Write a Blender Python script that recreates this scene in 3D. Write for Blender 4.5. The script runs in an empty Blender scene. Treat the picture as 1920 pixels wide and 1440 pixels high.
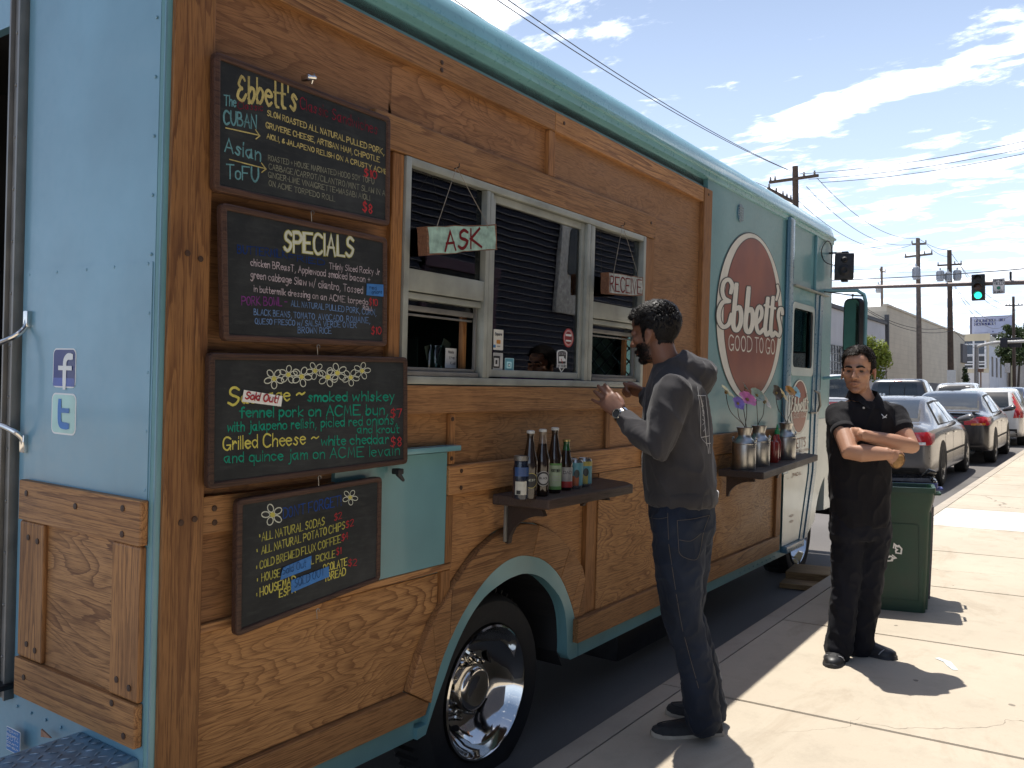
import bpy, bmesh, math, random
from math import sin, cos, pi, radians, sqrt, atan2
from mathutils import Vector as V, Matrix, noise as mnoise
from mathutils.bvhtree import BVHTree
SC = bpy.context.scene
COL = SC.collection
rnd = random.Random(7)

# ------------------------------------------------------------------ camera
F = 1620.0                      # focal length in pixels of the 1920 px wide photograph
EYE = V((0, 0, 1.42))
PIT = 21 / F
YAW = atan2(1125 * cos(PIT), F)  # heading: from +x (along the street) towards +y (the street)
f0 = V((cos(YAW), sin(YAW), 0)); RT = V((sin(YAW), -cos(YAW), 0))
FW = f0 * cos(PIT) + V((0, 0, sin(PIT))); UP = V((0, 0, cos(PIT))) - f0 * sin(PIT)
cd = bpy.data.cameras.new('camera'); cam = bpy.data.objects.new('camera', cd); COL.objects.link(cam)
cam.location = EYE; cam.rotation_euler = (pi / 2 + PIT, 0, YAW - pi / 2)
cd.sensor_width = 36; cd.lens = F / 1920 * 36; cd.clip_start = .05; cd.clip_end = 3000
SC.camera = cam

# ------------------------------------------------------------------ sky, sun, exposure
SUN_DIR = V((.19, .21, 1)).normalized()
SUN_EL = math.asin(SUN_DIR.z)
world = bpy.data.worlds.new('World'); SC.world = world; world.use_nodes = True
wt = world.node_tree; wn = wt.nodes; wl = wt.links
bg = wn['Background']
sky = wn.new('ShaderNodeTexSky'); sky.sky_type = 'NISHITA'; sky.sun_disc = False
sky.sun_elevation = SUN_EL; sky.sun_rotation = pi / 2 - atan2(SUN_DIR.y, SUN_DIR.x)
sky.air_density = 1.0; sky.dust_density = 1.6; sky.ozone_density = 1.6
tc = wn.new('ShaderNodeTexCoord')
def wmath(op, a, b=None, c=None):
    n = wn.new('ShaderNodeMath'); n.operation = op
    for i, x in enumerate((a, b, c)):
        if x is None: continue
        if isinstance(x, (int, float)): n.inputs[i].default_value = x
        else: wl.new(x, n.inputs[i])
    return n.outputs[0]
sep = wn.new('ShaderNodeSeparateXYZ'); wl.new(tc.outputs['Generated'], sep.inputs[0])
zc = wmath('MAXIMUM', wmath('ADD', sep.outputs[2], .10), .02)
comb = wn.new('ShaderNodeCombineXYZ')
wl.new(wmath('DIVIDE', sep.outputs[0], zc), comb.inputs[0]); wl.new(wmath('DIVIDE', sep.outputs[1], zc), comb.inputs[1])
cx_, cy_ = comb.inputs[0].links[0].from_socket, comb.inputs[1].links[0].from_socket
def fbm(scale, stretch, loc, detail, rough, rot=.25):
    m = wn.new('ShaderNodeMapping'); m.inputs['Rotation'].default_value = (0, 0, rot); m.inputs['Location'].default_value = loc
    m.inputs['Scale'].default_value = stretch; wl.new(comb.outputs[0], m.inputs[0])
    n = wn.new('ShaderNodeTexNoise'); n.inputs['Scale'].default_value = scale; n.inputs['Detail'].default_value = detail
    n.inputs['Roughness'].default_value = rough; n.inputs['Distortion'].default_value = .3; wl.new(m.outputs[0], n.inputs['Vector']); return n.outputs[0]
def bell(v, w): q = wmath('DIVIDE', v, w); return wmath('POWER', 2.718, wmath('MULTIPLY', wmath('MULTIPLY', q, q), -1))
def smooth(v, lo, hi):
    r = wn.new('ShaderNodeMapRange'); r.interpolation_type = 'SMOOTHSTEP'; r.inputs['From Min'].default_value = lo; r.inputs['From Max'].default_value = hi; wl.new(v, r.inputs[0]); return r.outputs[0]
# one long streak, a patch up-street, scattered puffs and thin veils lower down
streak = wmath('MULTIPLY', bell(wmath('SUBTRACT', cx_, wmath('ADD', 2.165, wmath('MULTIPLY', cy_, .26))), wmath('SUBTRACT', .15, wmath('MULTIPLY', cy_, .07))), smooth(cy_, 1.25, .75))
patch = wmath('MULTIPLY', bell(wmath('SUBTRACT', cx_, 1.47), .22), bell(wmath('SUBTRACT', cy_, 1.10), .24))
puffs = wmath('MULTIPLY', bell(wmath('SUBTRACT', cx_, 2.95), .34), .85); veil = wmath('MULTIPLY', smooth(cx_, 3.0, 3.9), .75)
bias = wmath('ADD', wmath('ADD', wmath('MULTIPLY', streak, .215), wmath('MULTIPLY', patch, .24)), wmath('MULTIPLY', wmath('ADD', puffs, veil), .17))
na = fbm(5.2, (1.15, .55, 1), (.3, .8, 0), 10, .62)
nb = fbm(17, (1.1, .7, 1), (2.1, .2, 0), 6, .6)
cl = smooth(wmath('ADD', wmath('ADD', na, bias), wmath('MULTIPLY', wmath('SUBTRACT', nb, .5), .22)), .575, .755)
hor = wn.new('ShaderNodeMapRange'); hor.inputs['From Min'].default_value = .54; hor.inputs['From Max'].default_value = .05
hor.inputs['To Min'].default_value = 0; hor.inputs['To Max'].default_value = .62; wl.new(sep.outputs[2], hor.inputs[0])
mixh = wn.new('ShaderNodeMixRGB'); mixh.inputs[2].default_value = (9.2, 10.9, 14.0, 1); wl.new(hor.outputs[0], mixh.inputs[0]); wl.new(sky.outputs[0], mixh.inputs[1])
mixc = wn.new('ShaderNodeMixRGB'); mixc.inputs[2].default_value = (15.5, 15.8, 16.4, 1)
wl.new(cl, mixc.inputs[0]); wl.new(mixh.outputs[0], mixc.inputs[1])
wl.new(mixc.outputs[0], bg.inputs[0]); bg.inputs[1].default_value = .108
sd = bpy.data.lights.new('sun', 'SUN'); sd.energy = 5.0; sd.angle = radians(.53); sd.color = (1, .955, .88)
sun = bpy.data.objects.new('sun', sd); COL.objects.link(sun); sun.location = (5, 6, 30)
sun.rotation_euler = SUN_DIR.to_track_quat('Z', 'Y').to_euler()
SC.view_settings.view_transform = 'Standard'; SC.view_settings.look = 'None'
SC.view_settings.exposure = .37; SC.view_settings.gamma = 1
SC.cycles.max_bounces = 8; SC.cycles.diffuse_bounces = 4; SC.cycles.glossy_bounces = 4; SC.cycles.transparent_max_bounces = 12
SC.cycles.sample_clamp_indirect = 6; SC.cycles.caustics_reflective = False; SC.cycles.caustics_refractive = False
SC.cycles.use_denoising = True

# ------------------------------------------------------------------ measuring: a photo pixel to a point on a real surface
G = .012                                            # the street climbs gently
def ray(px, py): return FW + RT * ((px - 960) / F) + UP * ((720 - py) / F)
def gz(x, dz=0): return G * x + dz
def gnd(px, py, dz=0):
    d = ray(px, py); t = (dz - EYE.z) / (d.z - G * d.x); return EYE + d * t
def dep(px, py, depth): return EYE + ray(px, py) * depth          # at a camera depth
LEAN = .033                                         # the truck leans towards the kerb
TR0 = V((0, 2.05 + 1.58 * sin(LEAN), -.16))
TIN = V((0, cos(LEAN), sin(LEAN))); TUP = V((0, -sin(LEAN), cos(LEAN)))
def S(px, py, y=0):                                 # truck side plane -> (u, v)
    d = ray(px, py); o = EYE - TR0; t = (y - o.dot(TIN)) / d.dot(TIN); p = o + d * t
    return p.x, p.dot(TUP)
def RR(px, py, u=1.325):                            # truck rear plane -> (y, v)
    d = ray(px, py); p = EYE - TR0 + d * (u / d.x); return p.dot(TIN), p.dot(TUP)

# ------------------------------------------------------------------ mesh builder
class MB:
    def __init__(s): s.b = bmesh.new(); s.mi = 0
    def face(s, vs):
        try: f = s.b.faces.new(vs)
        except ValueError: return None
        f.material_index = s.mi; return f
    def v(s, p): return s.b.verts.new(p)
    def box(s, a, b, bev=0, M=None, seg=2):
        a, b = V(a), V(b)
        vs = [s.v((x, y, z)) for z in (a.z, b.z) for y in (a.y, b.y) for x in (a.x, b.x)]
        fs = [s.face([vs[i] for i in q]) for q in ((0, 2, 3, 1), (4, 5, 7, 6), (0, 1, 5, 4), (2, 6, 7, 3), (0, 4, 6, 2), (1, 3, 7, 5))]
        if bev > 0:
            es = {e for f in fs for e in f.edges}
            r = bmesh.ops.bevel(s.b, geom=list(es), offset=bev, segments=seg, profile=.6, affect='EDGES', clamp_overlap=True)
            for f in r['faces']: f.material_index = s.mi
            if M is not None:
                seen = {v for f in r['faces'] for v in f.verts} | {v for v in vs if v.is_valid}
                for v in seen: v.co = M @ v.co
        elif M is not None:
            for v in vs: v.co = M @ v.co
        return s
    def ring(s, c, ax, ay, n=16, sq=0):
        out = []
        for i in range(n):
            t = 2 * pi * i / n; ca, sa = cos(t), sin(t)
            if sq: 
                ca = math.copysign(abs(ca) ** (1 - sq), ca); sa = math.copysign(abs(sa) ** (1 - sq), sa)
            out.append(s.v(c + ax * ca + ay * sa))
        return out
    def loft(s, rings, cap=True, closed=False):
        k = len(rings)
        for i in range(k if closed else k - 1):
            A, B = rings[i], rings[(i + 1) % k]; n = len(A)
            for j in range(n): s.face((A[j], A[(j + 1) % n], B[(j + 1) % n], B[j]))
        if cap and not closed:
            s.face(rings[0][::-1]); s.face(rings[-1])
        return s
    def tube(s, pts, r, n=8, caps=True):
        pts = [V(p) for p in pts]; rr = r if isinstance(r, (list, tuple)) else [r] * len(pts)
        rings = []; pu = None
        for i, p in enumerate(pts):
            t = (pts[min(i + 1, len(pts) - 1)] - pts[max(i - 1, 0)]).normalized()
            if pu is None: pu = t.orthogonal().normalized()
            pu = (pu - t * pu.dot(t)); pu = pu.normalized() if pu.length > 1e-5 else t.orthogonal().normalized()
            rings.append(s.ring(p, pu * rr[i], t.cross(pu) * rr[i], n))
        return s.loft(rings, caps)
    def cap_tube(s, pts, r, n=12, flat=1.0, ref=None):          # tube with rounded ends, radii per point
        pts = [V(p) for p in pts]; rr = list(r) if isinstance(r, (list, tuple)) else [r] * len(pts)
        d0 = (pts[1] - pts[0]).normalized(); d1 = (pts[-1] - pts[-2]).normalized()
        P = [pts[0] - d0 * rr[0] * k for k in (.92, .6)] + pts + [pts[-1] + d1 * rr[-1] * k for k in (.6, .92)]
        R = [rr[0] * .4, rr[0] * .8] + rr + [rr[-1] * .8, rr[-1] * .4]
        rings = []; pu = None
        for i, p in enumerate(P):
            t = (P[min(i + 1, len(P) - 1)] - P[max(i - 1, 0)]).normalized()
            if pu is None: pu = V(ref) if ref is not None else t.orthogonal()
            pu = (pu - t * pu.dot(t)).normalized()
            rings.append(s.ring(p, pu * R[i], t.cross(pu) * R[i] * flat, n))
        return s.loft(rings)
    def lathe(s, prof, n=24, M=None, cap=True):
        M = M or Matrix()
        rings = [[s.v(M @ V((r * cos(2 * pi * i / n), r * sin(2 * pi * i / n), z))) for i in range(n)] for r, z in prof]
        return s.loft(rings, cap)
    def plate(s, outer, holes, d0, d1, f):
        loops = [outer] + list(holes); base = []; es = []
        for L in loops:
            vs = [s.v(f(a, b, d0)) for a, b in L]; base.append(vs)
            for i in range(len(vs)): es.append(s.b.edges.new((vs[i], vs[(i + 1) % len(vs)])))
        r = bmesh.ops.triangle_fill(s.b, use_beauty=True, use_dissolve=False, edges=es)
        fs = [g for g in r['geom'] if isinstance(g, bmesh.types.BMFace)]
        for g in fs: g.material_index = s.mi
        if d1 is None: return s
        top = {}
        for vs, L in zip(base, loops):
            for v, (a, b) in zip(vs, L): top[v] = s.v(f(a, b, d1))
        for g in fs: s.face([top[v] for v in reversed(g.verts)])
        for vs in base:
            for i in range(len(vs)):
                a, b = vs[i], vs[(i + 1) % len(vs)]; s.face((a, b, top[b], top[a]))
        return s
    def ball(s, c, r, u=12, v=8):
        c = V(c); rx, ry, rz = (r, r, r) if isinstance(r, (int, float)) else r
        rings = [s.ring(c + V((0, 0, rz * sin(pi * (k / v - .5)))), V((rx * max(cos(pi * (k / v - .5)), .02), 0, 0)), V((0, ry * max(cos(pi * (k / v - .5)), .02), 0)), u) for k in range(v + 1)]
        return s.loft(rings)
    def ribbon(s, pts, w, n, lift=0, grow=0):
        """flat stroke along pts (list of Vector) on a surface with normal n"""
        k = len(pts); L = []; R = []
        if k < 2: return
        for i in range(k):
            t = pts[min(i + 1, k - 1)] - pts[max(i - 1, 0)]
            if t.length < 1e-9: t = V((1, 0, 0))
            t.normalize(); sd = n.cross(t).normalized(); ww = w[i] if isinstance(w, list) else w
            if 0 < i < k - 1:
                a = (pts[i] - pts[i - 1]).normalized(); b = (pts[i + 1] - pts[i]).normalized()
                ww = ww / max(.55, sqrt(max(0, (1 + a.dot(b)) / 2)))
            p = pts[i] + n * (lift + grow * i / k)
            if i == 0: p = p - t * ww * .5
            if i == k - 1: p = p + t * ww * .5
            kk = .75 if i in (0, k - 1) else 1
            L.append(s.v(p + sd * ww * .5 * kk)); R.append(s.v(p - sd * ww * .5 * kk))
        for i in range(k - 1): s.face((R[i], R[i + 1], L[i + 1], L[i]))
    def xf(s, M):
        bmesh.ops.transform(s.b, matrix=M, verts=s.b.verts); return s

def ob(name, mb, mat, parent=None, smooth=35, recalc=True):
    me = bpy.data.meshes.new(name)
    if recalc: bmesh.ops.recalc_face_normals(mb.b, faces=mb.b.faces)
    mb.b.to_mesh(me); mb.b.free()
    for m in (mat if isinstance(mat, (list, tuple)) else [mat]): me.materials.append(m)
    o = bpy.data.objects.new(name, me); COL.objects.link(o)
    if smooth:
        me.shade_smooth(); me.set_sharp_from_angle(angle=radians(smooth))
    if parent: o.parent = parent
    return o
def mesh_ob(name, me, mat, parent=None, smooth=True):
    me.materials.clear()
    for m in (mat if isinstance(mat, (list, tuple)) else [mat]): me.materials.append(m)
    if smooth: me.shade_smooth()
    o = bpy.data.objects.new(name, me); COL.objects.link(o)
    if parent: o.parent = parent
    return o
def tag(o, label, cat, group=None):
    o['label'] = label; o['category'] = cat
    if group: o['group'] = group
    return o
def thing(name, label, cat, loc=(0, 0, 0), rot=(0, 0, 0), group=None):
    o = bpy.data.objects.new(name, None); COL.objects.link(o); o.empty_display_size = .1
    o.location = loc; o.rotation_euler = rot
    return tag(o, label, cat, group)
def struct(o): o['kind'] = 'structure'; return o
def copy_tree(o, parent=None):
    kids = list(o.children); c = o.copy(); COL.objects.link(c)
    if parent: c.parent = parent
    for k in kids: copy_tree(k, c)
    return c
def baked(o, mods):
    """evaluate modifiers into a plain mesh"""
    dg = bpy.context.evaluated_depsgraph_get(); dg.update()
    me = bpy.data.meshes.new_from_object(o.evaluated_get(dg)); o.modifiers.clear(); old = o.data; o.data = me
    return me
def fonttext(txt, size, depth=.0, shear=0, bold=0, align='CENTER'):
    cu = bpy.data.curves.new('t', 'FONT'); cu.body = txt; cu.size = size; cu.extrude = depth; cu.shear = shear; cu.offset = bold
    cu.align_x = align; cu.align_y = 'CENTER'; cu.resolution_u = 3
    o = bpy.data.objects.new('t', cu); me = bpy.data.meshes.new_from_object(o); bpy.data.objects.remove(o); return me
def add_mesh(mb, me, M):
    vs = [mb.v(M @ v.co) for v in me.vertices]
    for p in me.polygons: mb.face([vs[i] for i in p.vertices])
def circ(cx, cy, rx, ry=None, n=40, a0=0, a1=2 * pi, close=False):
    ry = rx if ry is None else ry; k = n + (1 if close else 0)
    return [(cx + rx * cos(a0 + (a1 - a0) * i / n), cy + ry * sin(a0 + (a1 - a0) * i / n)) for i in range(k)]
def rrect(x0, y0, x1, y1, r, n=4):
    out = []
    for cx, cy, a in ((x1 - r, y1 - r, 0), (x0 + r, y1 - r, pi / 2), (x0 + r, y0 + r, pi), (x1 - r, y0 + r, 3 * pi / 2)):
        out += [(cx + r * cos(a + pi / 2 * i / n), cy + r * sin(a + pi / 2 * i / n)) for i in range(n + 1)]
    return out
def spline(pts, sub=4, closed=False):
    P = [V(p) if len(p) == 3 else V((p[0], p[1], 0)) for p in pts]; out = []; n = len(P)
    for i in range(n if closed else n - 1):
        a, b, c, d = (P[(i + k) % n] if closed else P[max(0, min(n - 1, i + k))] for k in (-1, 0, 1, 2))
        for j in range(sub):
            t = j / sub
            out.append(.5 * ((2 * b) + (c - a) * t + (2 * a - 5 * b + 4 * c - d) * t * t + (3 * b - a - 3 * c + d) * t ** 3))
    if not closed: out.append(P[-1])
    return out
sideF = lambda a, b, d: V((a, d, b))                # truck side: d < 0 stands out towards the pavement
rearF = lambda a, b, d: V((1.325 - d, a, b))        # truck rear: d > 0 stands out backwards
# ------------------------------------------------------------------ materials
def srgb(r, g, b):
    f = lambda c: (c / 255 / 12.92) if c <= 10 else ((c / 255 + .055) / 1.055) ** 2.4
    return (f(r), f(g), f(b))
class NT:
    def __init__(s, name):
        m = bpy.data.materials.new(name); m.use_nodes = True; s.m = m; s.t = m.node_tree; s.n = s.t.nodes; s.l = s.t.links
        s.p = s.n['Principled BSDF']; s.tc = s.n.new('ShaderNodeTexCoord')
    def put(s, sock, x):
        if isinstance(x, bpy.types.NodeSocket): s.l.new(x, sock)
        elif isinstance(x, tuple) and len(x) == 3 and sock.type == 'RGBA': sock.default_value = (*x, 1)
        else: sock.default_value = x
    def math(s, op, a, b=0.0, clamp=False):
        n = s.n.new('ShaderNodeMath'); n.operation = op; n.use_clamp = clamp; s.put(n.inputs[0], a); s.put(n.inputs[1], b); return n.outputs[0]
    def map(s, scale=(1, 1, 1), loc=(0, 0, 0), coord='Object', rot=(0, 0, 0)):
        n = s.n.new('ShaderNodeMapping'); n.inputs['Scale'].default_value = scale; n.inputs['Location'].default_value = loc; n.inputs['Rotation'].default_value = rot
        s.l.new(s.tc.outputs[coord], n.inputs[0]); return n.outputs[0]
    def noise(s, scale, vec=None, detail=3, rough=.5, dist=0, w=None):
        n = s.n.new('ShaderNodeTexNoise')
        if w is not None: n.noise_dimensions = '4D'; s.put(n.inputs['W'], w)
        n.inputs['Scale'].default_value = scale; n.inputs['Detail'].default_value = detail; n.inputs['Roughness'].default_value = rough; n.inputs['Distortion'].default_value = dist
        s.l.new(vec if vec is not None else s.tc.outputs['Object'], n.inputs['Vector']); return n.outputs[0]
    def ramp(s, fac, stops):
        n = s.n.new('ShaderNodeValToRGB'); e = n.color_ramp.elements
        while len(e) < len(stops): e.new(.5)
        for k, (p, c) in enumerate(stops): e[k].position = p; e[k].color = (*c, 1) if len(c) == 3 else c
        s.put(n.inputs[0], fac); return n.outputs[0]
    def rng(s, x, a, b, c=0.0, d=1.0):
        n = s.n.new('ShaderNodeMapRange'); s.put(n.inputs[0], x)
        for i, q in enumerate((a, b, c, d)): n.inputs[i + 1].default_value = q
        return n.outputs[0]
    def mix(s, fac, a, b, mode='MIX'):
        n = s.n.new('ShaderNodeMixRGB'); n.blend_type = mode; s.put(n.inputs[0], fac); s.put(n.inputs[1], a); s.put(n.inputs[2], b); return n.outputs[0]
    def rand(s):
        n = s.n.new('ShaderNodeObjectInfo'); return n.outputs['Random']
    def bump(s, h, strength=.3, dist=.01):
        n = s.n.new('ShaderNodeBump'); n.inputs['Strength'].default_value = strength; n.inputs['Distance'].default_value = dist
        s.put(n.inputs['Height'], h); s.l.new(n.outputs[0], s.p.inputs['Normal']); return n
    def out(s, col=None, rough=None, metal=None, spec=None, coat=None, **kw):
        if col is not None: s.put(s.p.inputs['Base Color'], col)
        if rough is not None: s.put(s.p.inputs['Roughness'], rough)
        if metal is not None: s.put(s.p.inputs['Metallic'], metal)
        if spec is not None: s.put(s.p.inputs['Specular IOR Level'], spec)
        if coat is not None: s.put(s.p.inputs['Coat Weight'], coat); s.p.inputs['Coat Roughness'].default_value = .08
        for k, v in kw.items(): s.put(s.p.inputs[k.replace('_', ' ')], v)
        return s.m
def simple(name, col, rough=.5, metal=0, var=.25, scale=12, bump=0, bscale=80, coat=None, spec=None, **kw):
    t = NT(name); n = t.noise(scale, detail=4); k = t.rng(n, .3, .7, 1 - var, 1 + var)
    c = t.mix(1.0, col, k, 'MULTIPLY')
    if bump: t.bump(t.noise(bscale, detail=3), bump, .002)
    return t.out(c, t.rng(n, .3, .7, max(0.02, rough - .08), min(1, rough + .08)), metal, spec, coat, **kw)
def wood(name, grain, ply=False, figv=(.12, .95), scl=1.0, K=20, light=(.45, .228, .088), dark=(.14, .054, .019), rough=.52, weather=.6):
    t = NT(name); r = t.rand(); w = t.math('MULTIPLY', r, 60.0)
    ax = {'h': 0, 'v': 2, 'y': 1}[grain]
    def sc(al, ac): q = [ac, ac, ac]; q[ax] = al; return tuple(q)
    if ply: body = t.noise(1.0, t.map(sc(1.7 * scl, 6.4 * scl)), 2.4, .45, .6, w)
    else: body = t.noise(1.0, t.map(sc(.26, 9.5)), 1.6, .4, .2, w); K = 26
    fine = t.noise(1.0, t.map(sc(5, 150)), 3, .65, 0, w); warp = t.noise(1.0, t.map(sc(6, 26)), 2, .5, 0, w)
    g = t.math('ADD', t.math('ADD', t.math('MULTIPLY', body, K), t.math('MULTIPLY', fine, .45)), t.math('MULTIPLY', warp, .55))
    fr = t.math('FRACT', g)
    mid = tuple((a * .55 + b * .45) for a, b in zip(light, dark))
    figure = t.ramp(fr, [(0, light), (.35, tuple(a * .97 for a in light)), (.72, mid), (.9, dark), (.97, tuple(a * .9 for a in dark)), (1, light)])
    vis = t.rng(t.noise(1.0, t.map(sc(1.3, 3)), 3, .5, 0, w), .34, .66, *figv)
    flat = tuple(a * .80 + b * .20 for a, b in zip(light, dark))
    col = t.mix(vis, flat, figure)
    streak = t.noise(1.0, t.map(sc(9, 330)), 2, .75, 0, w)
    col = t.mix(t.rng(streak, .49, .64, 0, .72), col, tuple(a * .75 for a in dark))
    pale = t.noise(1.0, t.map(sc(14, 240)), 2, .7, 0, w); col = t.mix(t.rng(pale, .56, .75, 0, .30), col, tuple(min(1, a * 1.35) for a in light))
    blot = t.noise(2.4, t.map(sc(.8, 1.7)), 5, .62, .4, w)
    col = t.mix(t.rng(blot, .50, .78, 0, weather), col, (.12, .055, .026))
    grime = t.noise(1.0, t.map((3, 3, 3)), 6, .7, .6, w); col = t.mix(t.rng(grime, .58, .75, 0, weather * .6), col, (.075, .045, .028))
    hue = t.rng(r, 0, 1, .74, 1.2)
    col = t.mix(1.0, col, hue, 'MULTIPLY')
    t.bump(t.math('SUBTRACT', t.math('MULTIPLY', fr, -.4), streak), .3, .0015)
    return t.out(col, t.rng(blot, .3, .7, rough - .08, rough + .16), spec=.35)
WOODH = wood('board_wood_h', 'h'); WOODV = wood('board_wood_v', 'v', light=(.37, .175, .06), dark=(.13, .045, .014)); WOODY = wood('board_wood_y', 'y', light=(.46, .225, .08), dark=(.15, .055, .018))
WOODRV = wood('rear_wood_v', 'v', light=(.42, .20, .07), dark=(.09, .035, .014), weather=.8)
PLYH = wood('plywood', 'h', True, figv=(.1, .6), scl=1.15, K=22); PLYD = wood('plywood_dark', 'h', True, light=(.40, .195, .08), weather=.75, figv=(.12, .65), scl=.9, K=20)
PLYF = wood('plywood_faded', 'h', True, figv=(.0, .45), scl=1.3, light=(.41, .215, .095), dark=(.17, .07, .028), weather=.45); PLYL = wood('plywood_golden', 'h', True, figv=(.25, .9), scl=1.05, K=24, light=(.49, .255, .095), dark=(.15, .055, .018), weather=.5)
PLYV = wood('plywood_v', 'v', True, light=(.36, .16, .06))
DARKWOOD = wood('shelf_wood', 'h', light=(.075, .05, .04), dark=(.022, .016, .013), rough=.5, weather=.2)
FRAMEWOOD = wood('board_frame_wood', 'h', light=(.085, .042, .027), dark=(.028, .013, .009), rough=.55, weather=.5)
SIGNWOOD = wood('sign_wood', 'h', light=(.23, .11, .06), dark=(.07, .03, .02), rough=.7)
BLOCKWOOD = wood('block_wood', 'y', light=(.34, .22, .10), dark=(.14, .08, .04), rough=.7)

def paint(name, col, rough=.3, dents=.12, chips=None, coat=.5):
    t = NT(name); n = t.noise(2.5, detail=5); fine = t.noise(40, detail=3)
    c = t.mix(1.0, col, t.rng(n, .3, .7, .86, 1.12), 'MULTIPLY')
    dirt = t.noise(1.0, t.map((6, 6, 1.1)), 5, .65); c = t.mix(t.rng(dirt, .55, .85, 0, .3), c, tuple(.6 * x + .02 for x in col))
    if chips:
        cp = t.noise(9, detail=6, rough=.7); c = t.mix(t.rng(cp, .70, .715, 0, 1), c, chips)
    t.bump(t.math('ADD', t.noise(1.6, detail=1), t.math('MULTIPLY', fine, .012)), dents, .06)
    return t.out(c, t.rng(fine, .3, .7, rough - .05, rough + .08), coat=coat, spec=.5)
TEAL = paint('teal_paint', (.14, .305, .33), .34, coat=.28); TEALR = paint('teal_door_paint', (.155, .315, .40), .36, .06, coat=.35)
TEALD = paint('blue_trim_paint', (.075, .175, .25)); CREAM = paint('cream_paint_and_sheen', (.50, .56, .53), .35, chips=(.2, .12, .07))  # cream also carries the sunlit sidewalk's reflection on the lower cab
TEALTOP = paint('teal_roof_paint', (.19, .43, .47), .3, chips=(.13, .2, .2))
ALU = simple('aluminium', (.34, .355, .315), .45, .25, .2, 9, .1)
ALUD = simple('dull_aluminium', (.25, .24, .22), .5, .6, .2, 9)
CHROME = simple('chrome', (.72, .70, .66), .07, 1.0, .05, 5)
STEEL = simple('milk_can_steel', (.46, .45, .42), .34, .95, .3, 9, .15, 40)
BLACKM = simple('black_metal', (.018, .018, .02), .45, .2, .3, 20)
RUBBER = simple('tyre_rubber', (.014, .014, .015), .75, 0, .3, 30, .3, 60)
BLACKP = simple('black_plastic', (.012, .012, .014), .5, 0, .25, 20)
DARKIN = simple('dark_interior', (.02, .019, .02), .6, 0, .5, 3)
WHITE = simple('white_vinyl', (.80, .80, .76), .5, 0, .06, 8)
CREAMV = simple('cream_vinyl', (.70, .68, .60), .45, 0, .08, 8)
def slate():
    t = NT('slate'); n = t.noise(5, detail=6, rough=.65); s = t.noise(1, t.map((10, 10, 60), rot=(0, .5, 0)), 4, .7)
    c = t.ramp(n, [(.3, (.010, .012, .014)), (.7, (.026, .030, .031))]); c = t.mix(t.rng(s, .5, .8, 0, .45), c, (.065, .07, .066)); w = t.noise(3.2, detail=5, rough=.7); c = t.mix(t.rng(w, .5, .72, 0, .5), c, (.055, .058, .06))
    return t.out(c, .62, spec=.3)
SLATE = slate()
def chalk(name, col, wear=.5):
    t = NT(name); n = t.noise(420, detail=3, rough=.7); b = t.noise(26, detail=4)
    k = t.rng(t.math('ADD', n, t.math('MULTIPLY', b, 1.0)), .78, 1.22, 1.0, 1.0 - wear * 1.3)
    col = tuple(c * .84 for c in col); return t.out(t.mix(k, tuple(c * .25 + .01 for c in col), col), .85, spec=.1)
CH = {'y': chalk('yellow_chalk', (.72, .60, .24)), 'Y': chalk('bright_yellow_chalk', (.80, .72, .16), .35), 'w': chalk('white_chalk', (.72, .68, .66)), 'W': chalk('cream_white_paint', (.78, .80, .66), .2),
      'b': chalk('pale_blue_chalk', (.20, .34, .62)), 'B': chalk('faded_blue_chalk', (.018, .055, .22), .6), 'D': chalk('blue_chalk', (.03, .09, .35)), 't': chalk('teal_chalk', (.19, .42, .46)),
      'r': chalk('red_chalk', (.62, .06, .07)), 'R': chalk('faded_red_chalk', (.26, .025, .05), .6), 'g': chalk('green_chalk', (.02, .36, .24), .35), 'p': chalk('purple_chalk', (.24, .06, .26)), 'k': chalk('pen_black', (.012, .012, .02), .2),
      'G': chalk('grey_green_chalk', (.36, .36, .27)), 'L': chalk('lime_chalk', (.58, .55, .13)), 'm': chalk('maroon_paint', (.20, .02, .025), .3), 'P': chalk('pinkish_chalk', (.66, .56, .60))}
def glass(name, tint, ior=1.55, boost=1.0, wob=.0):
    t = NT(name); t.n.remove(t.p); o = t.n['Material Output']
    tr = t.n.new('ShaderNodeBsdfTransparent'); tr.inputs[0].default_value = (*tint, 1)
    gl = t.n.new('ShaderNodeBsdfGlossy'); gl.inputs['Roughness'].default_value = .0
    fr = t.n.new('ShaderNodeFresnel'); fr.inputs['IOR'].default_value = ior
    if wob:
        b = t.n.new('ShaderNodeBump'); b.inputs['Strength'].default_value = wob; b.inputs['Distance'].default_value = .02
        t.l.new(t.noise(1.0, t.map((3.2, 3.2, 1.6)), 1.5), b.inputs['Height']); t.l.new(b.outputs[0], gl.inputs['Normal'])
    mx = t.n.new('ShaderNodeMixShader'); t.l.new(t.math('MULTIPLY', fr.outputs[0], boost, True), mx.inputs[0]); t.l.new(tr.outputs[0], mx.inputs[1]); t.l.new(gl.outputs[0], mx.inputs[2])
    t.l.new(mx.outputs[0], o.inputs[0]); return t.m
GLASSW = glass('window_glass', (.90, .92, .93), 1.7, 1.15, .03)
GLASSC = glass('cab_glass', (.45, .62, .58), 1.6, 1.3, .05)
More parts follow.
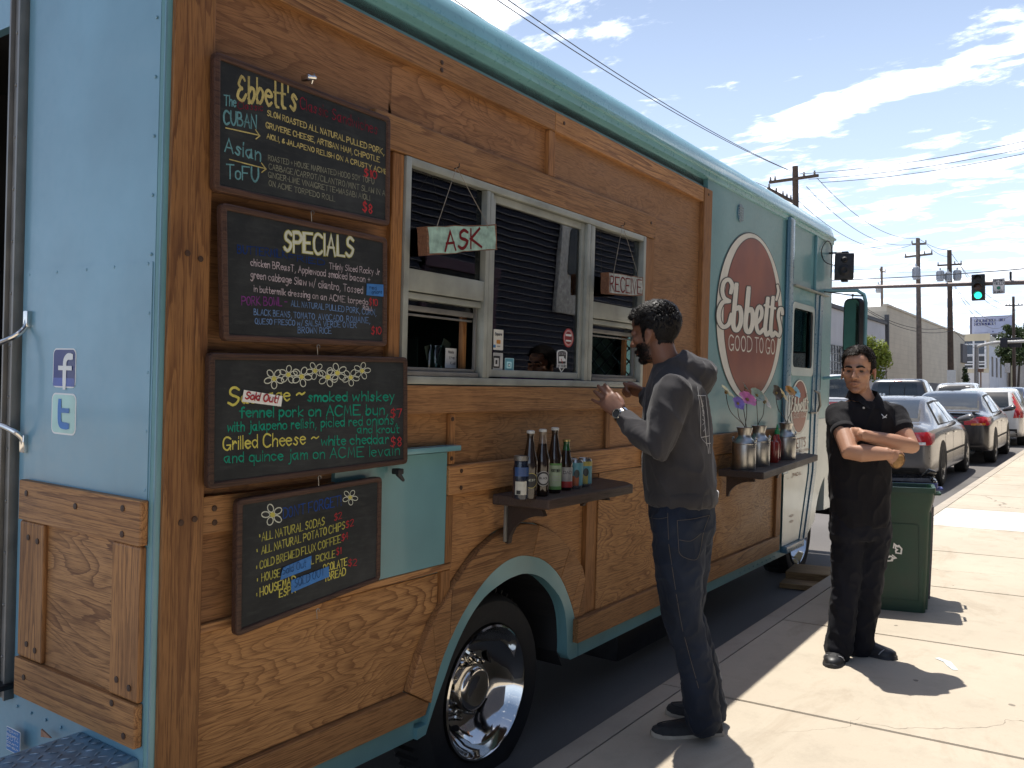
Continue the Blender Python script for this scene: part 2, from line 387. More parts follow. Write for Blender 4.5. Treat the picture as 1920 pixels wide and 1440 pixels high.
def cloth(name, col, rough=.9, fold=.5, scale=9, weave=900, sheen=.2, var=.25, stretch=(1, 1, .6)):
    t = NT(name); f = t.noise(scale, t.map(stretch), 3, .55, .6); wv = t.noise(weave, detail=1); big = t.noise(5, detail=4)
    c = t.mix(1.0, col, t.rng(big, .3, .7, 1 - var, 1 + var), 'MULTIPLY')
    c = t.mix(t.rng(wv, .3, .7, 0, .25), c, tuple(min(1, x * 1.8 + .004) for x in col))
    t.bump(t.math('ADD', f, t.math('MULTIPLY', wv, .02)), fold, .02)
    return t.out(c, rough, spec=.25, Sheen_Weight=sheen)
# ------------------------------------------------------------------ setting
def concrete(name, col, spots=True):
    t = NT(name); big = t.noise(.7, detail=5, rough=.6); f = t.noise(90, detail=4, rough=.7); m = t.noise(7, detail=5, rough=.65)
    c = t.mix(1.0, col, t.rng(big, .3, .7, .88, 1.10), 'MULTIPLY')
    c = t.mix(t.rng(m, .5, .75, 0, .32), c, tuple(x * .60 for x in col)); st = t.noise(.9, t.map((1, 2.2, 1)), 6, .7, .8); c = t.mix(t.rng(st, .54, .74, 0, .55), c, tuple(x * k for x, k in zip(col, (.62, .56, .50)))); c = t.mix(t.rng(f, .58, .8, 0, .35), c, tuple(x * .55 for x in col))
    c = t.mix(t.rng(f, .25, .4, .35, 0), c, tuple(min(.8, x * 1.25) for x in col))
    if spots:
        v = t.n.new('ShaderNodeTexVoronoi'); v.inputs['Scale'].default_value = 2.6; v.inputs['Randomness'].default_value = 1; t.l.new(t.map((1, 1, .01)), v.inputs['Vector'])
        gate = t.math('LESS_THAN', v.outputs['Distance'], t.rng(t.noise(30, detail=1), .3, .7, .0, .055)); c = t.mix(t.math('MULTIPLY', gate, .7), c, tuple(x * .25 for x in col))
    ck = t.n.new('ShaderNodeTexVoronoi'); ck.feature = 'DISTANCE_TO_EDGE'; ck.inputs['Scale'].default_value = .42
    wv = t.n.new('ShaderNodeVectorMath'); wv.operation = 'MULTIPLY_ADD'; nz = t.n.new('ShaderNodeTexNoise'); nz.inputs['Scale'].default_value = 2.2; nz.inputs['Detail'].default_value = 5; t.l.new(t.tc.outputs['Object'], nz.inputs['Vector'])
    t.l.new(nz.outputs[1], wv.inputs[0]); wv.inputs[1].default_value = (.5, .5, .0); t.l.new(t.map((1, 1, .01)), wv.inputs[2]); t.l.new(wv.outputs[0], ck.inputs['Vector'])
    lim = t.rng(t.noise(.45, detail=2), .50, .64, 0, .0032); c = t.mix(t.math('MULTIPLY', t.math('LESS_THAN', ck.outputs['Distance'], lim), .65), c, tuple(x * .3 for x in col))
    t.bump(f, .25, .003); return t.out(c, .85, spec=.25)
CONC = concrete('sidewalk_concrete', (.46, .40, .315)); CONC2 = concrete('new_concrete', (.62, .58, .50), False); KERBC = concrete('kerb_concrete', (.40, .35, .285))
def asphalt():
    t = NT('asphalt'); f = t.noise(120, detail=3, rough=.8); b = t.noise(.5, detail=5)
    c = t.mix(1.0, (.115, .105, .098), t.rng(b, .3, .7, .8, 1.25), 'MULTIPLY'); c = t.mix(t.rng(f, .55, .75, 0, .5), c, (.2, .19, .175))
    t.bump(f, .4, .004); return t.out(c, .85)
ASPH = asphalt()
ky = lambda x: 1.83 - .012 * x                      # kerb line (face towards the street)
g = MB(); g.face([g.v((x, y, gz(x, -.2))) for x, y in ((-120, -400), (1500, -400), (1500, 600), (-120, 600))])
struct(ob('ground', g, ASPH, smooth=0))
g = MB(); J = .011
xs = [-10.6 + 1.44 * i for i in range(0, 90)]
for i, x in enumerate(xs):
    x1 = x + 1.44
    for r, (ya, yb) in enumerate(((None, -.62), (-.62, -3.2), (-3.2, -6.6))):
        def P(xx, yy, e): 
            y = (ky(xx) - .125) if yy is None else yy; return (xx, y - e if yy is None else y + e, gz(xx))
        if r == 0: q = [P(x + J, None, 0), P(x + J, yb, J), P(x1 - J, yb, J), P(x1 - J, None, 0)]
        else: q = [P(x + J, ya, -J), P(x + J, yb, J), P(x1 - J, yb, J), P(x1 - J, ya, -J)]
        g.mi = 1 if (r == 0 and i == 14) else 0
        top = [g.v(p) for p in q]; bot = [g.v((p[0], p[1], p[2] - .10)) for p in q]; low = [g.v((p[0] + (J * .5 if k > 1 else -J * .5), p[1], p[2] - .012)) for k, p in enumerate(q)]
        g.face(top)
        for k in range(4): g.face((top[k], low[k], low[(k + 1) % 4], top[(k + 1) % 4])); g.face((low[k], bot[k], bot[(k + 1) % 4], low[(k + 1) % 4]))
struct(ob('sidewalk', g, [CONC, CONC2], smooth=0))
g = MB(); g.face([g.v((x, y, gz(x, -.03))) for x, y in ((-11, -6.6), (119, -6.6), (119, ky(119) - .06), (-11, ky(-11) - .06))])
struct(ob('sidewalk_bed', g, simple('joint_dirt', (.12, .095, .07), .95), smooth=0))
g = MB()
for i in range(0, 60):
    x0, x1 = -10.6 + 2.88 * i + .004, -10.6 + 2.88 * (i + 1) - .004
    rings = []
    for x in (x0, x1):
        k = ky(x); rings.append([g.v((x, k + a, gz(x, z))) for a, z in ((-.118, -.3), (-.118, .001), (-.02, .001), (-.006, -.006), (0, -.022), (.008, -.3))])
    g.loft(rings)
struct(ob('kerb', g, KERBC, smooth=40))
g = MB()
for k, (x, y, l, a) in enumerate(((4.86, .73, .12, .3),)):
    pass
g.ribbon([V((4.80, .655, gz(4.8, .0025))), V((4.85, .68, gz(4.85, .0025))), V((4.9, .70, gz(4.9, .0025))), V((4.93, .74, gz(4.93, .0025)))], .035, V((0, 0, 1)))
struct(ob('paint_mark', g, simple('pale_blue_paint', (.55, .62, .64), .8), smooth=0))
# far pavement on the other side of the street
g = MB(); g.box((-40, 13.2, -1.2), (-39.9, 13.3, -1.1)); g.b.clear()
rings = [[g.v((x, y, gz(x, z))) for y, z in ((12.6, -.3), (12.6, -.05), (60, -.05), (60, -.3))] for x in (-60, 420)]
g.loft(rings); struct(ob('far_sidewalk', g, CONC, smooth=0))
# lane line
g = MB()
for i in range(30):
    x = 8 + i * 9; g.face([g.v((a, b, gz(a, -.196))) for a, b in ((x, 7.4), (x, 7.52), (x + 3, 7.52), (x + 3, 7.4))])
struct(ob('lane_marking', g, simple('road_paint', (.6, .5, .2), .8), smooth=0))

# --- buildings across the pavement: seen only as reflections in the windows and the paint
def clap():
    r = thing('clapboard_building', 'dark blue clapboard building across the sidewalk, mirrored in the truck windows', 'building', (15, -6.6, gz(15)))
    g = MB(); n = 54; h = .145
    for i in range(n):                              # each lap leans out at its foot, its nosing coloured pale as a sunlit edge
        z = i * h; a = [(-22, .0, z + h), (11, .0, z + h), (11, .035, z), (-22, .035, z)]
        g.mi = 0; g.face([g.v(p) for p in a])
        g.mi = 1; g.box((-22, .03, z - .012), (11, .062, z + .002))
    g.mi = 0; g.box((-22, -6, 0), (11, -.05, n * h + .2))  # near end lengthened past the mirrored part to hold back sky light
    ob('wall', g, [simple('dark_clapboard', (.045, .05, .075), .6, 0, .2, 3), simple('sunlit_lap_edge', (.21, .21, .23), .6)], r, 0)
    g = MB(); g.box((1.9, .04, 2.6), (3.5, .14, 4.9), .02); d = ob('door', g, simple('white_door', (.62, .63, .62), .5), r)
    g = MB(); g.plate(rrect(2.3, 3.5, 3.1, 4.6, .12), [], .145, .16, lambda a, b, d: V((a, d, b))); ob('window', g, simple('dark_pane', (.03, .035, .04), .1), d)
    g = MB(); g.box((-2.6, .05, 0), (-.6, .12, 3.1)); g.box((-2.4, .13, .1), (-.8, .14, 2.9)); ob('doorway', g, simple('door_shadow', (.02, .02, .025), .5), r)
    g = MB(); g.box((-2.75, .05, 0), (-2.6, .16, 3.25)); g.box((-.6, .05, 0), (-.45, .16, 3.25)); g.box((-2.75, .05, 3.1), (-.45, .2, 3.3)); ob('door_frame', g, simple('purple_trim', (.10, .06, .09), .5), r)
clap()
def stucco():
    r = thing('stucco_building', 'tan stucco building further along the sidewalk, mirrored in the glossy cab paint', 'building', (44, -6.6, gz(40)))
    g = MB(); g.box((-17, -8, 0), (45, 0, 11)); ob('wall', g, simple('tan_stucco', (.52, .46, .38), .9, 0, .1, 2), r, 0)
    g = MB()
    for i in range(12): g.box((-16 + i * 5, .01, .2), (-12 + i * 5, .06, 3.9))
    ob('storefront', g, simple('dark_shopfront', (.03, .05, .055), .3), r, 0)
    g = MB(); g.box((-17, .01, 10.6), (45, .3, 11.1)); ob('cornice', g, simple('cornice', (.4, .36, .3), .8), r, 0)
stucco()
# ------------------------------------------------------------------ the food truck
TRUCK = thing('food_truck', 'teal food truck with wood side panels, serving windows and a round red logo', 'food truck', TR0, (LEAN, 0, 0))
T = TRUCK
U0, U1 = 1.325, 7.74
# ---- side shell
archL = [(2.448, .33), (2.505, .438), (2.554, .518), (2.604, .601), (2.69, .700), (2.791, .770), (2.912, .806), (3.0, .818), (3.096, .814), (3.225, .772), (3.365, .667), (3.424, .574), (3.446, .462), (3.451, .378), (3.484, .345)]
archS = [(p.x, p.y) for p in spline(archL[1:-1], 3)]
fArch = circ(7.98, .42, .50, .50, 16, pi, 0, True)
outer = [(1.37, .33), (2.448, .33)] + archS + [(3.484, .345), (6.98, .345), (7.02, .42)] + [(max(a, 7.49), b) for a, b in fArch[1:-1] if a < 7.9] + [(7.93, .915), (7.93, 1.42), (7.86, 1.46), (7.86, 1.8), (7.85, 2.43), (7.78, 2.93), (1.37, 2.93)]
seam = 4.98                                        # the wood-clad half sits 3 cm behind the cab half
left = [p for p in outer if p[0] < seam]; iL = max(i for i, p in enumerate(outer) if p[0] < seam and p[1] < 1)
lo = [p for p in outer[:iL + 1]] + [(seam, .345), (seam, 2.93), (1.37, 2.93)]; hi = [(seam, .345)] + outer[iL + 1:-1] + [(seam, 2.93)]
g = MB(); g.plate(lo, [[(2.262, 1.64), (4.145, 1.64), (4.145, 2.42), (2.262, 2.42)]], .030, .05, sideF); g.plate(hi, [rrect(6.70, 1.79, 7.24, 2.27, .05)], 0, .05, sideF)
ob('side_wall', g, TEAL, T, 0)
# roof with rounded shoulders and a drip rail
def roofprof():
    R = .125; L = [(0, 2.90), (-.012, 2.905), (-.012, 2.935), (-.028, 2.938), (-.030, 2.952), (-.012, 2.956), (-.010, 2.97)]
    L += [(-.008 + R - R * cos(a), 2.975 + R * sin(a)) for a in [pi / 2 * i / 8 for i in range(1, 9)]]
    L += [(.6, 3.135), (1.05, 3.145)]
    return L + [(2.1 - y, z) for y, z in reversed(L)]
g = MB(); pr = roofprof()
def rr_(u, k, dz=0): return [g.v((u, 1.05 + (y - 1.05) * k, (z - dz) if z > 2.96 else z)) for y, z in pr]
rings = [rr_(U0 + .005, .985, .05), rr_(U0 + .03, .997, .012), rr_(U0 + .08, 1)] + [rr_(u, 1) for u in (3, 5, 7.4)]
for k, dz in ((7.6, .004), (7.72, .03), (7.80, .075), (7.835, .12)):
    rings.append([g.v((k, y, min(z, 3.145 - dz * 1.3) if z > 2.96 else z)) for y, z in pr])
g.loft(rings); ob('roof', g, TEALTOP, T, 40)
g = MB()
for i in range(80): g.ball((1.4 + i * .08, -.030, 2.945), (.0035, .003, .0035), 6, 4)
ob('roof_rivets', g, TEALTOP, T)
# rear wall with the doorway, rounded corner post, far side, floor, partition
g = MB(); g.plate([(.0, .30), (2.1, .30), (2.1, 2.93), (0, 2.93)], [[(.775, .70), (1.75, .70), (1.75, 2.72), (.775, 2.72)]], 0, -.03, lambda a, b, d: V((U0 - d, a, b)))
ob('rear_wall', g, TEALR, T, 0)
g = MB(); R = .022
L = [(U0 + .0, .03), (U0 - .005, .026)] + [(U0 - .005 + R - R * cos(a), .019 - R * sin(a)) for a in [pi / 2 * i / 6 for i in range(7)]] + [(U0 + .06, -.003), (U0 + .06, .04)]
g.loft([[g.v((x, y, z)) for x, y in L] for z in (.30, 2.93)]); ob('corner_post', g, TEAL, T, 50)
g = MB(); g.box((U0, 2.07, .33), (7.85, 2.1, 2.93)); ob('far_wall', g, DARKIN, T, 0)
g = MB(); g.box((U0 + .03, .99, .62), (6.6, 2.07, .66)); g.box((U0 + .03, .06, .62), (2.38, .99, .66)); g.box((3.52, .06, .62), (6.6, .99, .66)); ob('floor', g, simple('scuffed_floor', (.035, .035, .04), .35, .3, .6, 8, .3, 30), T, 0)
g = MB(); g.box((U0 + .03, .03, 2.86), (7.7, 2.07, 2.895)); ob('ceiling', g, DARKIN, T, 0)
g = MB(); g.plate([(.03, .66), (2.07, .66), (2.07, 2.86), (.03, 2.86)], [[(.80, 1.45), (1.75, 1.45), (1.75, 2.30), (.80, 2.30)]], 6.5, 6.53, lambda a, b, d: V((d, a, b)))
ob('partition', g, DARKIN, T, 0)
g = MB(); s = .11
for i in range(-9, 22):
    for k in (1, -1):
        a = .80 + i * s; P = []
        for j in range(0, 18):
            y = a + j * .05; z = (1.45 + j * .05) if k > 0 else (2.30 - j * .05)
            if .80 <= y <= 1.75: P.append((6.5, y, z))
        if len(P) > 1: g.tube([P[0], P[-1]], .007, 4)
ob('security_mesh', g, BLACKM, T, 0)
# inside bench and the dark kit that shows through the windows
g = MB(); g.box((2.2, .25, .66), (3.05, .75, 1.52), .01); g.box((3.95, .25, .66), (5.6, .75, 1.52), .01); g.box((1.9, 1.5, .66), (5.8, 2.05, 1.5), .01); g.box((1.9, 1.75, 2.1), (5.8, 2.05, 2.15)); g.box((2.2, 1.6, 1.5), (2.9, 2.0, 2.0), .02); g.box((3.4, 1.6, 1.5), (4.2, 2.0, 1.9), .02)
ob('kitchen_counter', g, simple('kitchen_steel', (.05, .045, .045), .35, .5, .4, 5), T)
# front: cab nose, windscreen, grille, lamps, bumper
g = MB()
prof = [(7.86, .55), (8.50, .55), (8.60, .70), (8.62, 1.20), (8.52, 1.36), (7.86, 1.46)]
rings = []
for y in (.02, .06, .2, 1.9, 2.04, 2.08):
    k = .96 if y in (.02, 2.08) else (.985 if y in (.06, 2.04) else 1)
    rings.append([g.v((7.86 + (x - 7.86) * k, y, .95 + (z - .95) * k)) for x, z in prof])
g.loft(rings); ob('hood', g, CREAM, T, 50)
g = MB(); g.plate([(.0, 1.40), (2.1, 1.40), (2.1, 2.93), (0, 2.93)], [rrect(.09, 1.52, 1.0, 2.42, .06), rrect(1.1, 1.52, 2.01, 2.42, .06)], 7.80, 7.84, lambda a, b, d: V((d + .02 * (b < 2), a, b)))
ob('cab_front', g, TEAL, T, 0)
g = MB(); g.box((7.815, .08, 1.5), (7.822, 2.02, 2.44)); ob('windshield', g, GLASSC, T, 0)
g = MB(); g.box((8.6, .05, .42), (8.72, 2.05, .62), .02); g.box((8.2, .02, .42), (8.6, .06, .6), .01); ob('bumper', g, BLACKM, T)
for y in (.3, 1.8):
    g = MB(); g.lathe([(.0, .0), (.09, .0), (.10, .02), (.085, .03), (.0, .045)], 20, Matrix.Translation((8.60, y, 1.02)) @ Matrix.Rotation(pi / 2, 4, 'Y')); ob('headlight', g, CHROME, T)
g = MB()
for i in range(6): g.box((8.61, .55, .78 + i * .07), (8.635, 1.55, .81 + i * .07))
ob('grille', g, BLACKM, T)
g = MB(); g.box((1.5, .75, .25), (7.6, 1.35, .36)); g.tube([(2.93, .3, .335), (2.93, 1.8, .335)], .07, 10); g.box((4.2, .12, .12), (5.2, .6, .33), .02); ob('chassis', g, BLACKM, T)
# dark inner wheel housing
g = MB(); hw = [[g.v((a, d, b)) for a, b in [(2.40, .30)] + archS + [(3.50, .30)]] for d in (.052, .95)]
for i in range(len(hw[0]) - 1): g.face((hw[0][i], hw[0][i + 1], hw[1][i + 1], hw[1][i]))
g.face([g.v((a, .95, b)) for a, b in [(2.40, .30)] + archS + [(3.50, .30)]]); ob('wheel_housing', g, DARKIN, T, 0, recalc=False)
# teal flare round the rear arch, hem below the wood
fo = [(2.456, .366), (2.492, .495), (2.545, .601), (2.648, .728), (2.788, .834), (2.908, .884), (3.0, .898), (3.092, .891), (3.236, .846), (3.376, .746), (3.479, .604), (3.525, .494), (3.545, .40)]
flo = [(p.x, p.y) for p in spline(fo, 3)]; fli = [(p.x, p.y) for p in spline(archL, 3)]
g = MB(); g.plate(fli + [(3.55, .345)] + flo[::-1] + [(2.40, .366), (2.40, .325)], [], -.004, .034, sideF); ob('wheel_flare', g, TEAL, T, 30)
g = MB(); g.plate([(1.37, .325), (2.40, .325), (2.40, .40), (1.37, .40)], [], .014, .034, sideF); g.plate([(3.552, .346), (6.52, .36), (6.52, .42), (3.552, .42)], [], -.006, .03, sideF)
for i in range(30):
    u = 5.7 + i * .09
    if u < 6.5: g.ball((u, -.013, .378), (.008, .004, .008), 8, 5)
ob('hem', g, TEAL, T, 0)
# ---- wood cladding: every board its own piece
eyeL = EYE - TR0; EY = V((eyeL.x, eyeL.dot(TIN), eyeL.dot(TUP)))
def board(name, poly, mat, d=-.03, bev=True, d0=0.0):
    if max(p[0] for p in poly) > 5.1: k = (EY.y - d) / EY.y; poly = [(EY.x + (u - EY.x) * k, EY.z + (v - EY.z) * k) for u, v in poly]
    else:
        d0 = .05; d = d + .030
        if 'panel' in name:                          # panels run on behind the rails that frame them
            if len(poly) == 4: poly = rect(poly[0][0] - .012, poly[0][1] - .012, poly[2][0] + .012, poly[2][1] + .012)
    g = MB(); g.plate(poly, [], d, d0, sideF)
    o = ob(name, g, mat, T, 30); bw = o.modifiers.new('b', 'BEVEL'); bw.width = .004; bw.segments = 2; bw.limit_method = 'ANGLE'; bw.angle_limit = radians(40); baked(o, 1)
    for p in o.data.polygons: p.use_smooth = False
    return o
def rect(a, b, c, d): return [(a, b), (c, b), (c, d), (a, d)]
board('corner_board', rect(1.342, .40, 1.467, 2.835), WOODV, -.045)
board('top_rail', rect(1.469, 2.747, 3.228, 2.834), WOODH, -.032); board('top_rail', rect(3.231, 2.747, 4.918, 2.834), WOODH, -.032)
board('plywood_panel', rect(1.469, 1.26, 2.197, 2.745), PLYD, -.006)
board('plywood_panel', rect(2.2, 2.545, 3.186, 2.745), PLYD, -.006); board('plywood_panel', rect(3.241, 2.545, 4.918, 2.745), PLYF, -.006)
board('stile', rect(3.188, 2.545, 3.239, 2.745), WOODV, -.028)
board('header_rail', rect(2.10, 2.422, 4.262, 2.542), WOODH, -.036)
board('stile', rect(2.199, 1.62, 2.256, 2.42), WOODV, -.03); board('stile', rect(4.152, 1.62, 4.262, 2.42), WOODV, -.03)
board('plywood_panel', rect(4.264, 1.514, 4.919, 2.542), PLYF, -.008)
board('end_stile', rect(4.921, 1.334, 5.046, 2.835), WOODV, -.036)
board('sill_rail', rect(2.199, 1.513, 4.919, 1.617), WOODH, -.036)
board('plywood_panel', rect(2.587, 1.316, 3.79, 1.511), PLYH, -.006); board('plywood_panel', rect(3.836, 1.316, 4.919, 1.511), PLYF, -.006)
board('stile', rect(2.553, 1.318, 2.585, 1.511), WOODV, -.026); board('stile', rect(3.792, 1.318, 3.834, 1.511), WOODV, -.022)
board('middle_rail', rect(2.548, 1.202, 4.22, 1.314), WOODH, -.033); board('middle_rail', rect(4.222, 1.202, 6.48, 1.332), WOODH, -.030)
board('middle_rail', rect(1.469, 1.196, 1.97, 1.30), WOODH, -.03)
board('plywood_panel', rect(1.469, .94, 1.97, 1.194), PLYD, -.008)
board('plywood_panel', [(1.469, .508), (2.35, .508), (2.406, .636), (2.472, .732), (2.53, .79), (2.53, .908), (1.469, .915)], PLYL, -.006)
board('lower_rail', rect(1.469, .917, 2.586, .942), WOODH, -.024)
board('plywood_panel', rect(2.199, 1.395, 2.551, 1.511), PLYH, -.008)
board('stile', [(2.532, .793), (2.585, .838), (2.585, .916), (2.532, .916)], WOODV, -.022)
board('bottom_rail', [(1.469, .40), (2.448, .40), (2.468, .440), (2.352, .506), (1.469, .506)], WOODH, -.03)
wo = [(2.354, .508), (2.406, .636), (2.472, .732), (2.583, .845), (2.735, .957), (2.878, 1.012), (3.0, 1.034), (3.06, 1.032), (3.184, 1.012), (3.304, .967), (3.449, .870), (3.575, .765), (3.605, .70), (3.606, .515)]
wos = [(p.x, p.y) for p in spline(wo[:12], 3)] + wo[12:]
wis = [(p.x, p.y) for p in spline([(2.476, .436)] + fo[1:], 3)]
def band(a, b, c, d): return wos[a:b + 1] + wis[c:d + 1][::-1]
nO, nI = len(wos) - 1, len(wis) - 1
cuts = [(0, 0), (3, 2), (6, 4), (9, 7), (24, 22), (30, 27), (nO - 2, 30), (nO - 1, 33), (nO, nI)]
for k in range(len(cuts) - 1):
    (a, c), (b, d) = cuts[k], cuts[k + 1]
    pl = [(u, v) for u, v in band(a, b, c, d)]; cx = sum(p[0] for p in pl) / len(pl); cy = sum(p[1] for p in pl) / len(pl)
    board('arch_board', [(cx + (u - cx) * .992, cy + (v - cy) * .992) for u, v in pl], WOODH, -.036)
board('plywood_panel', [(2.587, .85), (2.735, .962), (2.878, 1.018), (3.03, 1.04), (3.184, 1.018), (3.304, .973), (3.449, .876), (3.575, .772), (3.606, .71), (3.606, 1.2), (2.587, 1.2)], PLYH, -.008)
board('stile', rect(3.608, .508, 3.718, 1.2), WOODV, -.03)
board('plywood_panel', rect(3.72, .516, 6.47, 1.2), PLYL, -.008)
board('bottom_rail', rect(3.556, .402, 6.58, .514), WOODH, -.033)
board('stile', rect(6.475, .516, 6.58, 1.33), WOODV, -.03)
PEGW = simple('peg_wood', (.055, .025, .012), .6)
# pegs in the boards
for u, v, d in ((1.395, 1.96, -.046), (1.435, 1.95, -.046), (1.395, 1.24, -.046), (1.437, 1.245, -.046), (1.51, 1.265, -.031), (1.512, 1.225, -.031), (1.6, 1.265, -.031), (2.44, 2.80, -.033), (2.44, 2.772, -.033), (3.30, 2.80, -.033), (2.14, 2.50, -.037), (4.2, 2.50, -.037), (2.566, 1.49, -.027), (2.566, 1.34, -.027), (4.98, 2.80, -.037), (4.98, 1.4, -.037), (2.62, 1.225, -.034), (2.62, 1.29, -.034)):
    g = MB(); g.lathe([(0, 0), (.0085, 0), (.0085, .002), (0, .003)], 10, Matrix.Translation((u, d + .0305, v)) @ Matrix.Rotation(pi / 2, 4, 'X'))
    ob('wood_peg', g, PEGW, T, 0)
# teal flap beside the chalkboards
g = MB(); g.plate(rect(1.972, .944, 2.545, 1.365), [], .008, .03, sideF); fl = ob('teal_flap', g, TEAL, T, 0)
g = MB(); g.box((2.20, -.03, 1.372), (2.582, .02, 1.392), .003); ob('flap_ledge', g, TEAL, fl)
g = MB(); g.plate(rect(2.546, .944, 2.586, 1.2), [], .006, .03, sideF); ob('stile', g, WOODV, T, 0)
# ---- serving windows
WY = .022
def frame(name, a, b, c, d, w, y0=-.022, y1=.02, mat=ALU, par=T):
    g = MB(); g.box((a, y0, b), (a + w, y1, d), .003); g.box((c - w, y0, b), (c, y1, d), .003); g.box((a + w, y0 + .001, b), (c - w, y1 - .001, b + w), .003); g.box((a + w, y0 + .001, d - w), (c - w, y1 - .001, d), .003)
    return ob(name, g, mat, par)
WF = frame('window_frame', 2.259, 1.621, 4.149, 2.419, .028, -.03, .035)
for a, b, c in ((2.738, 2.760, -.027), (2.765, 2.785, -.024), (3.535, 3.565, -.027), (3.573, 3.612, -.024)):
    g = MB(); g.box((a, c, 1.65), (b, .03, 2.39), .003); ob('mullion', g, ALU, WF)
SH = frame('window_sash', 2.787, 1.655, 3.533, 2.388, .03, -.012, .012, ALU, T)
for a, b in ((2.288, 2.737), (3.614, 4.12)):
    g = MB(); g.box((a, -.024, 1.952), (b, .02, 2.030), .003); g.box((a, -.012, 1.925), (b, .022, 1.948), .003); ob('transom', g, ALU, WF)
for (a, b, c, d) in ((2.288, 2.03, 2.737, 2.39), (2.817, 1.685, 3.503, 2.358), (3.614, 2.03, 4.12, 2.39)):
    g = MB(); g.box((a, .000, b), (c, .004, d)); ob('window_pane', g, GLASSW, T, 0)
for a, b in ((2.29, 2.72), (3.63, 4.10)):            # the two dropped sashes and their tracks
    g = MB(); g.box((a, .012, 1.885), (b, .03, 1.905), .002); g.box((a, .02, 1.868), (b, .034, 1.876), .002); g.box((a, -.018, 1.65), (b, .03, 1.668), .003); g.box((a, .0, 1.668), (b, .03, 1.682), .003)
    g.box((b + .004, .004, 1.68), (b + .012, .016, 1.94)); ob('sliding_sash', g, ALUD, T)
    g = MB(); g.box((a, .022, 1.905), (b, .025, 1.945)); ob('window_pane', g, GLASSW, T, 0)
    g = MB(); g.box((b - .03, .04, 1.66), (b - .008, .06, 1.93)); ob('wood_prop', g, WOODV, T, 0)
for o in list(T.children):                           # the window unit sits back with the wood-clad wall
    if o.name.split('.')[0] in ('window_frame', 'window_sash', 'window_pane', 'sliding_sash', 'wood_prop'): o.data.transform(Matrix.Translation((0, WY, 0)))
for o in WF.children: o.data.transform(Matrix.Translation((0, WY, 0)))
# ---- cab door, bar, seams
g = MB()
for d, r in ((0, .05), ): g.box((6.52, -.03, .98), (6.655, 0, 2.93), .028, seg=3)
ob('door_track', g, TEALD, T)
dp = [(6.66, 2.42), (7.30, 2.42), (7.27, 1.76), (7.23, .95), (7.02, .42), (6.66, .42)]
g = MB(); g.plate(dp, [rrect(6.70, 1.79, 7.24, 2.27, .05)], -.012, -.001, sideF); CD = ob('cab_door', g, TEAL, T, 0)
g = MB(); g.plate([(6.585, .43), (7.0, .43), (7.205, .95), (7.215, 1.38), (6.66, 1.38), (6.66, 1.0), (6.585, .98)], [], -.0155, -.012, sideF); ob('lower_sheen_panel', g, CREAM, CD, 0)  # cream plate puts the sunlit sidewalk's reflection into the door colour
g = MB(); g.plate(rrect(6.672, 1.735, 7.27, 2.305, .05), [rrect(6.71, 1.80, 7.235, 2.26, .045)], -.020, -.012, sideF); ob('window_trim', g, CREAM, CD, 0)
g = MB(); g.box((6.70, .003, 1.79), (7.24, .006, 2.27)); ob('window_pane', g, GLASSC, CD, 0)
g = MB(); g.plate([(7.185, 1.80), (7.232, 1.80), (7.232, 2.255), (7.185, 2.255)], [], -.016, -.013, sideF); ob('window_rubber', g, RUBBER, CD, 0)
sm = [(7.305, 2.42), (7.275, 1.76), (7.235, .95), (7.025, .42)]; sn = [(u + .10, v) for u, v in sm]; so = [(u + .185, v) for u, v in sm]
g = MB(); g.plate(sm + [(u + .085, v) for u, v in sm][::-1], [], -.02, 0, sideF); g.plate(sn + so[::-1], [], -.028, 0, sideF); ob('door_jamb', g, TEALD, T, 0)
g = MB(); g.plate([(7.50, 1.38), (7.90, 1.38), (7.93, .93)] + [(a, b) for a, b in fArch[::-1] if a < 7.9 and b > .45] + [(7.26, .42), (7.43, .96), (7.47, 1.38)], [], -.006, 0, sideF); ob('fender', g, CREAM, T, 0)  # cream here also paints in the sidewalk's reflection
g = MB(); g.box((6.60, -.05, .375), (7.05, 0, .425), .004)
for i in range(9): g.box((6.62 + i * .045, -.052, .385), (6.645 + i * .045, -.049, .40))
ob('door_step', g, TEALD, T)
g = MB(); g.box((6.66, -.045, 2.424), (7.62, .0, 2.436), .003); ob('drip_rail', g, ALU, T)
g = MB(); g.box((7.275, -.022, 2.44), (7.30, 0, 2.90), .004); ob('seam_strip', g, TEAL, T)
# corner windscreen pane in its rubber
co = lambda a, b, d: V((7.50 + a * .93 + d * .35, -.002 + a * .36 - d, b))
g = MB(); g.plate(rrect(.03, 1.60, .36, 2.42, .09), [rrect(.065, 1.65, .325, 2.37, .07)], .02, .0, co); ob('corner_window_rubber', g, RUBBER, T, 0)
g = MB(); g.plate(rrect(.055, 1.64, .335, 2.38, .07), [], .008, .004, co); ob('corner_window', g, GLASSC, T, 0)
# side vent, door handle, hinge bracket
g = MB(); g.plate(circ(5.54, 2.785, .055, .06, 20), [], -.006, 0, sideF)
for i in range(6): g.box((5.50, -.012, 2.74 + i * .016), (5.58, -.006, 2.746 + i * .016))
ob('round_vent', g, TEALD, T, 30)
g = MB(); g.cap_tube([(7.22, -.05, 1.62), (7.26, -.075, 1.60), (7.36, -.06, 1.50), (7.37, -.04, 1.45)], [.008, .012, .012, .008], 8); g.box((7.2, -.035, 1.43), (7.36, -.012, 1.445), .004); ob('door_handle', g, ALUD, CD)
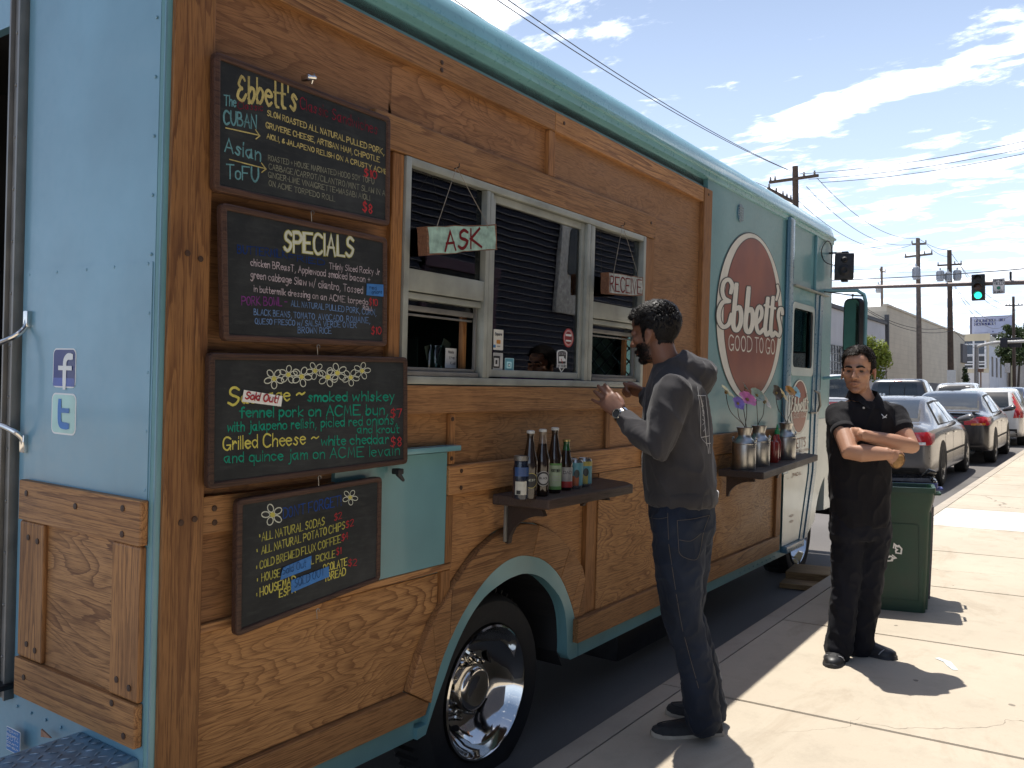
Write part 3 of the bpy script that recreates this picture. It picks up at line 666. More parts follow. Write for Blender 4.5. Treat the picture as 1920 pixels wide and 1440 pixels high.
# ---- wheels
def wheel(name, u, y, v, dual=False):
    M = Matrix.Translation((u, y, v)) @ Matrix.Rotation(pi / 2, 4, 'X')       # axle out towards -y
    g = MB(); g.lathe([(.275, -.02), (.285, .0), (.33, .012), (.375, .006), (.395, -.02), (.402, -.05), (.402, -.17), (.385, -.21), (.28, -.23), (.27, -.1), (.275, -.02)], 56, M, cap=False)
    for k in range(56):
        a = 2 * pi * k / 56; r = .4025; g.box((-.004, -.02, -.05), (.004, .004, .05), 0, M @ Matrix.Rotation(a, 4, 'Z') @ Matrix.Translation((r, 0, -.11)) @ Matrix.Rotation(pi / 2, 4, 'Z'))
    w = ob(name, g, RUBBER, T)
    g = MB(); g.lathe([(.276, -.012), (.276, .008), (.268, .012), (.262, .004), (.255, -.03), (.235, -.06), (.222, -.075), (.20, -.10), (.165, -.118), (.12, -.122), (.105, -.11), (.098, -.06), (.085, -.048), (.07, -.045), (.045, -.052), (.0, -.054)], 64, M, cap=False)
    r = ob('rim', g, CHROME, w, 40)
    for k in range(5):
        g = MB(); a = 2 * pi * k / 5 + .5; g.lathe([(0, .001), (.036, .001), (.036, .0035), (0, .0035)], 20, M @ Matrix.Translation((.185 * cos(a), .185 * sin(a), -.111)) @ Matrix.Rotation(a, 4, 'Z') @ Matrix.Rotation(.48, 4, 'Y') @ Matrix.Scale(.8, 4, (1, 0, 0)))
        ob('hand_hole', g, DARKIN, r)
    for k in range(10):
        g = MB(); a = 2 * pi * k / 10; g.lathe([(0, 0), (.013, 0), (.013, .012), (.009, .03), (0, .034)], 8, M @ Matrix.Translation((.132 * cos(a), .132 * sin(a), -.122)))
        ob('lug_nut', g, CHROME, r)
    return w
wheel('rear_wheel', 2.93, .075, .335); wheel('front_wheel', 7.70, .19, .36)
# ---- rear: door panel, wood, trim, handle, step
g = MB(); g.plate([(.013, .30), (.70, .30), (.70, 2.93), (.013, 2.93)], [], .006, .0, rearF)
DR = ob('rear_panel', g, TEALR, T, 0)
g = MB(); g.plate([(.02, 1.26), (.695, 1.26), (.695, 1.942), (.02, 1.930)], [], .0085, .006, rearF); ob('patch_panel', g, TEALR, DR, 0)
g = MB()
def rivet(y, z, d=.008, r=.0048): g.ball((U0 - d, y, z), (.003, r, r), 8, 5)
for i in range(11): rivet(.030, 1.33 + i * .155)
for y in (.04, .20, .34, .50, .66): rivet(y, 1.925)
for i in range(9): rivet(.08 + i * .085, .607)
ob('rivets', g, TEALR, DR)
def rfix(y, v, k=.0211): return y - (y - EY.y) * k, v - (v - EY.z) * k
def rboard(name, poly, mat, d=.034):
    poly = [rfix(*p) for p in poly]; d = d - .010
    g = MB(); g.plate(poly, [], d, .006, rearF); o = ob(name, g, mat, T, 0); b = o.modifiers.new('b', 'BEVEL'); b.width = .007; b.segments = 3; b.limit_method = 'ANGLE'; b.angle_limit = radians(40); baked(o, 1)
    for p in o.data.polygons: p.use_smooth = False
rboard('rear_rail', rect(.055, 1.176, .712, 1.298), WOODY, .040); rboard('rear_rail', rect(.060, .634, .716, .752), WOODY, .040)
rboard('rear_stile', rect(.565, .754, .708, 1.174), WOODRV, .034); rboard('rear_stile', rect(.062, .754, .198, 1.174), WOODRV, .034)
g = MB(); g.plate([rfix(*p, .01) for p in rect(.15, .73, .62, 1.20)], [], .010, .006, rearF); ob('rear_plywood', g, wood('plywood_rear', 'y', True), T, 0)
for y, z in ((.14, 1.27), (.14, 1.20), (.38, 1.25), (.66, 1.26), (.60, 1.12), (.655, 1.125), (.6, .79), (.65, .80), (.10, .79), (.16, .80), (.11, .66), (.65, .70), (.17, .735)):
    d = .030 if z > 1.174 or z < .753 else .024; y, z = rfix(y, z)
    g = MB(); g.lathe([(0, 0), (.009, 0), (.009, .002), (0, .003)], 10, Matrix.Translation((U0 - d - .0002, y, z)) @ Matrix.Rotation(-pi / 2, 4, 'Y'))
    ob('wood_peg', g, PEGW, T, 0)
g = MB(); g.box((U0 - .03, .712, .62), (U0, .722, 2.9), .002); g.box((U0 - .022, .724, .62), (U0, .756, 2.9), .003); g.box((U0 - .034, .758, .62), (U0, .768, 2.9), .002)
for i in range(14): g.ball((U0 - .023, .74, .75 + i * .16), .005, 8, 5)
ob('door_frame', g, ALUD, T)
g = MB(); g.box((U0 - .05, .70, .655), (U0 + .02, 1.76, .672), .003); ob('door_sill', g, BLACKM, T)
g = MB(); P = [(U0 - .012, .655, 1.80), (U0 - .02, .655, 1.765), (U0 - .045, .672, 1.735), (U0 - .085, .74, 1.70), (U0 - .10, .755, 1.67), (U0 - .10, .757, 1.51), (U0 - .085, .745, 1.485), (U0 - .045, .68, 1.455), (U0 - .02, .66, 1.43), (U0 - .012, .66, 1.40)]
g.tube(spline(P, 4), .0085, 10); g.box((U0 - .022, .642, 1.765), (U0 - .008, .668, 1.815), .003); g.box((U0 - .022, .645, 1.385), (U0 - .008, .672, 1.44), .003)
ob('grab_handle', g, CHROME, T)
# diamond plate step
g = MB(); g.box((U0 - .62, .03, .585), (U0 - .006, .318, .622), .006); g.box((U0 - .6, .05, .40), (U0, .07, .585)); g.box((U0 - .6, .28, .40), (U0, .30, .585))
STEP = ob('rear_step', g, simple('worn_step_paint', (.17, .27, .36), .4, .25, .3, 30), T)
g = MB()
for i in range(18):
    for j in range(9):
        x = U0 - .6 + i * .034; y = .05 + j * .031; a = .6 if (i + j) % 2 else -.6 + pi / 2 * 0
        n0 = len(g.b.verts); g.ball((0, 0, 0), (.014, .0038, .0028), 8, 5); g.b.verts.ensure_lookup_table()
        for vtx in g.b.verts[n0:]: vtx.co = Matrix.Translation((x, y, .6225)) @ Matrix.Rotation(a, 4, 'Z') @ vtx.co
ob('tread_lugs', g, simple('worn_lug', (.24, .33, .40), .35, .4, .5, 60), STEP)
# ------------------------------------------------------------------ hand lettering: a small single-stroke alphabet
_G = '''A=03 3b 63,16 56|B=03 0b,~0b 3b 4a 48 07,~07 47 65 43 03|C=~6a 4b 2b 09 05 23 43 64|D=03 0b,~0b 3b 69 65 33 03|E=6b 0b 03 63,07 47|F=6b 0b 03,07 47|G=~6a 4b 2b 09 05 23 43 65,36 66 63
H=03 0b,63 6b,07 67|I=03 0b|J=~4b 45 23 05|K=03 0b,5b 07 63|L=0b 03 53|M=03 1b 35 5b 63|N=03 0b 63 6b|O=~3b 1a 07 14 33 54 67 5a 3b|P=03 0b,~0b 4b 69 47 07|Q=~3b 1a 07 14 33 54 67 5a 3b,44 72|R=03 0b,~0b 4b 59 37 07,27 63
S=~5a 3b 1a 18 37 56 44 23 04|T=0b 6b,3b 33|U=~0b 06 23 43 66 6b|V=0b 33 6b|W=0b 13 38 53 6b|X=0b 63,6b 03|Y=0b 37 6b,37 33|Z=0b 6b 03 63
a=~48 28 07 05 23 35 47,48 43 53|b=0b 03,~06 28 47 45 23 04|c=~47 28 07 05 23 44|d=4b 43,~47 28 07 05 23 45|e=~06 46 47 28 07 05 23 44|f=~4b 3b 2a 28 23,08 48|g=~47 28 07 05 24 45,~48 42 20 01|h=0b 03,~06 28 47 45 43
i=03 08,0a 0b|j=~28 22 10 00,2a 2b|k=0b 03,48 05 43|l=0b 03|m=03 08,~06 18 37 33,~36 58 67 63|n=03 08,~06 28 47 43|o=~28 07 04 23 44 47 28|p=00 08,~07 28 47 45 23 04|q=40 48,~47 28 07 04 23 44|r=03 08,~06 28 37
s=~47 28 17 26 35 34 23 04|t=1b 14 23 33,08 38|u=~08 04 23 44,48 43|v=08 23 48|w=08 13 37 53 68|x=08 43,48 03|y=08 24,48 10|z=08 48 03 43
0=~3b 1a 07 14 33 54 67 5a 3b|1=19 2b 23|2=~0a 2b 4b 59 36 03,03 53|3=~0a 2b 4a 38 27,~27 46 54 33 04|4=3b 06 56,4b 43|5=5b 0b 08,~08 38 56 44 23 04|6=~4b 18 05 23 44 46 27 06|7=0b 5b 23|8=~3b 19 37 55 33 15 37 59 3b|9=~57 36 18 2a 4a 57 43
$=~5a 3b 1a 18 37 56 44 23 04,3c 32|,=13 01|.=03 04|+=07 47,29 25|-=07 37|/=02 4c|'=0b 09|~=~06 27 46 67|!=0b 06,03 04|&=~54 17 29 3a 49 05 23 55|#=~06 17 26 15 06|{=~5a 3b 19 18 37,~37 16 04 23 43 65'''
GL = {}
for ent in _G.replace('\n', '|').split('|'):
    k, v = ent.split('=', 1); ss = []
    for st in v.split(','):
        sm = st.startswith('~'); pp = [(int(q[0]), int(q[1:], 16) - 3) for q in st.strip('~').split()]
        ss.append((sm, pp))
    GL[k] = (max(p[0] for _, q in ss for p in q), ss)
def layout(txt):
    out = []; x = 0
    for ch in txt:
        if ch == ' ': x += 3.4; continue
        if ch not in GL: ch = '.'
        w, ss = GL[ch]
        for sm, pp in ss: out.append([(a + x, b) for a, b in (spl2(pp) if sm else pp)])
        x += w + 2.0
    return out, max(x - 2.0, .5)
def spl2(pp): return [(p.x, p.y) for p in spline(pp, 3)]
_lay = [0]
def write(g, txt, p0, p1, h, wd, mi, f, n, jit=.22, h1=None, slant=0.0):
    """strokes of txt from baseline point p0 to p1 (2-D design space) of cap height h; f maps design space to the surface, n is its normal"""
    ss, W = layout(txt); dx, dy = p1[0] - p0[0], p1[1] - p0[1]; g.mi = mi; h1 = h if h1 is None else h1
    r = random.Random(sum(map(ord, txt)) + int(p0[0]))
    for st in ss:
        ox, oy = r.uniform(-jit, jit), r.uniform(-jit, jit)
        pts = []
        for a, b in st:
            a2 = a + ox + r.uniform(-.07, .07); b2 = b + oy + r.uniform(-.07, .07); t = a2 / W; hh = (h + (h1 - h) * t) / 8
            pts.append(f(p0[0] + dx * t + slant * b2 * hh, p0[1] + dy * t - b2 * hh))
        _lay[0] = (_lay[0] + 1) % 9
        g.ribbon(pts, wd * r.uniform(.85, 1.12), n, .0006 + _lay[0] * .00007, .00006)
NS = V((0, -1, 0))                                   # outward normal of the truck side
def zoomS(ox, oy, s, y):
    def f(a, b):
        u, v = S(ox + a / s, oy + b / s, y); return V((u, y, v))
    return f
def quadpt(q, s, t): 
    a, b, c, d = [V((*p, 0)) for p in q]; top = a.lerp(b, s); bot = d.lerp(c, s); p = top.lerp(bot, t); return (p.x, p.y)
def insetq(q, e):
    a, b, c, d = q; w = abs(b[0] - a[0]); h = abs(a[1] - d[1])
    return [quadpt(q, s, t) for s, t in ((e / w, e / h), (1 - e / w, e / h), (1 - e / w, 1 - e / h), (e / w, 1 - e / h))]
def roundq(q, r, n=3):
    out = []
    for i in range(4):
        p = V((*q[i], 0)); a = (V((*q[i - 1], 0)) - p).normalized() * r; b = (V((*q[(i + 1) % 4], 0)) - p).normalized() * r
        for k in range(n + 1):
            t = k / n; c = p + a * (1 - t) ** 2 + b * t ** 2; out.append((c.x, c.y))
    return out
COLS = list(CH); CM = [CH[k] for k in COLS]; ci = {k: i for i, k in enumerate(COLS)}
def chalkboard(label, q, y, lines, o, flowers=(), e=.019):
    r = thing('chalkboard', label, 'chalkboard', TR0 + V((q[3][0], 0, 0)) + TIN * y + TUP * q[3][1], (LEAN, 0, 0), 'hanging menu chalkboards')
    base = V((q[3][0], y, q[3][1])); q2 = insetq(q, e)
    lf = lambda a, b, d: V((a, d, b)) - base
    g = MB(); g.plate(roundq(q, .018), [q2], y + .004, y + .030, lf)
    fr = ob('frame', g, FRAMEWOOD, r, 30); b = fr.modifiers.new('b', 'BEVEL'); b.width = .005; b.segments = 2; b.limit_method = 'ANGLE'; b.angle_limit = radians(50); baked(fr, 1)
    for p in fr.data.polygons: p.use_smooth = False
    g = MB(); g.plate(insetq(q, e - .004), [], y + .0095, y + .02, lf); sl = ob('slate', g, SLATE, r, 0)
    yy = y + .0095; ox, oy, s = o; zf = zoomS(ox, oy, s, yy); f = lambda a, b: zf(a, b) - base
    g = MB(); pv = 1.0 / s * 2.4 / F                 # metres per zoom pixel, roughly, at the boards
    for L in lines:
        txt, x0, y0, x1, y1, h, c = L[:7]; h = h * (.88 if h < 150 else .96); wd = (L[7] if len(L) > 7 else h * .12); 
        if len(L) > 8: write(g, txt, (x0, y0), (x1, y1), h, (wd * 1.38) * pv, ci[L[8]], f, NS, .05)
        write(g, txt, (x0, y0), (x1, y1), h, wd * .9 * pv, ci[c], (lambda a, b: f(a, b) + NS * (.0007 if len(L) > 8 else 0)), NS, .05 if len(L) > 8 else .22)
    for cx, cy, R, rot in flowers:
        g.mi = ci['W']; n = 5 if R > 50 else 6
        for k in range(n):
            a = rot + 2 * pi * k / n; pt = []
            for j in range(13):
                t = 2 * pi * j / 12; lx = R * .62 + R * .38 * cos(t); ly = R * .27 * sin(t); pt.append(f(cx + lx * cos(a) - ly * sin(a), cy + lx * sin(a) + ly * cos(a)))
            _lay[0] = (_lay[0] + 1) % 9; g.ribbon(pt, R * .105 * pv, NS, .0007 + _lay[0] * .00007)
        g.mi = ci['Y']; vs = [g.v(f(cx + R * .24 * cos(t), cy + R * .24 * sin(t)) + NS * .0016) for t in [2 * pi * j / 12 for j in range(12)]]; g.face(vs)
    ob('chalk_lettering', g, CM, sl, 0, recalc=False)
    return r, f, base
B1, _, _ = chalkboard('topmost chalkboard, sandwich menu with yellow script heading', [(1.447, 2.512), (2.139, 2.514), (2.147, 2.150), (1.456, 2.136)], -.045, [
    ("{bbett's", 262, 428, 700, 512, 190, 'y', 27), ('Classic Sandwiches', 732, 492, 1310, 692, 92, 'R', 9), ('The', 162, 466, 246, 480, 84, 't', 13), ('CUBAN', 158, 604, 402, 642, 108, 't', 17), ('Asian', 165, 815, 432, 886, 112, 't', 16), ('ToFU', 178, 1012, 416, 1038, 112, 't', 16),
    ('SLOW ROASTED ALL NATURAL PULLED PORK,', 485, 545, 1358, 840, 46, 'y', 9.5), ('GRUYERE CHEESE, ARTISAN HAM, CHIPOTLE', 475, 636, 1326, 898, 44, 'y', 9.5), ('AIOLI, & JALAPENO RELISH ON A CRUSTY ACME', 480, 716, 1386, 990, 40, 'y', 8.5),
    ('$10', 1212, 1002, 1304, 1022, 64, 'r', 13), ('ROASTED + HOUSE MARINATED HODO SOY TOFU', 490, 882, 1284, 1060, 44, 'G', 6.5), ('CABBAGE/CARROT/CILANTRO/MINT SLAW IN A', 496, 948, 1366, 1150, 46, 'G', 6.5), ('GINGER-LIME VINAIGRETTE+WASABI AIOLI', 492, 1008, 1252, 1184, 44, 'G', 6.5), ('ON ACME TORPEDO ROLL', 496, 1072, 992, 1192, 44, 'G', 6.5), ('$8', 1200, 1258, 1268, 1284, 76, 'r', 14),
    ('Classic', 262, 495, 450, 512, 60, 'R', 7)], (380, 80, 4.0))
B2, _, _ = chalkboard('second chalkboard down, headed SPECIALS in fat white letters', [(1.479, 2.110), (2.138, 2.110), (2.150, 1.746), (1.499, 1.731)], -.045, [
    ('SPECIALS', 735, 478, 1350, 535, 178, 'W', 31, 'L'), ('BUTTERMILK', 312, 498, 752, 548, 78, 'B', 13), ('FRIED', 772, 560, 1090, 612, 55, 'B', 12), ('chicken BReasT, Applewood smoked bacon +', 432, 612, 1505, 772, 68, 'P', 9.5), ('THinly Sliced Rocky Jr', 1138, 642, 1592, 698, 60, 'P', 8.5),
    ('green cabbage Slaw w/ cilantro, Tossed', 432, 724, 1440, 868, 74, 'P', 9.5), ('in buttermilk dressing on an ACME torpedo', 460, 848, 1484, 968, 62, 'P', 9), ('ROLL', 1442, 1008, 1530, 1022, 38, 'P', 8), ('PORK BOWL -', 350, 966, 756, 978, 84, 'p', 13), ('ALL NATURAL PULLED PORK, CORN,', 795, 978, 1558, 1062, 56, 'b', 9), ('BLACK BEANS, TOMATO, AVOCADO, ROMAINE,', 460, 1056, 1502, 1134, 58, 'b', 9), ('QUESO FRESCO w/ SALSA VERDE OVER', 470, 1138, 1382, 1174, 54, 'b', 9), ('BROWN RICE', 856, 1220, 1158, 1226, 58, 'b', 9), ('$10', 1497, 968, 1572, 976, 66, 'r', 11), ('$10', 1516, 1230, 1606, 1230, 72, 'r', 11)], (380, 370, 4.8))
B3, _, _ = chalkboard('wide chalkboard with a row of daisies above green lettering', [(1.449, 1.698), (2.247, 1.714), (2.262, 1.344), (1.456, 1.326)], -.052, [
    ('S', 228, 572, 322, 570, 165, 'Y', 24), ('ausage ~', 350, 560, 915, 522, 130, 'Y', 19), ('smoked whiskey', 945, 540, 1722, 532, 92, 'g', 19), ('fennel pork on ACME bun,', 330, 682, 1662, 658, 100, 'g', 18), ('$7', 1690, 688, 1790, 682, 84, 'r', 14), ('with jalapeno relish, picled red onions,', 222, 812, 1742, 742, 92, 'g', 14), ('and krout', 1390, 826, 1766, 822, 76, 'g', 14), ('Grilled Cheese ~', 186, 976, 1040, 916, 126, 'Y', 17), ('white cheddar', 1066, 936, 1672, 916, 92, 'g', 15), ('$8', 1690, 945, 1786, 940, 92, 'r', 15), ('and quince jam on ACME levain', 196, 1092, 1768, 1022, 100, 'g', 13)],
    (380, 640, 4.8), [(640, 335, 92, .3), (768, 300, 84, -.2), (888, 318, 92, .1), (1010, 265, 80, .5), (1124, 322, 90, 0), (1210, 285, 90, .7), (1330, 325, 78, .2), (1432, 266, 78, -.1)])
B4, _, _ = chalkboard('lowest chalkboard, drinks and extras list with blue tape', [(1.558, 1.289), (2.143, 1.309), (2.148, .957), (1.564, .899)], -.045, [
    ("DON'T FORGET!", 590, 412, 1076, 302, 96, 'D', 12), ('.', 392, 566, 400, 560, 120, 'L', 20), ('ALL NATURAL SODAS', 410, 604, 935, 468, 74, 'L', 12), ('.', 368, 690, 376, 686, 120, 'L', 20), ('ALL NATURAL POTATO CHIPS', 406, 714, 1106, 502, 70, 'L', 12), ('.', 365, 830, 373, 826, 120, 'L', 18), ('COLD BREWED FLUX COFFEE', 392, 838, 1072, 616, 70, 'L', 12), ('.', 372, 936, 380, 932, 120, 'L', 18), ('HOUSE', 406, 946, 562, 902, 74, 'L', 12), ('L PICKLE', 822, 800, 1026, 738, 66, 'L', 12), ('.', 362, 1064, 370, 1060, 120, 'L', 18), ('HOUSEMAD', 392, 1070, 690, 965, 78, 'Y', 12.5), ('OCOLATE', 925, 868, 1126, 808, 70, 'Y', 12.5), ('ESPR', 556, 1080, 690, 1035, 68, 'Y', 12.5), ('TBREAD', 935, 945, 1112, 888, 68, 'Y', 12.5),
    ('$2', 1020, 432, 1080, 414, 60, 'r', 9), ('$2', 1116, 494, 1180, 474, 60, 'r', 9), ('$4', 1082, 604, 1134, 584, 60, 'r', 9), ('$1', 1036, 722, 1076, 712, 64, 'r', 10), ('$2', 1136, 814, 1206, 810, 60, 'r', 10)], (400, 880, 4.5), [(497, 383, 92, -.6), (1152, 236, 66, .2)])
# arrow heads on the top board are part of its lettering
zf = zoomS(380, 80, 4.0, -.0355); bs = V((1.456, -.045, 2.136))
for PP in (([(395, 655), (425, 700), (398, 722)], [(172, 640), (300, 668), (424, 696)]), ([(440, 905), (472, 948), (442, 972)], [(200, 876), (330, 910), (470, 946)])):
    g = MB(); g.mi = ci['y']
    for k_, P in enumerate(PP): g.ribbon([zf(*p) - bs for p in P], .0038, NS, .0016 + .0003 * k_)
    ob('chalk_arrow', g, CM, [c for c in B1.children if c.name.startswith('slate')][0], 0, recalc=False)
# pieces of paper and tape stuck on the boards
def sticker(name, label, cat, q, o, y, mat, lines=(), group=None, curl=.0):
    ox, oy, s = o; zf = zoomS(ox, oy, s, y); P = [zf(*p) for p in q]; base = P[3].copy()
    r = thing(name, label, cat, TR0 + V((base.x, 0, 0)) + TIN * base.y + TUP * base.z, (LEAN, 0, 0), group)
    g = MB(); N = 6; rows = []
    for j in range(2):
        rows.append([])
        for i in range(N + 1):
            t = i / N; p = (P[0].lerp(P[1], t) if j == 0 else P[3].lerp(P[2], t)) - base; p.y -= curl * (2 * t - 1) ** 4; rows[j].append(p)
    for d in (0, .0006):
        for i in range(N): g.face([g.v(p + V((0, d, 0))) for p in (rows[0][i], rows[0][i + 1], rows[1][i + 1], rows[1][i])])
    pb = ob('paper', g, mat, r, 30)
    if lines:
        g = MB()
        for L in lines: write(g, L[0], L[1:3], L[3:5], L[5], L[7], ci[L[6]], lambda a, b: zf(a, b) - base + NS * .001, NS, .1, slant=L[8] if len(L) > 8 else 0)
        ob('lettering', g, CM, pb, 0, recalc=False)
    return r
TAPE = simple('blue_tape', (.035, .17, .46), .6, 0, .2, 20)
sticker('sticky_note', 'small blue note reading red onions on the SPECIALS chalkboard', 'note', [(1476, 776), (1630, 786), (1628, 894), (1472, 880)], (380, 370, 4.8), -.0375, TAPE, [('red', 1500, 826, 1560, 836, 34, 'k', .0012), ('onions', 1520, 872, 1612, 866, 36, 'k', .0012)], curl=.001)
q = [(366, 436), (713, 492), (700, 586), (348, 541)]
sticker('sold_out_card', 'white card with red Sold Out! covering a word on the daisy chalkboard', 'card', q, (380, 640, 4.8), -.046, WHITE, [('Sold Out!', 378, 516, 668, 553, 62, 'r', .0044, .25)], curl=.003)
sticker('tape_strip', 'shorter blue tape strip with looping Sold Out handwriting on lowest chalkboard', 'tape', [(585, 830), (827, 728), (820, 836), (562, 936)], (400, 880, 4.5), -.0375, TAPE, [('Sold Out', 580, 890, 780, 822, 62, 'k', .0013)], curl=.001)
sticker('tape_strip', 'lower blue tape strip marked SOLD OUT in capitals on lowest chalkboard', 'tape', [(655, 936), (972, 818), (976, 905), (655, 1043)], (400, 880, 4.5), -.0378, TAPE, [('SOLD OUT', 684, 998, 935, 888, 68, 'k', .0014)], curl=.001)
# hooks and eyes between the boards, clamp on the top one
for px, py, lb in ((574, 150, 'chrome clamp'), (583, 404, 'wire hook'), (594, 655, 'wire hook'), (596, 900, 'wire hook'), (593, 1149, 'screw eye')):
    u, v = S(px, py, -.035); y = -.036
    o = thing('hanging_hook', {150: 'shiny metal clip at the top edge of the topmost chalkboard', 404: 'thin wire hook between the topmost board and the SPECIALS board', 655: 'thin wire hook between the SPECIALS board and the daisy board', 900: 'thin wire hook between the daisy board and the lowest board', 1149: 'small screw eye at the bottom edge of the lowest board'}[py], 'hook', TR0 + V((u, 0, 0)) + TIN * y + TUP * v, (LEAN, 0, 0), 'hooks holding the chalkboards')
    g = MB()
    if py == 150:
        g.box((-.011, -.018, -.004), (.004, .012, .012), .002); g.cap_tube([(-.004, -.016, .004), (.012, -.022, .006)], [.006, .007], 8); g.cap_tube([(.012, -.01, -.008), (.012, -.02, .016)], [.003, .003], 6)
    else:
        g.tube([(.006 * cos(t), -.006, .008 + .006 * sin(t)) for t in [pi * k / 6 - .8 for k in range(10)]] + [(-.002, -.004, -.004), (.001, -.002, -.018)], .0013, 6)
    ob('wire', g, CHROME if py == 150 else simple('wire', (.3, .29, .27), .35, .9), o)
g = MB(); u, v = S(747, 886, -.03); g.box((u - .016, -.045, v - .006), (u + .012, -.012, v + .014), .004); g.cap_tube([(u - .006, -.035, v - .004), (u + .014, -.04, v - .026)], [.010, .006], 8); ob('flap_latch', g, BLACKP, fl)
# ---- round logos
LG = [([(168, 515), (178, 455), (150, 412), (112, 432), (97, 500), (112, 560), (150, 585)], 32), ([(150, 588), (100, 600), (70, 670), (72, 750), (105, 798), (150, 775), (172, 700)], 34), ([(213, 455), (200, 600), (187, 760), (196, 815), (222, 822), (247, 770), (252, 690), (238, 640), (214, 650)], 36), ([(313, 485), (300, 640), (287, 770), (296, 830), (322, 836), (343, 780), (347, 700), (333, 655), (310, 668)], 36),
      ([(378, 770), (415, 720), (420, 660), (402, 632), (382, 665), (374, 750), (382, 820), (404, 848), (432, 820)], 30), ([(470, 568), (458, 700), (448, 810), (460, 862), (486, 838)], 32), ([(513, 560), (502, 700), (494, 815), (506, 872), (528, 845)], 30), ([(446, 622), (485, 634), (528, 646)], 20), ([(590, 690), (585, 650), (565, 655), (555, 710), (566, 770), (574, 830), (560, 872), (538, 850)], 26), ([(549, 462), (556, 510), (540, 575)], 20)]
def logo(par, C0, rx, ry, y, k):
    cx, cy = C0; zf = zoomS(1330, 430, 4.364, 0)
    def f(a, b, z):
        p = zf(a, b); return V((cx + (p.x - 5.82) / .655 * rx, y - z, cy + (p.z - 2.113) / .573 * ry))
    def el(sx, sy, dx=0): return [(cx + dx * rx + rx * sx * cos(t), cy + ry * sy * sin(t)) for t in [2 * pi * i / 72 for i in range(72)]]
    g = MB()
    g.mi = 0; g.plate(el(1.015, 1.012), [], y, None, sideF); g.mi = 1; g.plate(el(1, 1), [], y - .0006, None, sideF); g.mi = 0; g.plate(el(.845, .955, .02), [], y - .0012, None, sideF)
    g.mi = 2; g.plate(el(.832, .945, .02), [], y - .0018, None, sideF)
    def rib(w, mi, z):
        for i, (pp, ww) in enumerate(LG):
            h = MB(); pts = [V((p.x, p.y, 0)) for p in spline(pp, 4)]; h.mi = mi
            h.ribbon(pts, [(ww + w)] * len(pts), V((0, 0, 1)))
            zz = z + i * .00006; mp = {}
            for q in h.b.verts: mp[q] = g.v(f(q.co.x, q.co.y, zz))
            g.mi = mi
            for fc in h.b.faces: g.face([mp[q] for q in fc.verts])
            for e in (pts[0], pts[-1]): g.face([g.v(f(e.x + (ww + w) * .5 * cos(t), e.y + (ww + w) * .5 * sin(t), zz + .00003)) for t in [2 * pi * j / 14 for j in range(14)]])
            h.b.free()
    rib(16, 0, .0024); rib(0, 1, .0034)
    ff = lambda a, b: f(a, b, .003)
    for t, a0, b0, a1, b1 in (('GOOD', 152, 985, 338, 1000), ('TO', 364, 1004, 432, 1010), ('GO', 455, 1013, 526, 1020)): write(g, t, (a0, b0), (a1, b1), 118, .0105 * k, 1, ff, NS, 0)
    red = NT('logo_red'); n = red.noise(2.2, detail=3); red = red.out(red.ramp(n, [(.35, (.16, .022, .014)), (.65, (.26, .05, .018))]), .4, coat=.15)
    ob('round_logo', g, [simple('logo_black', (.012, .012, .012), .4), CREAMV, red], par, 0, recalc=False)
logo(T, (5.82, 2.113), .655, .573, -.004, 1); logo(CD, (6.925, 1.49), .235, .213, -.0165, .37)
# faded door lettering, small print, flag marks
g = MB(); zf = zoomS(1420, 720, 3.79, -.0165); faded = simple('faded_red_lettering', (.27, .13, .08), .6); faded2 = simple('ghost_lettering', (.42, .34, .29), .6)
for t, a0, b0, a1, b1, h, w, m in (("BETT'S", 262, 460, 342, 440, 64, .011, 0), ('FOOD TRUCK CATERING', 262, 490, 372, 470, 14, .003, 0), ('OAKLAND CA', 225, 606, 360, 578, 14, .003, 1), ('510.555', 250, 655, 305, 645, 20, .005, 0), ('- - - -', 212, 690, 315, 655, 30, .006, 1), ('#', 228, 960, 255, 950, 50, .006, 1), ('#', 228, 1000, 255, 990, 50, .006, 1)):
    if t == '510.555': t = 'SNACKS'
    write(g, t, (a0, b0), (a1, b1), h, w, m, zf, NS, .03)
ob('door_lettering', g, [faded, faded2], CD, 0, recalc=False)
# ---- stickers on the rear panel
def rsq(y0, z0, y1, z1, r, d, mat, name, par, fx=None):
    g = MB(); g.plate(rrect(y0, z0, y1, z1, r), [], d, d - .001, rearF); return ob(name, g, mat, par, 0)
NAVY = simple('navy_sticker', (.018, .028, .16), .35, 0, .2, 9); MINT = simple('mint_sticker', (.42, .66, .60), .35, 0, .15, 9)
a = rsq(.382, 1.588, .508, 1.702, .018, .0095, WHITE, 'social_sticker', DR); rsq(.386, 1.592, .504, 1.698, .015, .0102, NAVY, 'sticker_field', a); rsq(.386, 1.592, .504, 1.616, .004, .0108, simple('navy_light', (.06, .10, .36), .35), 'sticker_band', a)
g = MB(); fy = lambda yy, zz: V((U0 - .0115, yy, zz)); NB = V((-1, 0, 0))
P = [(.440, 1.592), (.440, 1.650), (.437, 1.668), (.424, 1.678), (.405, 1.678)]; g.ribbon([fy(*p) for p in [(q.x, q.y) for q in spline(P, 4)]], .019, NB, 0); g.ribbon([fy(.466, 1.645), fy(.408, 1.645)], .017, NB, .0004); ob('white_letter_f', g, WHITE, a, 0)
b = rsq(.376, 1.452, .510, 1.572, .020, .0095, WHITE, 'social_sticker', DR); rsq(.381, 1.457, .505, 1.567, .016, .0102, MINT, 'sticker_field', b)
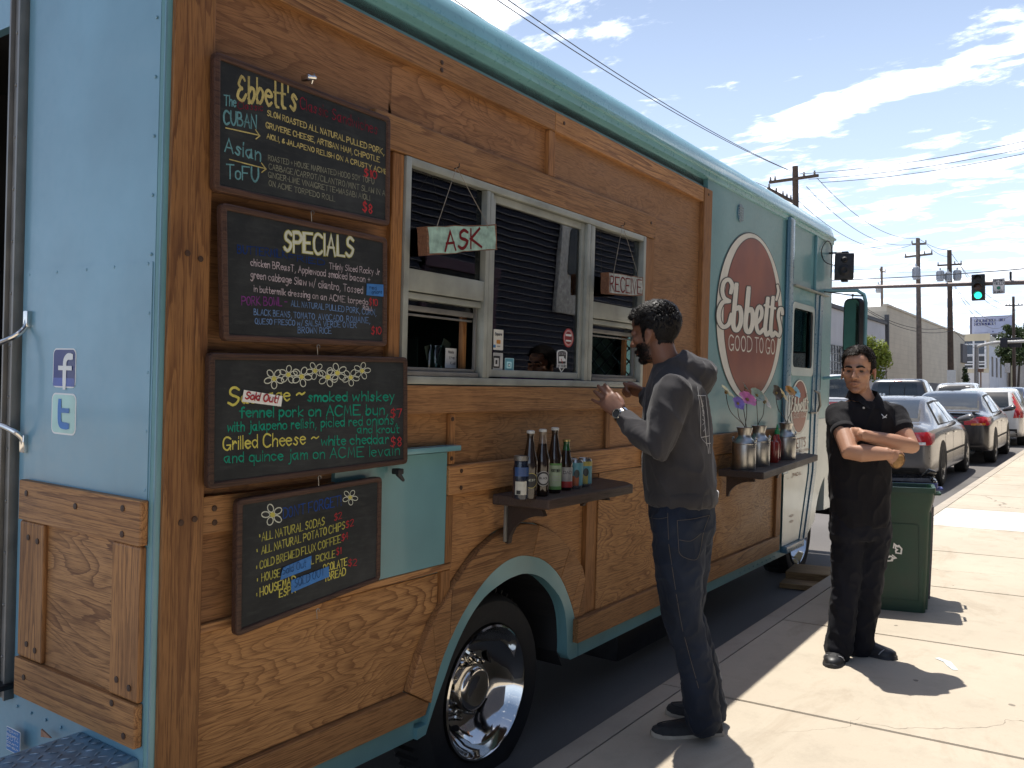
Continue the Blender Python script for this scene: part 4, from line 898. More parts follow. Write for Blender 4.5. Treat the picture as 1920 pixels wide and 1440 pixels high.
g = MB(); P = [(.462, 1.545), (.462, 1.500), (.455, 1.482), (.438, 1.478), (.418, 1.478)]; g.ribbon([fy(*p) for p in [(q.x, q.y) for q in spline(P, 4)]], .020, NB, 0); g.ribbon([fy(.462, 1.522), fy(.418, 1.522)], .018, NB, .0004); ob('blue_letter_t', g, simple('letter_blue', (.01, .15, .45), .35), b, 0)
y0, z0 = RR(33, 1357); y1, z1 = RR(58, 1404)
c = rsq(y1, z1 - .012, y0, z0 + .004, .003, .032, WHITE, 'permit_sticker', DR); rsq(y1 + .002, z1 - .010, y0 - .002, z0 + .002, .002, .0326, simple('permit_blue', (.02, .16, .42), .4), 'sticker_field', c)
g = MB()
for k, (t, h) in enumerate((('PERMIT', .006), ('FOOD SAFETY', .005), ('2014', .011), ('COUNTY', .005), ('DEPT HEALTH', .005))): write(g, t, (y0 - .008, -(z0 - .008 - k * .0115)), (y1 + .008, -(z0 - .008 - k * .0115)), h, .0012, 0, lambda q, w: V((U0 - .0332, q, -w)), NB, 0)
ob('lettering', g, WHITE, c, 0, recalc=False)
g = MB(); ya, za = RR(100, 1360); g.plate([(ya, za), (ya, za - .022), (ya - .055, za - .012)], [], .036, .031, rearF); ob('reflector', g, simple('reflector_amber', (.35, .17, .10), .3), DR, 0)
# ---- stickers on the middle window
def wst(name, px0, py0, px1, py1, mat, y=-.0025 + WY, par=SH, shape='r', r=.004):
    u0, v0 = S(px0, py0, y); u1, v1 = S(px1, py1, y)
    if v1 > v0: v0, v1 = v1, v0
    g = MB(); P = rrect(u0, v1, u1, v0, r) if shape == 'r' else circ((u0 + u1) / 2, (v0 + v1) / 2, abs(u1 - u0) / 2, abs(v0 - v1) / 2, 28)
    g.plate(P, [], y, y + .001, sideF); return ob(name, g, mat, par, 0)
a = wst('card_sticker', 926, 617, 943, 657, CREAMV); z = zoomS(900, 590, 9.143, WY - .004); g = MB(); write(g, 'Square', (258, 352), (370, 358), 46, .0022, ci['k'], z, NS, 0); ob('lettering', g, CM, a, 0, recalc=False)
wst('sticker_mark', 931.5, 637, 938.5, 645, simple('orange_mark', (.62, .25, .03)), WY - .0035, a); wst('sticker_mark', 925.5, 646, 929.5, 652, simple('blue_mark', (.03, .18, .42)), WY - .0035, a); wst('sticker_mark', 932, 648, 938, 651, simple('grey_mark', (.35, .35, .35)), WY - .0035, a)
a = wst('reader_sticker', 925, 661, 942, 701, simple('grey_sticker', (.45, .45, .43))); wst('sticker_mark', 925.5, 667, 937, 690, BLACKP, WY - .0035, a); wst('sticker_mark', 927, 671, 935, 687, simple('pale_mark', (.6, .6, .58)), WY - .0045, a, r=.002); wst('sticker_mark', 929.5, 675, 932.5, 683, BLACKP, WY - .0055, a, r=.001)
a = wst('pay_sticker', 947, 671, 963, 698, simple('pale_teal_sticker', (.36, .56, .60))); wst('sticker_mark', 948, 672.5, 962, 697, simple('teal_mark', (.10, .30, .36)), WY - .0035, a); wst('sticker_mark', 950.5, 678, 959, 691, simple('pale_teal_mark', (.45, .72, .75)), WY - .0045, a); wst('sticker_mark', 952.5, 681, 957, 688, simple('teal_mark2', (.10, .30, .36)), WY - .0055, a, r=.001); wst('sticker_mark', 953.8, 683, 955.8, 686.5, WHITE, WY - .0062, a, r=.001)
a = wst('round_red_sticker', 1057, 615, 1075, 652, simple('red_sticker', (.45, .05, .05)), shape='c'); wst('sticker_ring', 1058.5, 618, 1073.5, 649, simple('pale_pink', (.55, .36, .34)), WY - .0035, a, 'c'); wst('sticker_field', 1059.8, 621, 1072.2, 646, simple('dark_red', (.24, .012, .015)), WY - .0045, a, 'c')
wst('sticker_mark', 1061, 626, 1071.5, 631, WHITE, WY - .0055, a); wst('sticker_mark', 1061, 637, 1071, 641, WHITE, WY - .0055, a)
z = zoomS(900, 590, 9.143, WY - .003); P = [z(*p) for p in [(1320, 640), (1340, 610), (1405, 600), (1470, 615), (1495, 645), (1485, 840), (1487, 912), (1450, 915), (1395, 995), (1350, 905), (1315, 905), (1322, 840)]]
g = MB(); g.plate([(p.x, p.z) for p in P], [], WY - .003, WY - .002, sideF); a = ob('shield_sticker', g, WHITE, SH, 0)
P = [z(*p) for p in [(1340, 650), (1355, 630), (1405, 622), (1460, 635), (1475, 655), (1465, 838), (1340, 838)]]; g = MB(); g.plate([(p.x, p.z) for p in P], [], WY - .004, WY - .003, sideF); P = [z(*p) for p in [(1372, 915), (1435, 918), (1396, 965)]]; g.plate([(p.x, p.z) for p in P], [], WY - .004, WY - .003, sideF); ob('shield_field', g, BLACKP, a, 0)
P = [z(*p) for p in [(1352, 715), (1430, 712), (1435, 745), (1460, 760), (1462, 800), (1355, 800)]]; g = MB(); g.plate([(p.x, p.z) for p in P], [], WY - .005, WY - .004, sideF); ob('shield_van', g, WHITE, a, 0)
g = MB(); z = zoomS(900, 590, 9.143, WY - .005); write(g, 'ON THE GO', (1352, 690), (1465, 690), 44, .002, ci['w'], z, NS, 0); write(g, 'OFF THE GRID', (1330, 900), (1475, 902), 40, .002, ci['k'], z, NS, 0); z2 = zoomS(900, 590, 9.143, WY - .0062); g.mi = ci['r']; g.ribbon([z2(1395, 765), z2(1415, 830)], .006, NS); ob('lettering', g, CM, a, 0, recalc=False)
# ---- hanging plank signs
MINTP = simple('weathered_mint_paint', (.30, .45, .38), .7, 0, .35, 30, .2, 90); GREYP = simple('weathered_grey_paint', (.33, .35, .33), .75, 0, .35, 40, .2, 90)
def plank(label, q, o, txt, tl, th, top, mat, endw):
    ox, oy, s = o; y = -.082; zf = zoomS(ox, oy, s, y); P = [zf(*p) for p in q]; base = P[3].copy()
    r = thing('hanging_sign', label, 'sign', TR0 + V((base.x, 0, 0)) + TIN * base.y + TUP * base.z, (LEAN, 0, 0), 'painted plank signs hung in the windows')
    rr = random.Random(len(txt)); E = []
    for i in range(4):
        a, b = P[i], P[(i + 1) % 4]; m = 8 if i % 2 == 0 else 5
        for k in range(m): t = k / m; E.append(a.lerp(b, t) + V((rr.uniform(-.003, .003), 0, rr.uniform(-.0025, .0025))))
    pl = [(p.x - base.x, p.z - base.z) for p in E]
    g = MB(); g.plate(pl, [], 0, .042, sideF); ob('plank', g, SIGNWOOD, r, 0)
    c = V((sum(p[0] for p in pl) / len(pl), 0, sum(p[1] for p in pl) / len(pl)))
    g = MB(); rr2 = random.Random(5); g.plate([(c.x + (a - c.x) * (.955 + rr2.uniform(-.015, .015)), c.z + (b - c.z) * (.93 + rr2.uniform(-.03, .03))) for a, b in pl], [], -.0008, .0, sideF); pf = ob('painted_face', g, mat, r, 0)
    g = MB(); write(g, txt, tl[:2], tl[2:], th, .0115 if len(txt) < 4 else .0075, 0, lambda a, b: zf(a, b) - base + NS * .001, NS, .12); ob('lettering', g, CH['m'], pf, 0, recalc=False)
    top = V((top[0], -.04, top[1])) - base; g = MB()
    for k in (.14, .86):
        a = P[0].lerp(P[1], k) - base + V((0, .005, -.008)); g.tube([a + V((0, -.006, -.006)), a + V((0, -.006, .01)), top], .0011, 5)
    ob('cord', g, simple('grey_cord', (.32, .28, .22), .9), r)
    g = MB(); g.cap_tube([top + V((0, .01, -.004)), top + V((0, -.012, .0)), top + V((0, -.012, .012))], .002, 6); ob('nail', g, BLACKM, r)
plank('mint green plank sign painted ASK, hung in the wide left serving window', [(232, 455), (618, 443), (622, 582), (240, 612)], (720, 270, 2.938), 'ASK', (335, 588, 532, 566), 100, (2.496, 2.424), MINTP, 0)
plank('grey plank sign painted RECEIVE, hung in the narrow right window', [(282, 165), (640, 225), (640, 415), (282, 390)], (1090, 480, 5.535), 'RECEIVE', (298, 358, 622, 398), 146, (3.813, 2.424), GREYP, 0)
# ------------------------------------------------------------------ shelves on the truck and what stands on them
def shelfboard(name, poly, v, th):
    g = MB(); g.plate(poly, [], v - th, v, lambda a, b, d: V((a, b, d))); o = ob(name, g, DARKWOOD, T, 30)
    b = o.modifiers.new('b', 'BEVEL'); b.width = .006; b.segments = 2; b.limit_method = 'ANGLE'; b.angle_limit = radians(40); baked(o, 1)
    for p in o.data.polygons: p.use_smooth = False
    return o
s1 = shelfboard('drinks_shelf', [(2.83, .0), (2.865, -.25), (3.58, -.255), (3.64, -.20), (3.70, .0)], 1.18, .042)
s2 = shelfboard('condiment_shelf', [(5.20, -.03), (5.23, -.31), (6.95, -.165), (7.07, -.03)], 1.118, .045)
def bracket(u, v, h, w, par, mat):
    g = MB(); P = [(-.03, v), (-.03, v - h), (-.045, v - h)] + [(-.045 - (w - .03) * (1 - cos(t)), v - h + (h - .03) * sin(t)) for t in [pi / 2 * k / 6 for k in range(1, 7)]] + [(-w - .0, v)]
    g.plate(P, [], u - .012, u + .012, lambda a, b, d: V((d, a, b))); ob('bracket', g, mat, par, 30)
bracket(2.90, 1.137, .16, .20, s1, DARKWOOD); bracket(3.50, 1.137, .07, .16, s1, DARKWOOD); bracket(5.36, 1.072, .14, .2, s2, DARKWOOD); bracket(6.35, 1.072, .1, .12, s2, DARKWOOD)
g = MB(); g.box((2.872, -.04, .985), (2.888, -.03, 1.137), .002); ob('bracket_strip', g, ALUD, s1)
def tw(u, y, v): return TR0 + V((u, 0, 0)) + TIN * y + TUP * v
def onshelf(name, label, cat, u, y, v, group, rz=0): return thing(name, label, cat, tw(u, y, v), (LEAN, 0, rz), group)
GRP1 = 'drinks lined up on the shelf'
DKGL = simple('dark_bottle_glass', (.018, .010, .006), .06, 0, .2, 20, coat=.6, spec=.6); GRGL = simple('green_bottle_glass', (.01, .075, .022), .06, 0, .2, 20, coat=.6); CLGL = simple('pale_bottle_glass', (.16, .12, .09), .08, 0, .2, 20, coat=.6)
PAPER = simple('label_paper', (.52, .50, .42), .7, 0, .12, 60)
def su(px, py, y): return S(px, py, y)[0]
def bottle(label, px, base, y, h, r, mat, capm, lab, neck=None, nr=.013):
    u = su(px, base - 20, y); b = onshelf('bottle', label, 'bottle', u, y, 1.18, GRP1)
    g = MB(); g.lathe([(0, 0), (r * .9, 0), (r, .008), (r, h * .52), (r * .97, h * .57), (r * .72, h * .67), (nr * 1.25, h * .80), (nr, h * .90), (nr * 1.12, h * .965), (nr * 1.12, h * .985), (0, h * .985)], 24); ob('glass', g, mat, b)
    if neck: g = MB(); g.lathe([(nr * 1.3, h * .79), (nr * 1.04, h * .90), (nr * 1.16, h * .965)], 20, cap=False); ob('neck_glass', g, neck, b)
    g = MB(); g.lathe([(0, h * .965), (nr * 1.25, h * .965), (nr * 1.25, h * 1.0), (nr * .9, h * 1.008), (0, h * 1.008)], 18); ob('cap', g, capm, b)
    lab(b, r, h); return b
def wrap(b, r, z0, z1, a0, a1, mat, d=.0008, name='label_band'):
    g = MB(); n = 14; A = [[g.v(((r + d) * cos(a0 + (a1 - a0) * i / n), (r + d) * sin(a0 + (a1 - a0) * i / n), z)) for i in range(n + 1)] for z in (z0, z1)]
    for i in range(n): g.face((A[0][i], A[0][i + 1], A[1][i + 1], A[1][i]))
    return ob(name, g, mat, b, 60)
VA = -pi / 2 - .75                                  # direction of the viewer as seen from the shelf
def disc(b, r, z, R, mat, d=.001, a=VA, ry=None, inner=0, name='label_disc'):
    g = MB(); n = 30; ry = ry or R
    P = lambda k, t: ((r + d) * cos(a + k * R * cos(t) / r), (r + d) * sin(a + k * R * cos(t) / r), z + k * ry * sin(t))
    O = [g.v(P(1, 2 * pi * i / n)) for i in range(n)]
    K = [[g.v(P(k, 2 * pi * i / n)) for i in range(n)] for k in ((inner,) if inner else (.66, .33))]
    prev = O
    for q in K:
        for i in range(n): g.face((prev[i], prev[(i + 1) % n], q[(i + 1) % n], q[i]))
        prev = q
    if not inner: g.face(prev)
    return ob(name, g, mat, b, 60)
def curvetext(b, r, txt, z, h, mat, w, a=VA, span=1.0, d=.0022):
    ss, W = layout(txt); g = MB(); n = V((0, 0, 1))
    for i, st in enumerate(ss):
        pts = [V((p[0] / W - .5, p[1] / 8, 0)) for p in st]; hb = MB(); hb.ribbon([V((p.x * span * r, p.y * h, 0)) for p in pts], w, n)
        mp = {q: g.v(((r + d + i * 5e-5) * cos(a + q.co.x / r), (r + d + i * 5e-5) * sin(a + q.co.x / r), z + q.co.y)) for q in hb.b.verts}
        for f in hb.b.faces: g.face([mp[q] for q in f.verts])
        hb.b.free()
    ob('lettering', g, mat, b, 0, recalc=False)
def lab_round(ring, field, txt, col):
    def f(b, r, h):
        disc(b, r, h * .27, .030, ring, .0008); k = disc(b, r, h * .27, .0275, BLACKP, .0012); disc(b, r, h * .27, .021, field, .0016); curvetext(b, r, txt, h * .265, .007, col, .0013, span=1.0)
    return f
YEL = simple('label_yellow', (.48, .40, .12), .6); GRN = simple('label_green', (.10, .26, .07), .6); LGRN = simple('label_pale_green', (.35, .44, .30), .6); REDL = simple('label_red', (.42, .03, .03), .5); SILV = simple('label_silver', (.38, .38, .37), .4)
def lab_rect(c1, c2, txt, col, split=None):
    def f(b, r, h):
        wrap(b, r, h * .06, h * .46, VA - 1.15, VA + 1.15, c1); wrap(b, r, h * .11, h * .43, VA - .85, VA + .85, c2, .0014)
        if split: wrap(b, r, h * .06, h * .18, VA - 1.15, VA + 1.15, split, .002)
        curvetext(b, r, txt, h * .33, .012, col, .0016, span=1.2); 
        for k in range(3): wrap(b, r, h * (.20 + .03 * k), h * (.207 + .03 * k), VA - .6, VA + .5, SILV, .0024, 'print_line')
    return f
CAPW = simple('white_cap', (.5, .5, .47), .4); CAPG = simple('gold_cap', (.45, .36, .14), .3, .7)
b = onshelf('jar', 'squat glass jar with a blue lid and pale label, left end of the drinks shelf', 'jar', su(976, 905, -.15), -.15, 1.18, GRP1)
g = MB(); g.lathe([(0, 0), (.030, 0), (.032, .006), (.032, .118), (.027, .135), (.027, .15), (0, .15)], 24); ob('glass', g, simple('blue_dark_glass', (.012, .018, .035), .1, coat=.5), b)
g = MB(); g.lathe([(0, .150), (.029, .150), (.029, .168), (0, .169)], 24); ob('lid', g, ALUD, b); wrap(b, .032, .018, .07, VA - .9, VA + .6, PAPER); wrap(b, .032, .02, .035, VA - .7, VA - .2, BLACKP, .0015); wrap(b, .0322, .09, .125, VA - 1.0, VA + 1.0, simple('jar_blue', (.03, .08, .22), .4))
bottle('dark soda bottle with a yellow ringed round label on the drinks shelf', 993, 905, -.165, .265, .031, DKGL, CAPW, lab_round(YEL, BLACKP, 'BEST', CH['W']))
bottle('dark soda bottle with a pale round label and clear neck on the drinks shelf', 1016, 900, -.165, .268, .031, DKGL, CAPW, lab_round(SILV, SILV, 'BLACK', CH['k']), neck=CLGL)
bottle('tall brown bottle with a green square label on the drinks shelf', 1039, 897, -.150, .270, .031, DKGL, CAPW, lab_rect(GRN, LGRN, 'ROOT BEER', CH['k']))
bottle('short bottle with green neck and red and silver label on the drinks shelf', 1061, 893, -.135, .215, .029, DKGL, CAPG, lab_rect(SILV, SILV, 'DAD', CH['k'], REDL), neck=GRGL)
def canm(label, px, y, top, side, low):
    u = su(px, 880, y); c = onshelf('drink_can', label, 'can', u, y, 1.18, GRP1); r = .033
    g = MB(); g.lathe([(0, .004), (.025, .002), (.028, 0), (r, .012), (r, .113), (.028, .122), (.0275, .125), (.026, .1235), (0, .121)], 26); ob('tin', g, simple('can_tin', (.5, .5, .48), .3, .9), c)
    wrap(c, r, .013, .112, 0, 2 * pi, side); wrap(c, r, .092, .112, 0, 2 * pi, top, .0012); wrap(c, r, .013, .055, VA - .9, VA + .2, low, .0014); disc(c, r, .065, .012, simple('can_dark', (.04, .05, .05), .4), .002, VA - .1, .018)
ORB = simple('can_orange', (.48, .12, .04), .45); TEALC = simple('can_teal', (.12, .36, .42), .45); YELC = simple('can_yellow', (.55, .44, .10), .45)
canm('red topped fruit drink can behind the others on the drinks shelf', 1069, -.075, REDL, SILV, REDL)
canm('drink can with teal top and orange peach picture on the drinks shelf', 1079, -.13, TEALC, TEALC, ORB)
canm('yellow rimmed teal drink can at the right end of the drinks row', 1096, -.125, YELC, TEALC, YELC)
# condiment shelf: milk cans with metal flowers
GRP2 = 'milk cans on the condiment shelf'
def milkcan(label, u, y):
    c = onshelf('milk_can', label, 'milk can', u, y, 1.118, GRP2)
    g = MB(); g.lathe([(0, .002), (.072, 0), (.074, .004), (.074, .165), (.072, .172), (.05, .192), (.040, .205), (.039, .222), (.050, .262), (.052, .264), (.046, .260), (.035, .222), (0, .215)], 36); ob('body', g, STEEL, c, 40)
    for s_ in (VA + .9, VA + .9 + pi):
        g = MB(); e = V((cos(s_), sin(s_), 0)); t = V((-sin(s_), cos(s_), 0)); g.tube(spline([e * .066 + t * .028 + V((0, 0, .172)), e * .07 + t * .026 + V((0, 0, .19)), e * .068 + V((0, 0, .20)), e * .07 - t * .026 + V((0, 0, .19)), e * .066 - t * .028 + V((0, 0, .172))], 4), .005, 7); ob('handle', g, STEEL, c)
    g = MB(); g.lathe([(.0745, .158), (.0765, .163), (.0745, .169)], 36, cap=False); ob('shoulder_ring', g, STEEL, c)
    return c
u1, u2, u3 = su(1395, 850, -.145), su(1422, 850, -.125), su(1473, 830, -.10)
milkcan('front steel milk can holding metal flowers on the condiment shelf', u1, -.145); milkcan('second steel milk can, half hidden behind the front milk can', u2, -.125); milkcan('steel milk can at the far end of the condiment shelf', u3, -.10)
def flower(label, px, py, can, mat, kind, size):
    u, y = can; d = .02 * rnd.uniform(-1, 1); yy = y + d; hu, hv = S(px, py, yy); size *= 1.3; c = onshelf('metal_flower', label, 'flower', u, y, 1.118 + .20, 'metal flowers in the milk cans')
    H0 = V((hu - u, d, hv - 1.318)); g = MB(); x = rnd.uniform(-.02, .02)
    g.tube(spline([(x * .5, x * .5, -.12), (x, x, .05), (H0.x * .75 + x * .4, d, H0.z * .6), H0 - V((0, 0, .004))], 6), .0022, 6); ob('stem', g, BLACKM, c)
    M = Matrix.Translation(H0) @ Matrix.Rotation(rnd.uniform(-.5, .5), 4, 'Z') @ Matrix.Rotation(1.15 + rnd.uniform(-.4, .3), 4, 'X')
    g = MB()
    for k in range(kind):
        a = 2 * pi * k / kind; rings = []
        for t, w, z in ((.10, .16, 0), (.45, .46, .10), (.8, .50, .22), (1.0, .30, .20), (1.06, .08, .16)):
            e = V((cos(a), sin(a), 0)); q = V((-sin(a), cos(a), 0)); rings.append([g.v(M @ (e * t * size + q * w * size * s_ + V((0, 0, z * size + abs(s_) * .10 * size)))) for s_ in (-1, -.4, .4, 1)])
        for A, B in zip(rings, rings[1:]):
            for i in range(3): g.face((A[i], A[i + 1], B[i + 1], B[i]))
    ob('petals', g, mat, c, 60)
    g = MB(); g.ball(M @ V((0, 0, .06 * size)), size * .22, 10, 6); ob('flower_centre', g, simple('flower_eye', (.25, .17, .05), .5), c)
def fm(n, c): return simple(n, tuple(min(.8, x * 1.2) for x in c), .35, .1, .25, 30)
K1, K2, K3 = (u1, -.145), (u2, -.125), (u3, -.10)
flower('pale yellow metal flower leaning out left from the milk cans', 1361, 736, K1, fm('petal_yellow', (.60, .52, .22)), 5, .040)
flower('purple metal flower low on the left of the milk cans', 1383, 757, K1, fm('petal_purple', (.20, .14, .40)), 5, .034)
flower('big pink metal flower with round petals in the front milk can', 1400, 750, K1, fm('petal_pink', (.55, .13, .27)), 5, .046)
flower('grey green metal flower above the second milk can', 1418, 742, K2, fm('petal_sage', (.26, .30, .20)), 6, .042)
flower('tan metal flower drooping right of the second milk can', 1433, 754, K2, fm('petal_tan', (.46, .40, .28)), 5, .044)
flower('small grey and white metal bud high behind the pink flower', 1397, 727, K1, fm('petal_grey', (.42, .40, .38)), 4, .026)
flower('dark brown metal flower reaching between the milk cans', 1454, 737, K3, fm('petal_brown', (.07, .055, .04)), 6, .042)
flower('shiny gold metal flower over the far milk can', 1466, 742, K3, fm('petal_gold', (.62, .45, .16)), 5, .044)
flower('small orange metal flower over the far milk can', 1480, 734, K3, fm('petal_orange', (.52, .23, .03)), 6, .034)
flower('pale blue metal flower at the right over the far milk can', 1491, 736, K3, fm('petal_blue', (.30, .52, .56)), 5, .036)
GRP3 = 'sauce bottles on the condiment shelf'
def squeeze(label, px, y, prof, mat, capprof, capm, lab=None, base=850):
    c = onshelf('sauce_bottle', label, 'bottle', su(px, base, y), y, 1.118, GRP3)
    g = MB(); g.lathe(prof, 22); ob('bottle', g, mat, c); g = MB(); g.lathe(capprof, 18); ob('cap', g, capm, c)
    if lab: wrap(c, lab[0], lab[1], lab[2], 0, 2 * pi, lab[3], .0006)
MUST = simple('mustard', (.55, .33, .04), .4); CHILI = simple('red_sauce', (.30, .03, .022), .25, coat=.5)
squeeze('yellow mustard bottle with pointed nozzle behind the milk cans', 1441, -.09, [(0, 0), (.024, 0), (.027, .01), (.025, .05), (.027, .10), (.020, .125), (0, .128)], MUST, [(0, .125), (.016, .125), (.016, .145), (.009, .155), (.004, .195), (0, .196)], MUST, (.0262, .03, .092, simple('mustard_label', (.05, .07, .10), .4)))
squeeze('clear squeeze bottle of red sauce beside the mustard', 1451, -.13, [(0, 0), (.030, 0), (.034, .008), (.034, .125), (.029, .145), (.012, .155), (0, .156)], CHILI, [(0, .15), (.012, .15), (.006, .19), (0, .191)], CHILI)
squeeze('red chilli sauce bottle with a green cap on the condiment shelf', 1456, -.08, [(0, 0), (.030, 0), (.032, .008), (.032, .13), (.018, .165), (.014, .19), (0, .19)], CHILI, [(0, .185), (.019, .185), (.018, .215), (.009, .222), (.004, .255), (0, .256)], simple('green_cap', (.02, .30, .10), .35))
# loudspeaker and its bracket, cab mirror: bolted to the truck
g = MB(); M = Matrix.Translation((7.72, -.13, 2.69)) @ Matrix.Rotation(.27, 4, 'Z'); g.box((-.045, -.078, -.112), (.055, .078, .112), .012, M); sp = ob('loudspeaker', g, BLACKP, T)
g = MB()
for z, r in ((.055, .028), (-.035, .05)): g.lathe([(r, 0), (r * .9, -.006), (r * .5, -.015), (r * .3, -.006), (0, -.004)], 24, M @ Matrix.Translation((-.046, 0, z)) @ Matrix.Rotation(-pi / 2, 4, 'Y') @ Matrix.Scale(-1, 4, (0, 0, 1)), cap=False)
ob('speaker_cone', g, simple('speaker_cone', (.025, .025, .028), .7), sp)
g = MB(); g.box((7.70, -.16, 2.802), (7.75, -.11, 2.82), .004); g.box((7.70, -.16, 2.56), (7.75, -.11, 2.578), .004); g.tube([(7.73, -.13, 2.815), (7.73, .01, 2.815)], .008, 6); ob('speaker_bracket', g, BLACKM, sp)
g = MB(); g.tube(spline([(7.68, -.06, 2.70), (7.55, -.012, 2.72), (7.45, -.01, 2.80), (7.6, -.012, 2.90), (7.72, -.02, 2.86), (7.73, -.02, 2.6)], 6), .004, 6); ob('speaker_cable', g, BLACKM, sp)
def wl(p): q = p - TR0; return V((q.x, q.dot(TIN), q.dot(TUP)))
mm = wl(dep(1596, 611, 7.35)); D_ = (EYE - dep(1596, 611, 7.35)).normalized()
MM = Matrix.Translation(mm) @ Matrix.Rotation(-.50, 4, 'Z')
mf = lambda a, b, d: MM @ V((d, a, b))
g = MB(); g.plate(rrect(-.088, -.235, .088, .235, .05), [], .0, .05, mf); mh = ob('wing_mirror', g, BLACKP, T, 40); b_ = mh.modifiers.new('b', 'BEVEL'); b_.width = .012; b_.segments = 3; b_.limit_method = 'ANGLE'; baked(mh, 1)
g = MB(); g.plate(rrect(-.076, -.222, .076, .222, .045), [], -.0012, .0, mf); ob('mirror_glass', g, simple('mirror_glass', (.30, .42, .37), .04, 1.0, .05), mh, 0)
ax, top = mm + V((.035, -.135, 0)), .30
g = MB(); g.tube([mm + V((.06, -.10, -.42)), mm + V((.06, -.10, .20)), mm + V((.06, -.08, .27)), mm + V((.05, -.03, .305)), mm + V((-.05, .20, .30)), mm + V((-.10, .38, .295))], .016, 8); g.tube([mm + V((.06, -.10, -.42)), mm + V((-.05, .3, -.46))], .014, 8); ob('mirror_arm', g, TEAL, mh)
g = MB(); g.tube([mm + V((.02, .0, .235)), mm + V((.03, .0, .262)), mm + V((.06, -.10, .255))], .006, 6); g.tube([mm + V((.02, 0, .262)), mm + V((-.1, .28, .30))], .005, 6); g.ball(mm + V((.02, 0, .262)), .012, 8, 6); ob('mirror_stay', g, BLACKM, mh)
# ---- things inside, seen through the windows
c = thing('note_card', 'handwritten white card propped inside the lower left serving window', 'card', tw(2.665, .10, 1.685), (LEAN, 0, 0))
g = MB(); g.box((-.032, 0, 0), (.036, .002, .078)); pc = ob('paper', g, WHITE, c, 0)
g = MB()
for t, z in (('Malala', .058), ('the', .036), ('Kid!', .014)): write(g, t, (-.024 + (.078 - z) * .3, -z), (.008 + (.078 - z) * .3, -z), .011, .0015, ci['k'], lambda a, b: V((a, -.001, -b)), NS, .2)
ob('lettering', g, CM, pc, 0, recalc=False)
c = thing('tip_jar', 'glass tip jar with folded notes behind the handwritten card', 'jar', tw(2.68, .19, 1.66), (LEAN, 0, 0))
g = MB(); g.lathe([(0, 0), (.036, 0), (.04, .015), (.04, .09), (.034, .105), (.034, .115)], 20, cap=False); ob('glass', g, GLASSC, c)
g = MB(); g.box((-.02, -.01, .04), (.028, -.006, .15), 0, Matrix.Rotation(.4, 4, 'Y')); g.box((-.02, .01, .03), (.02, .014, .12), 0, Matrix.Rotation(-.3, 4, 'Y')); ob('banknotes', g, simple('banknote', (.10, .13, .09), .8), c)
# ---- wheel chock by the front wheel
p = gnd(1518, 1082, -.2); c = thing('wooden_block', 'short brown timber block wedged at the front wheel on the road', 'block', V((7.45, 1.96, gz(7.45, -.2))), (0, 0, .1))
g = MB(); g.box((-.32, -.1, 0), (.06, .28, .09), .006); g.box((-.55, -.06, 0), (-.36, .28, .04), .004); ob('timber', g, BLOCKWOOD, c, 0)
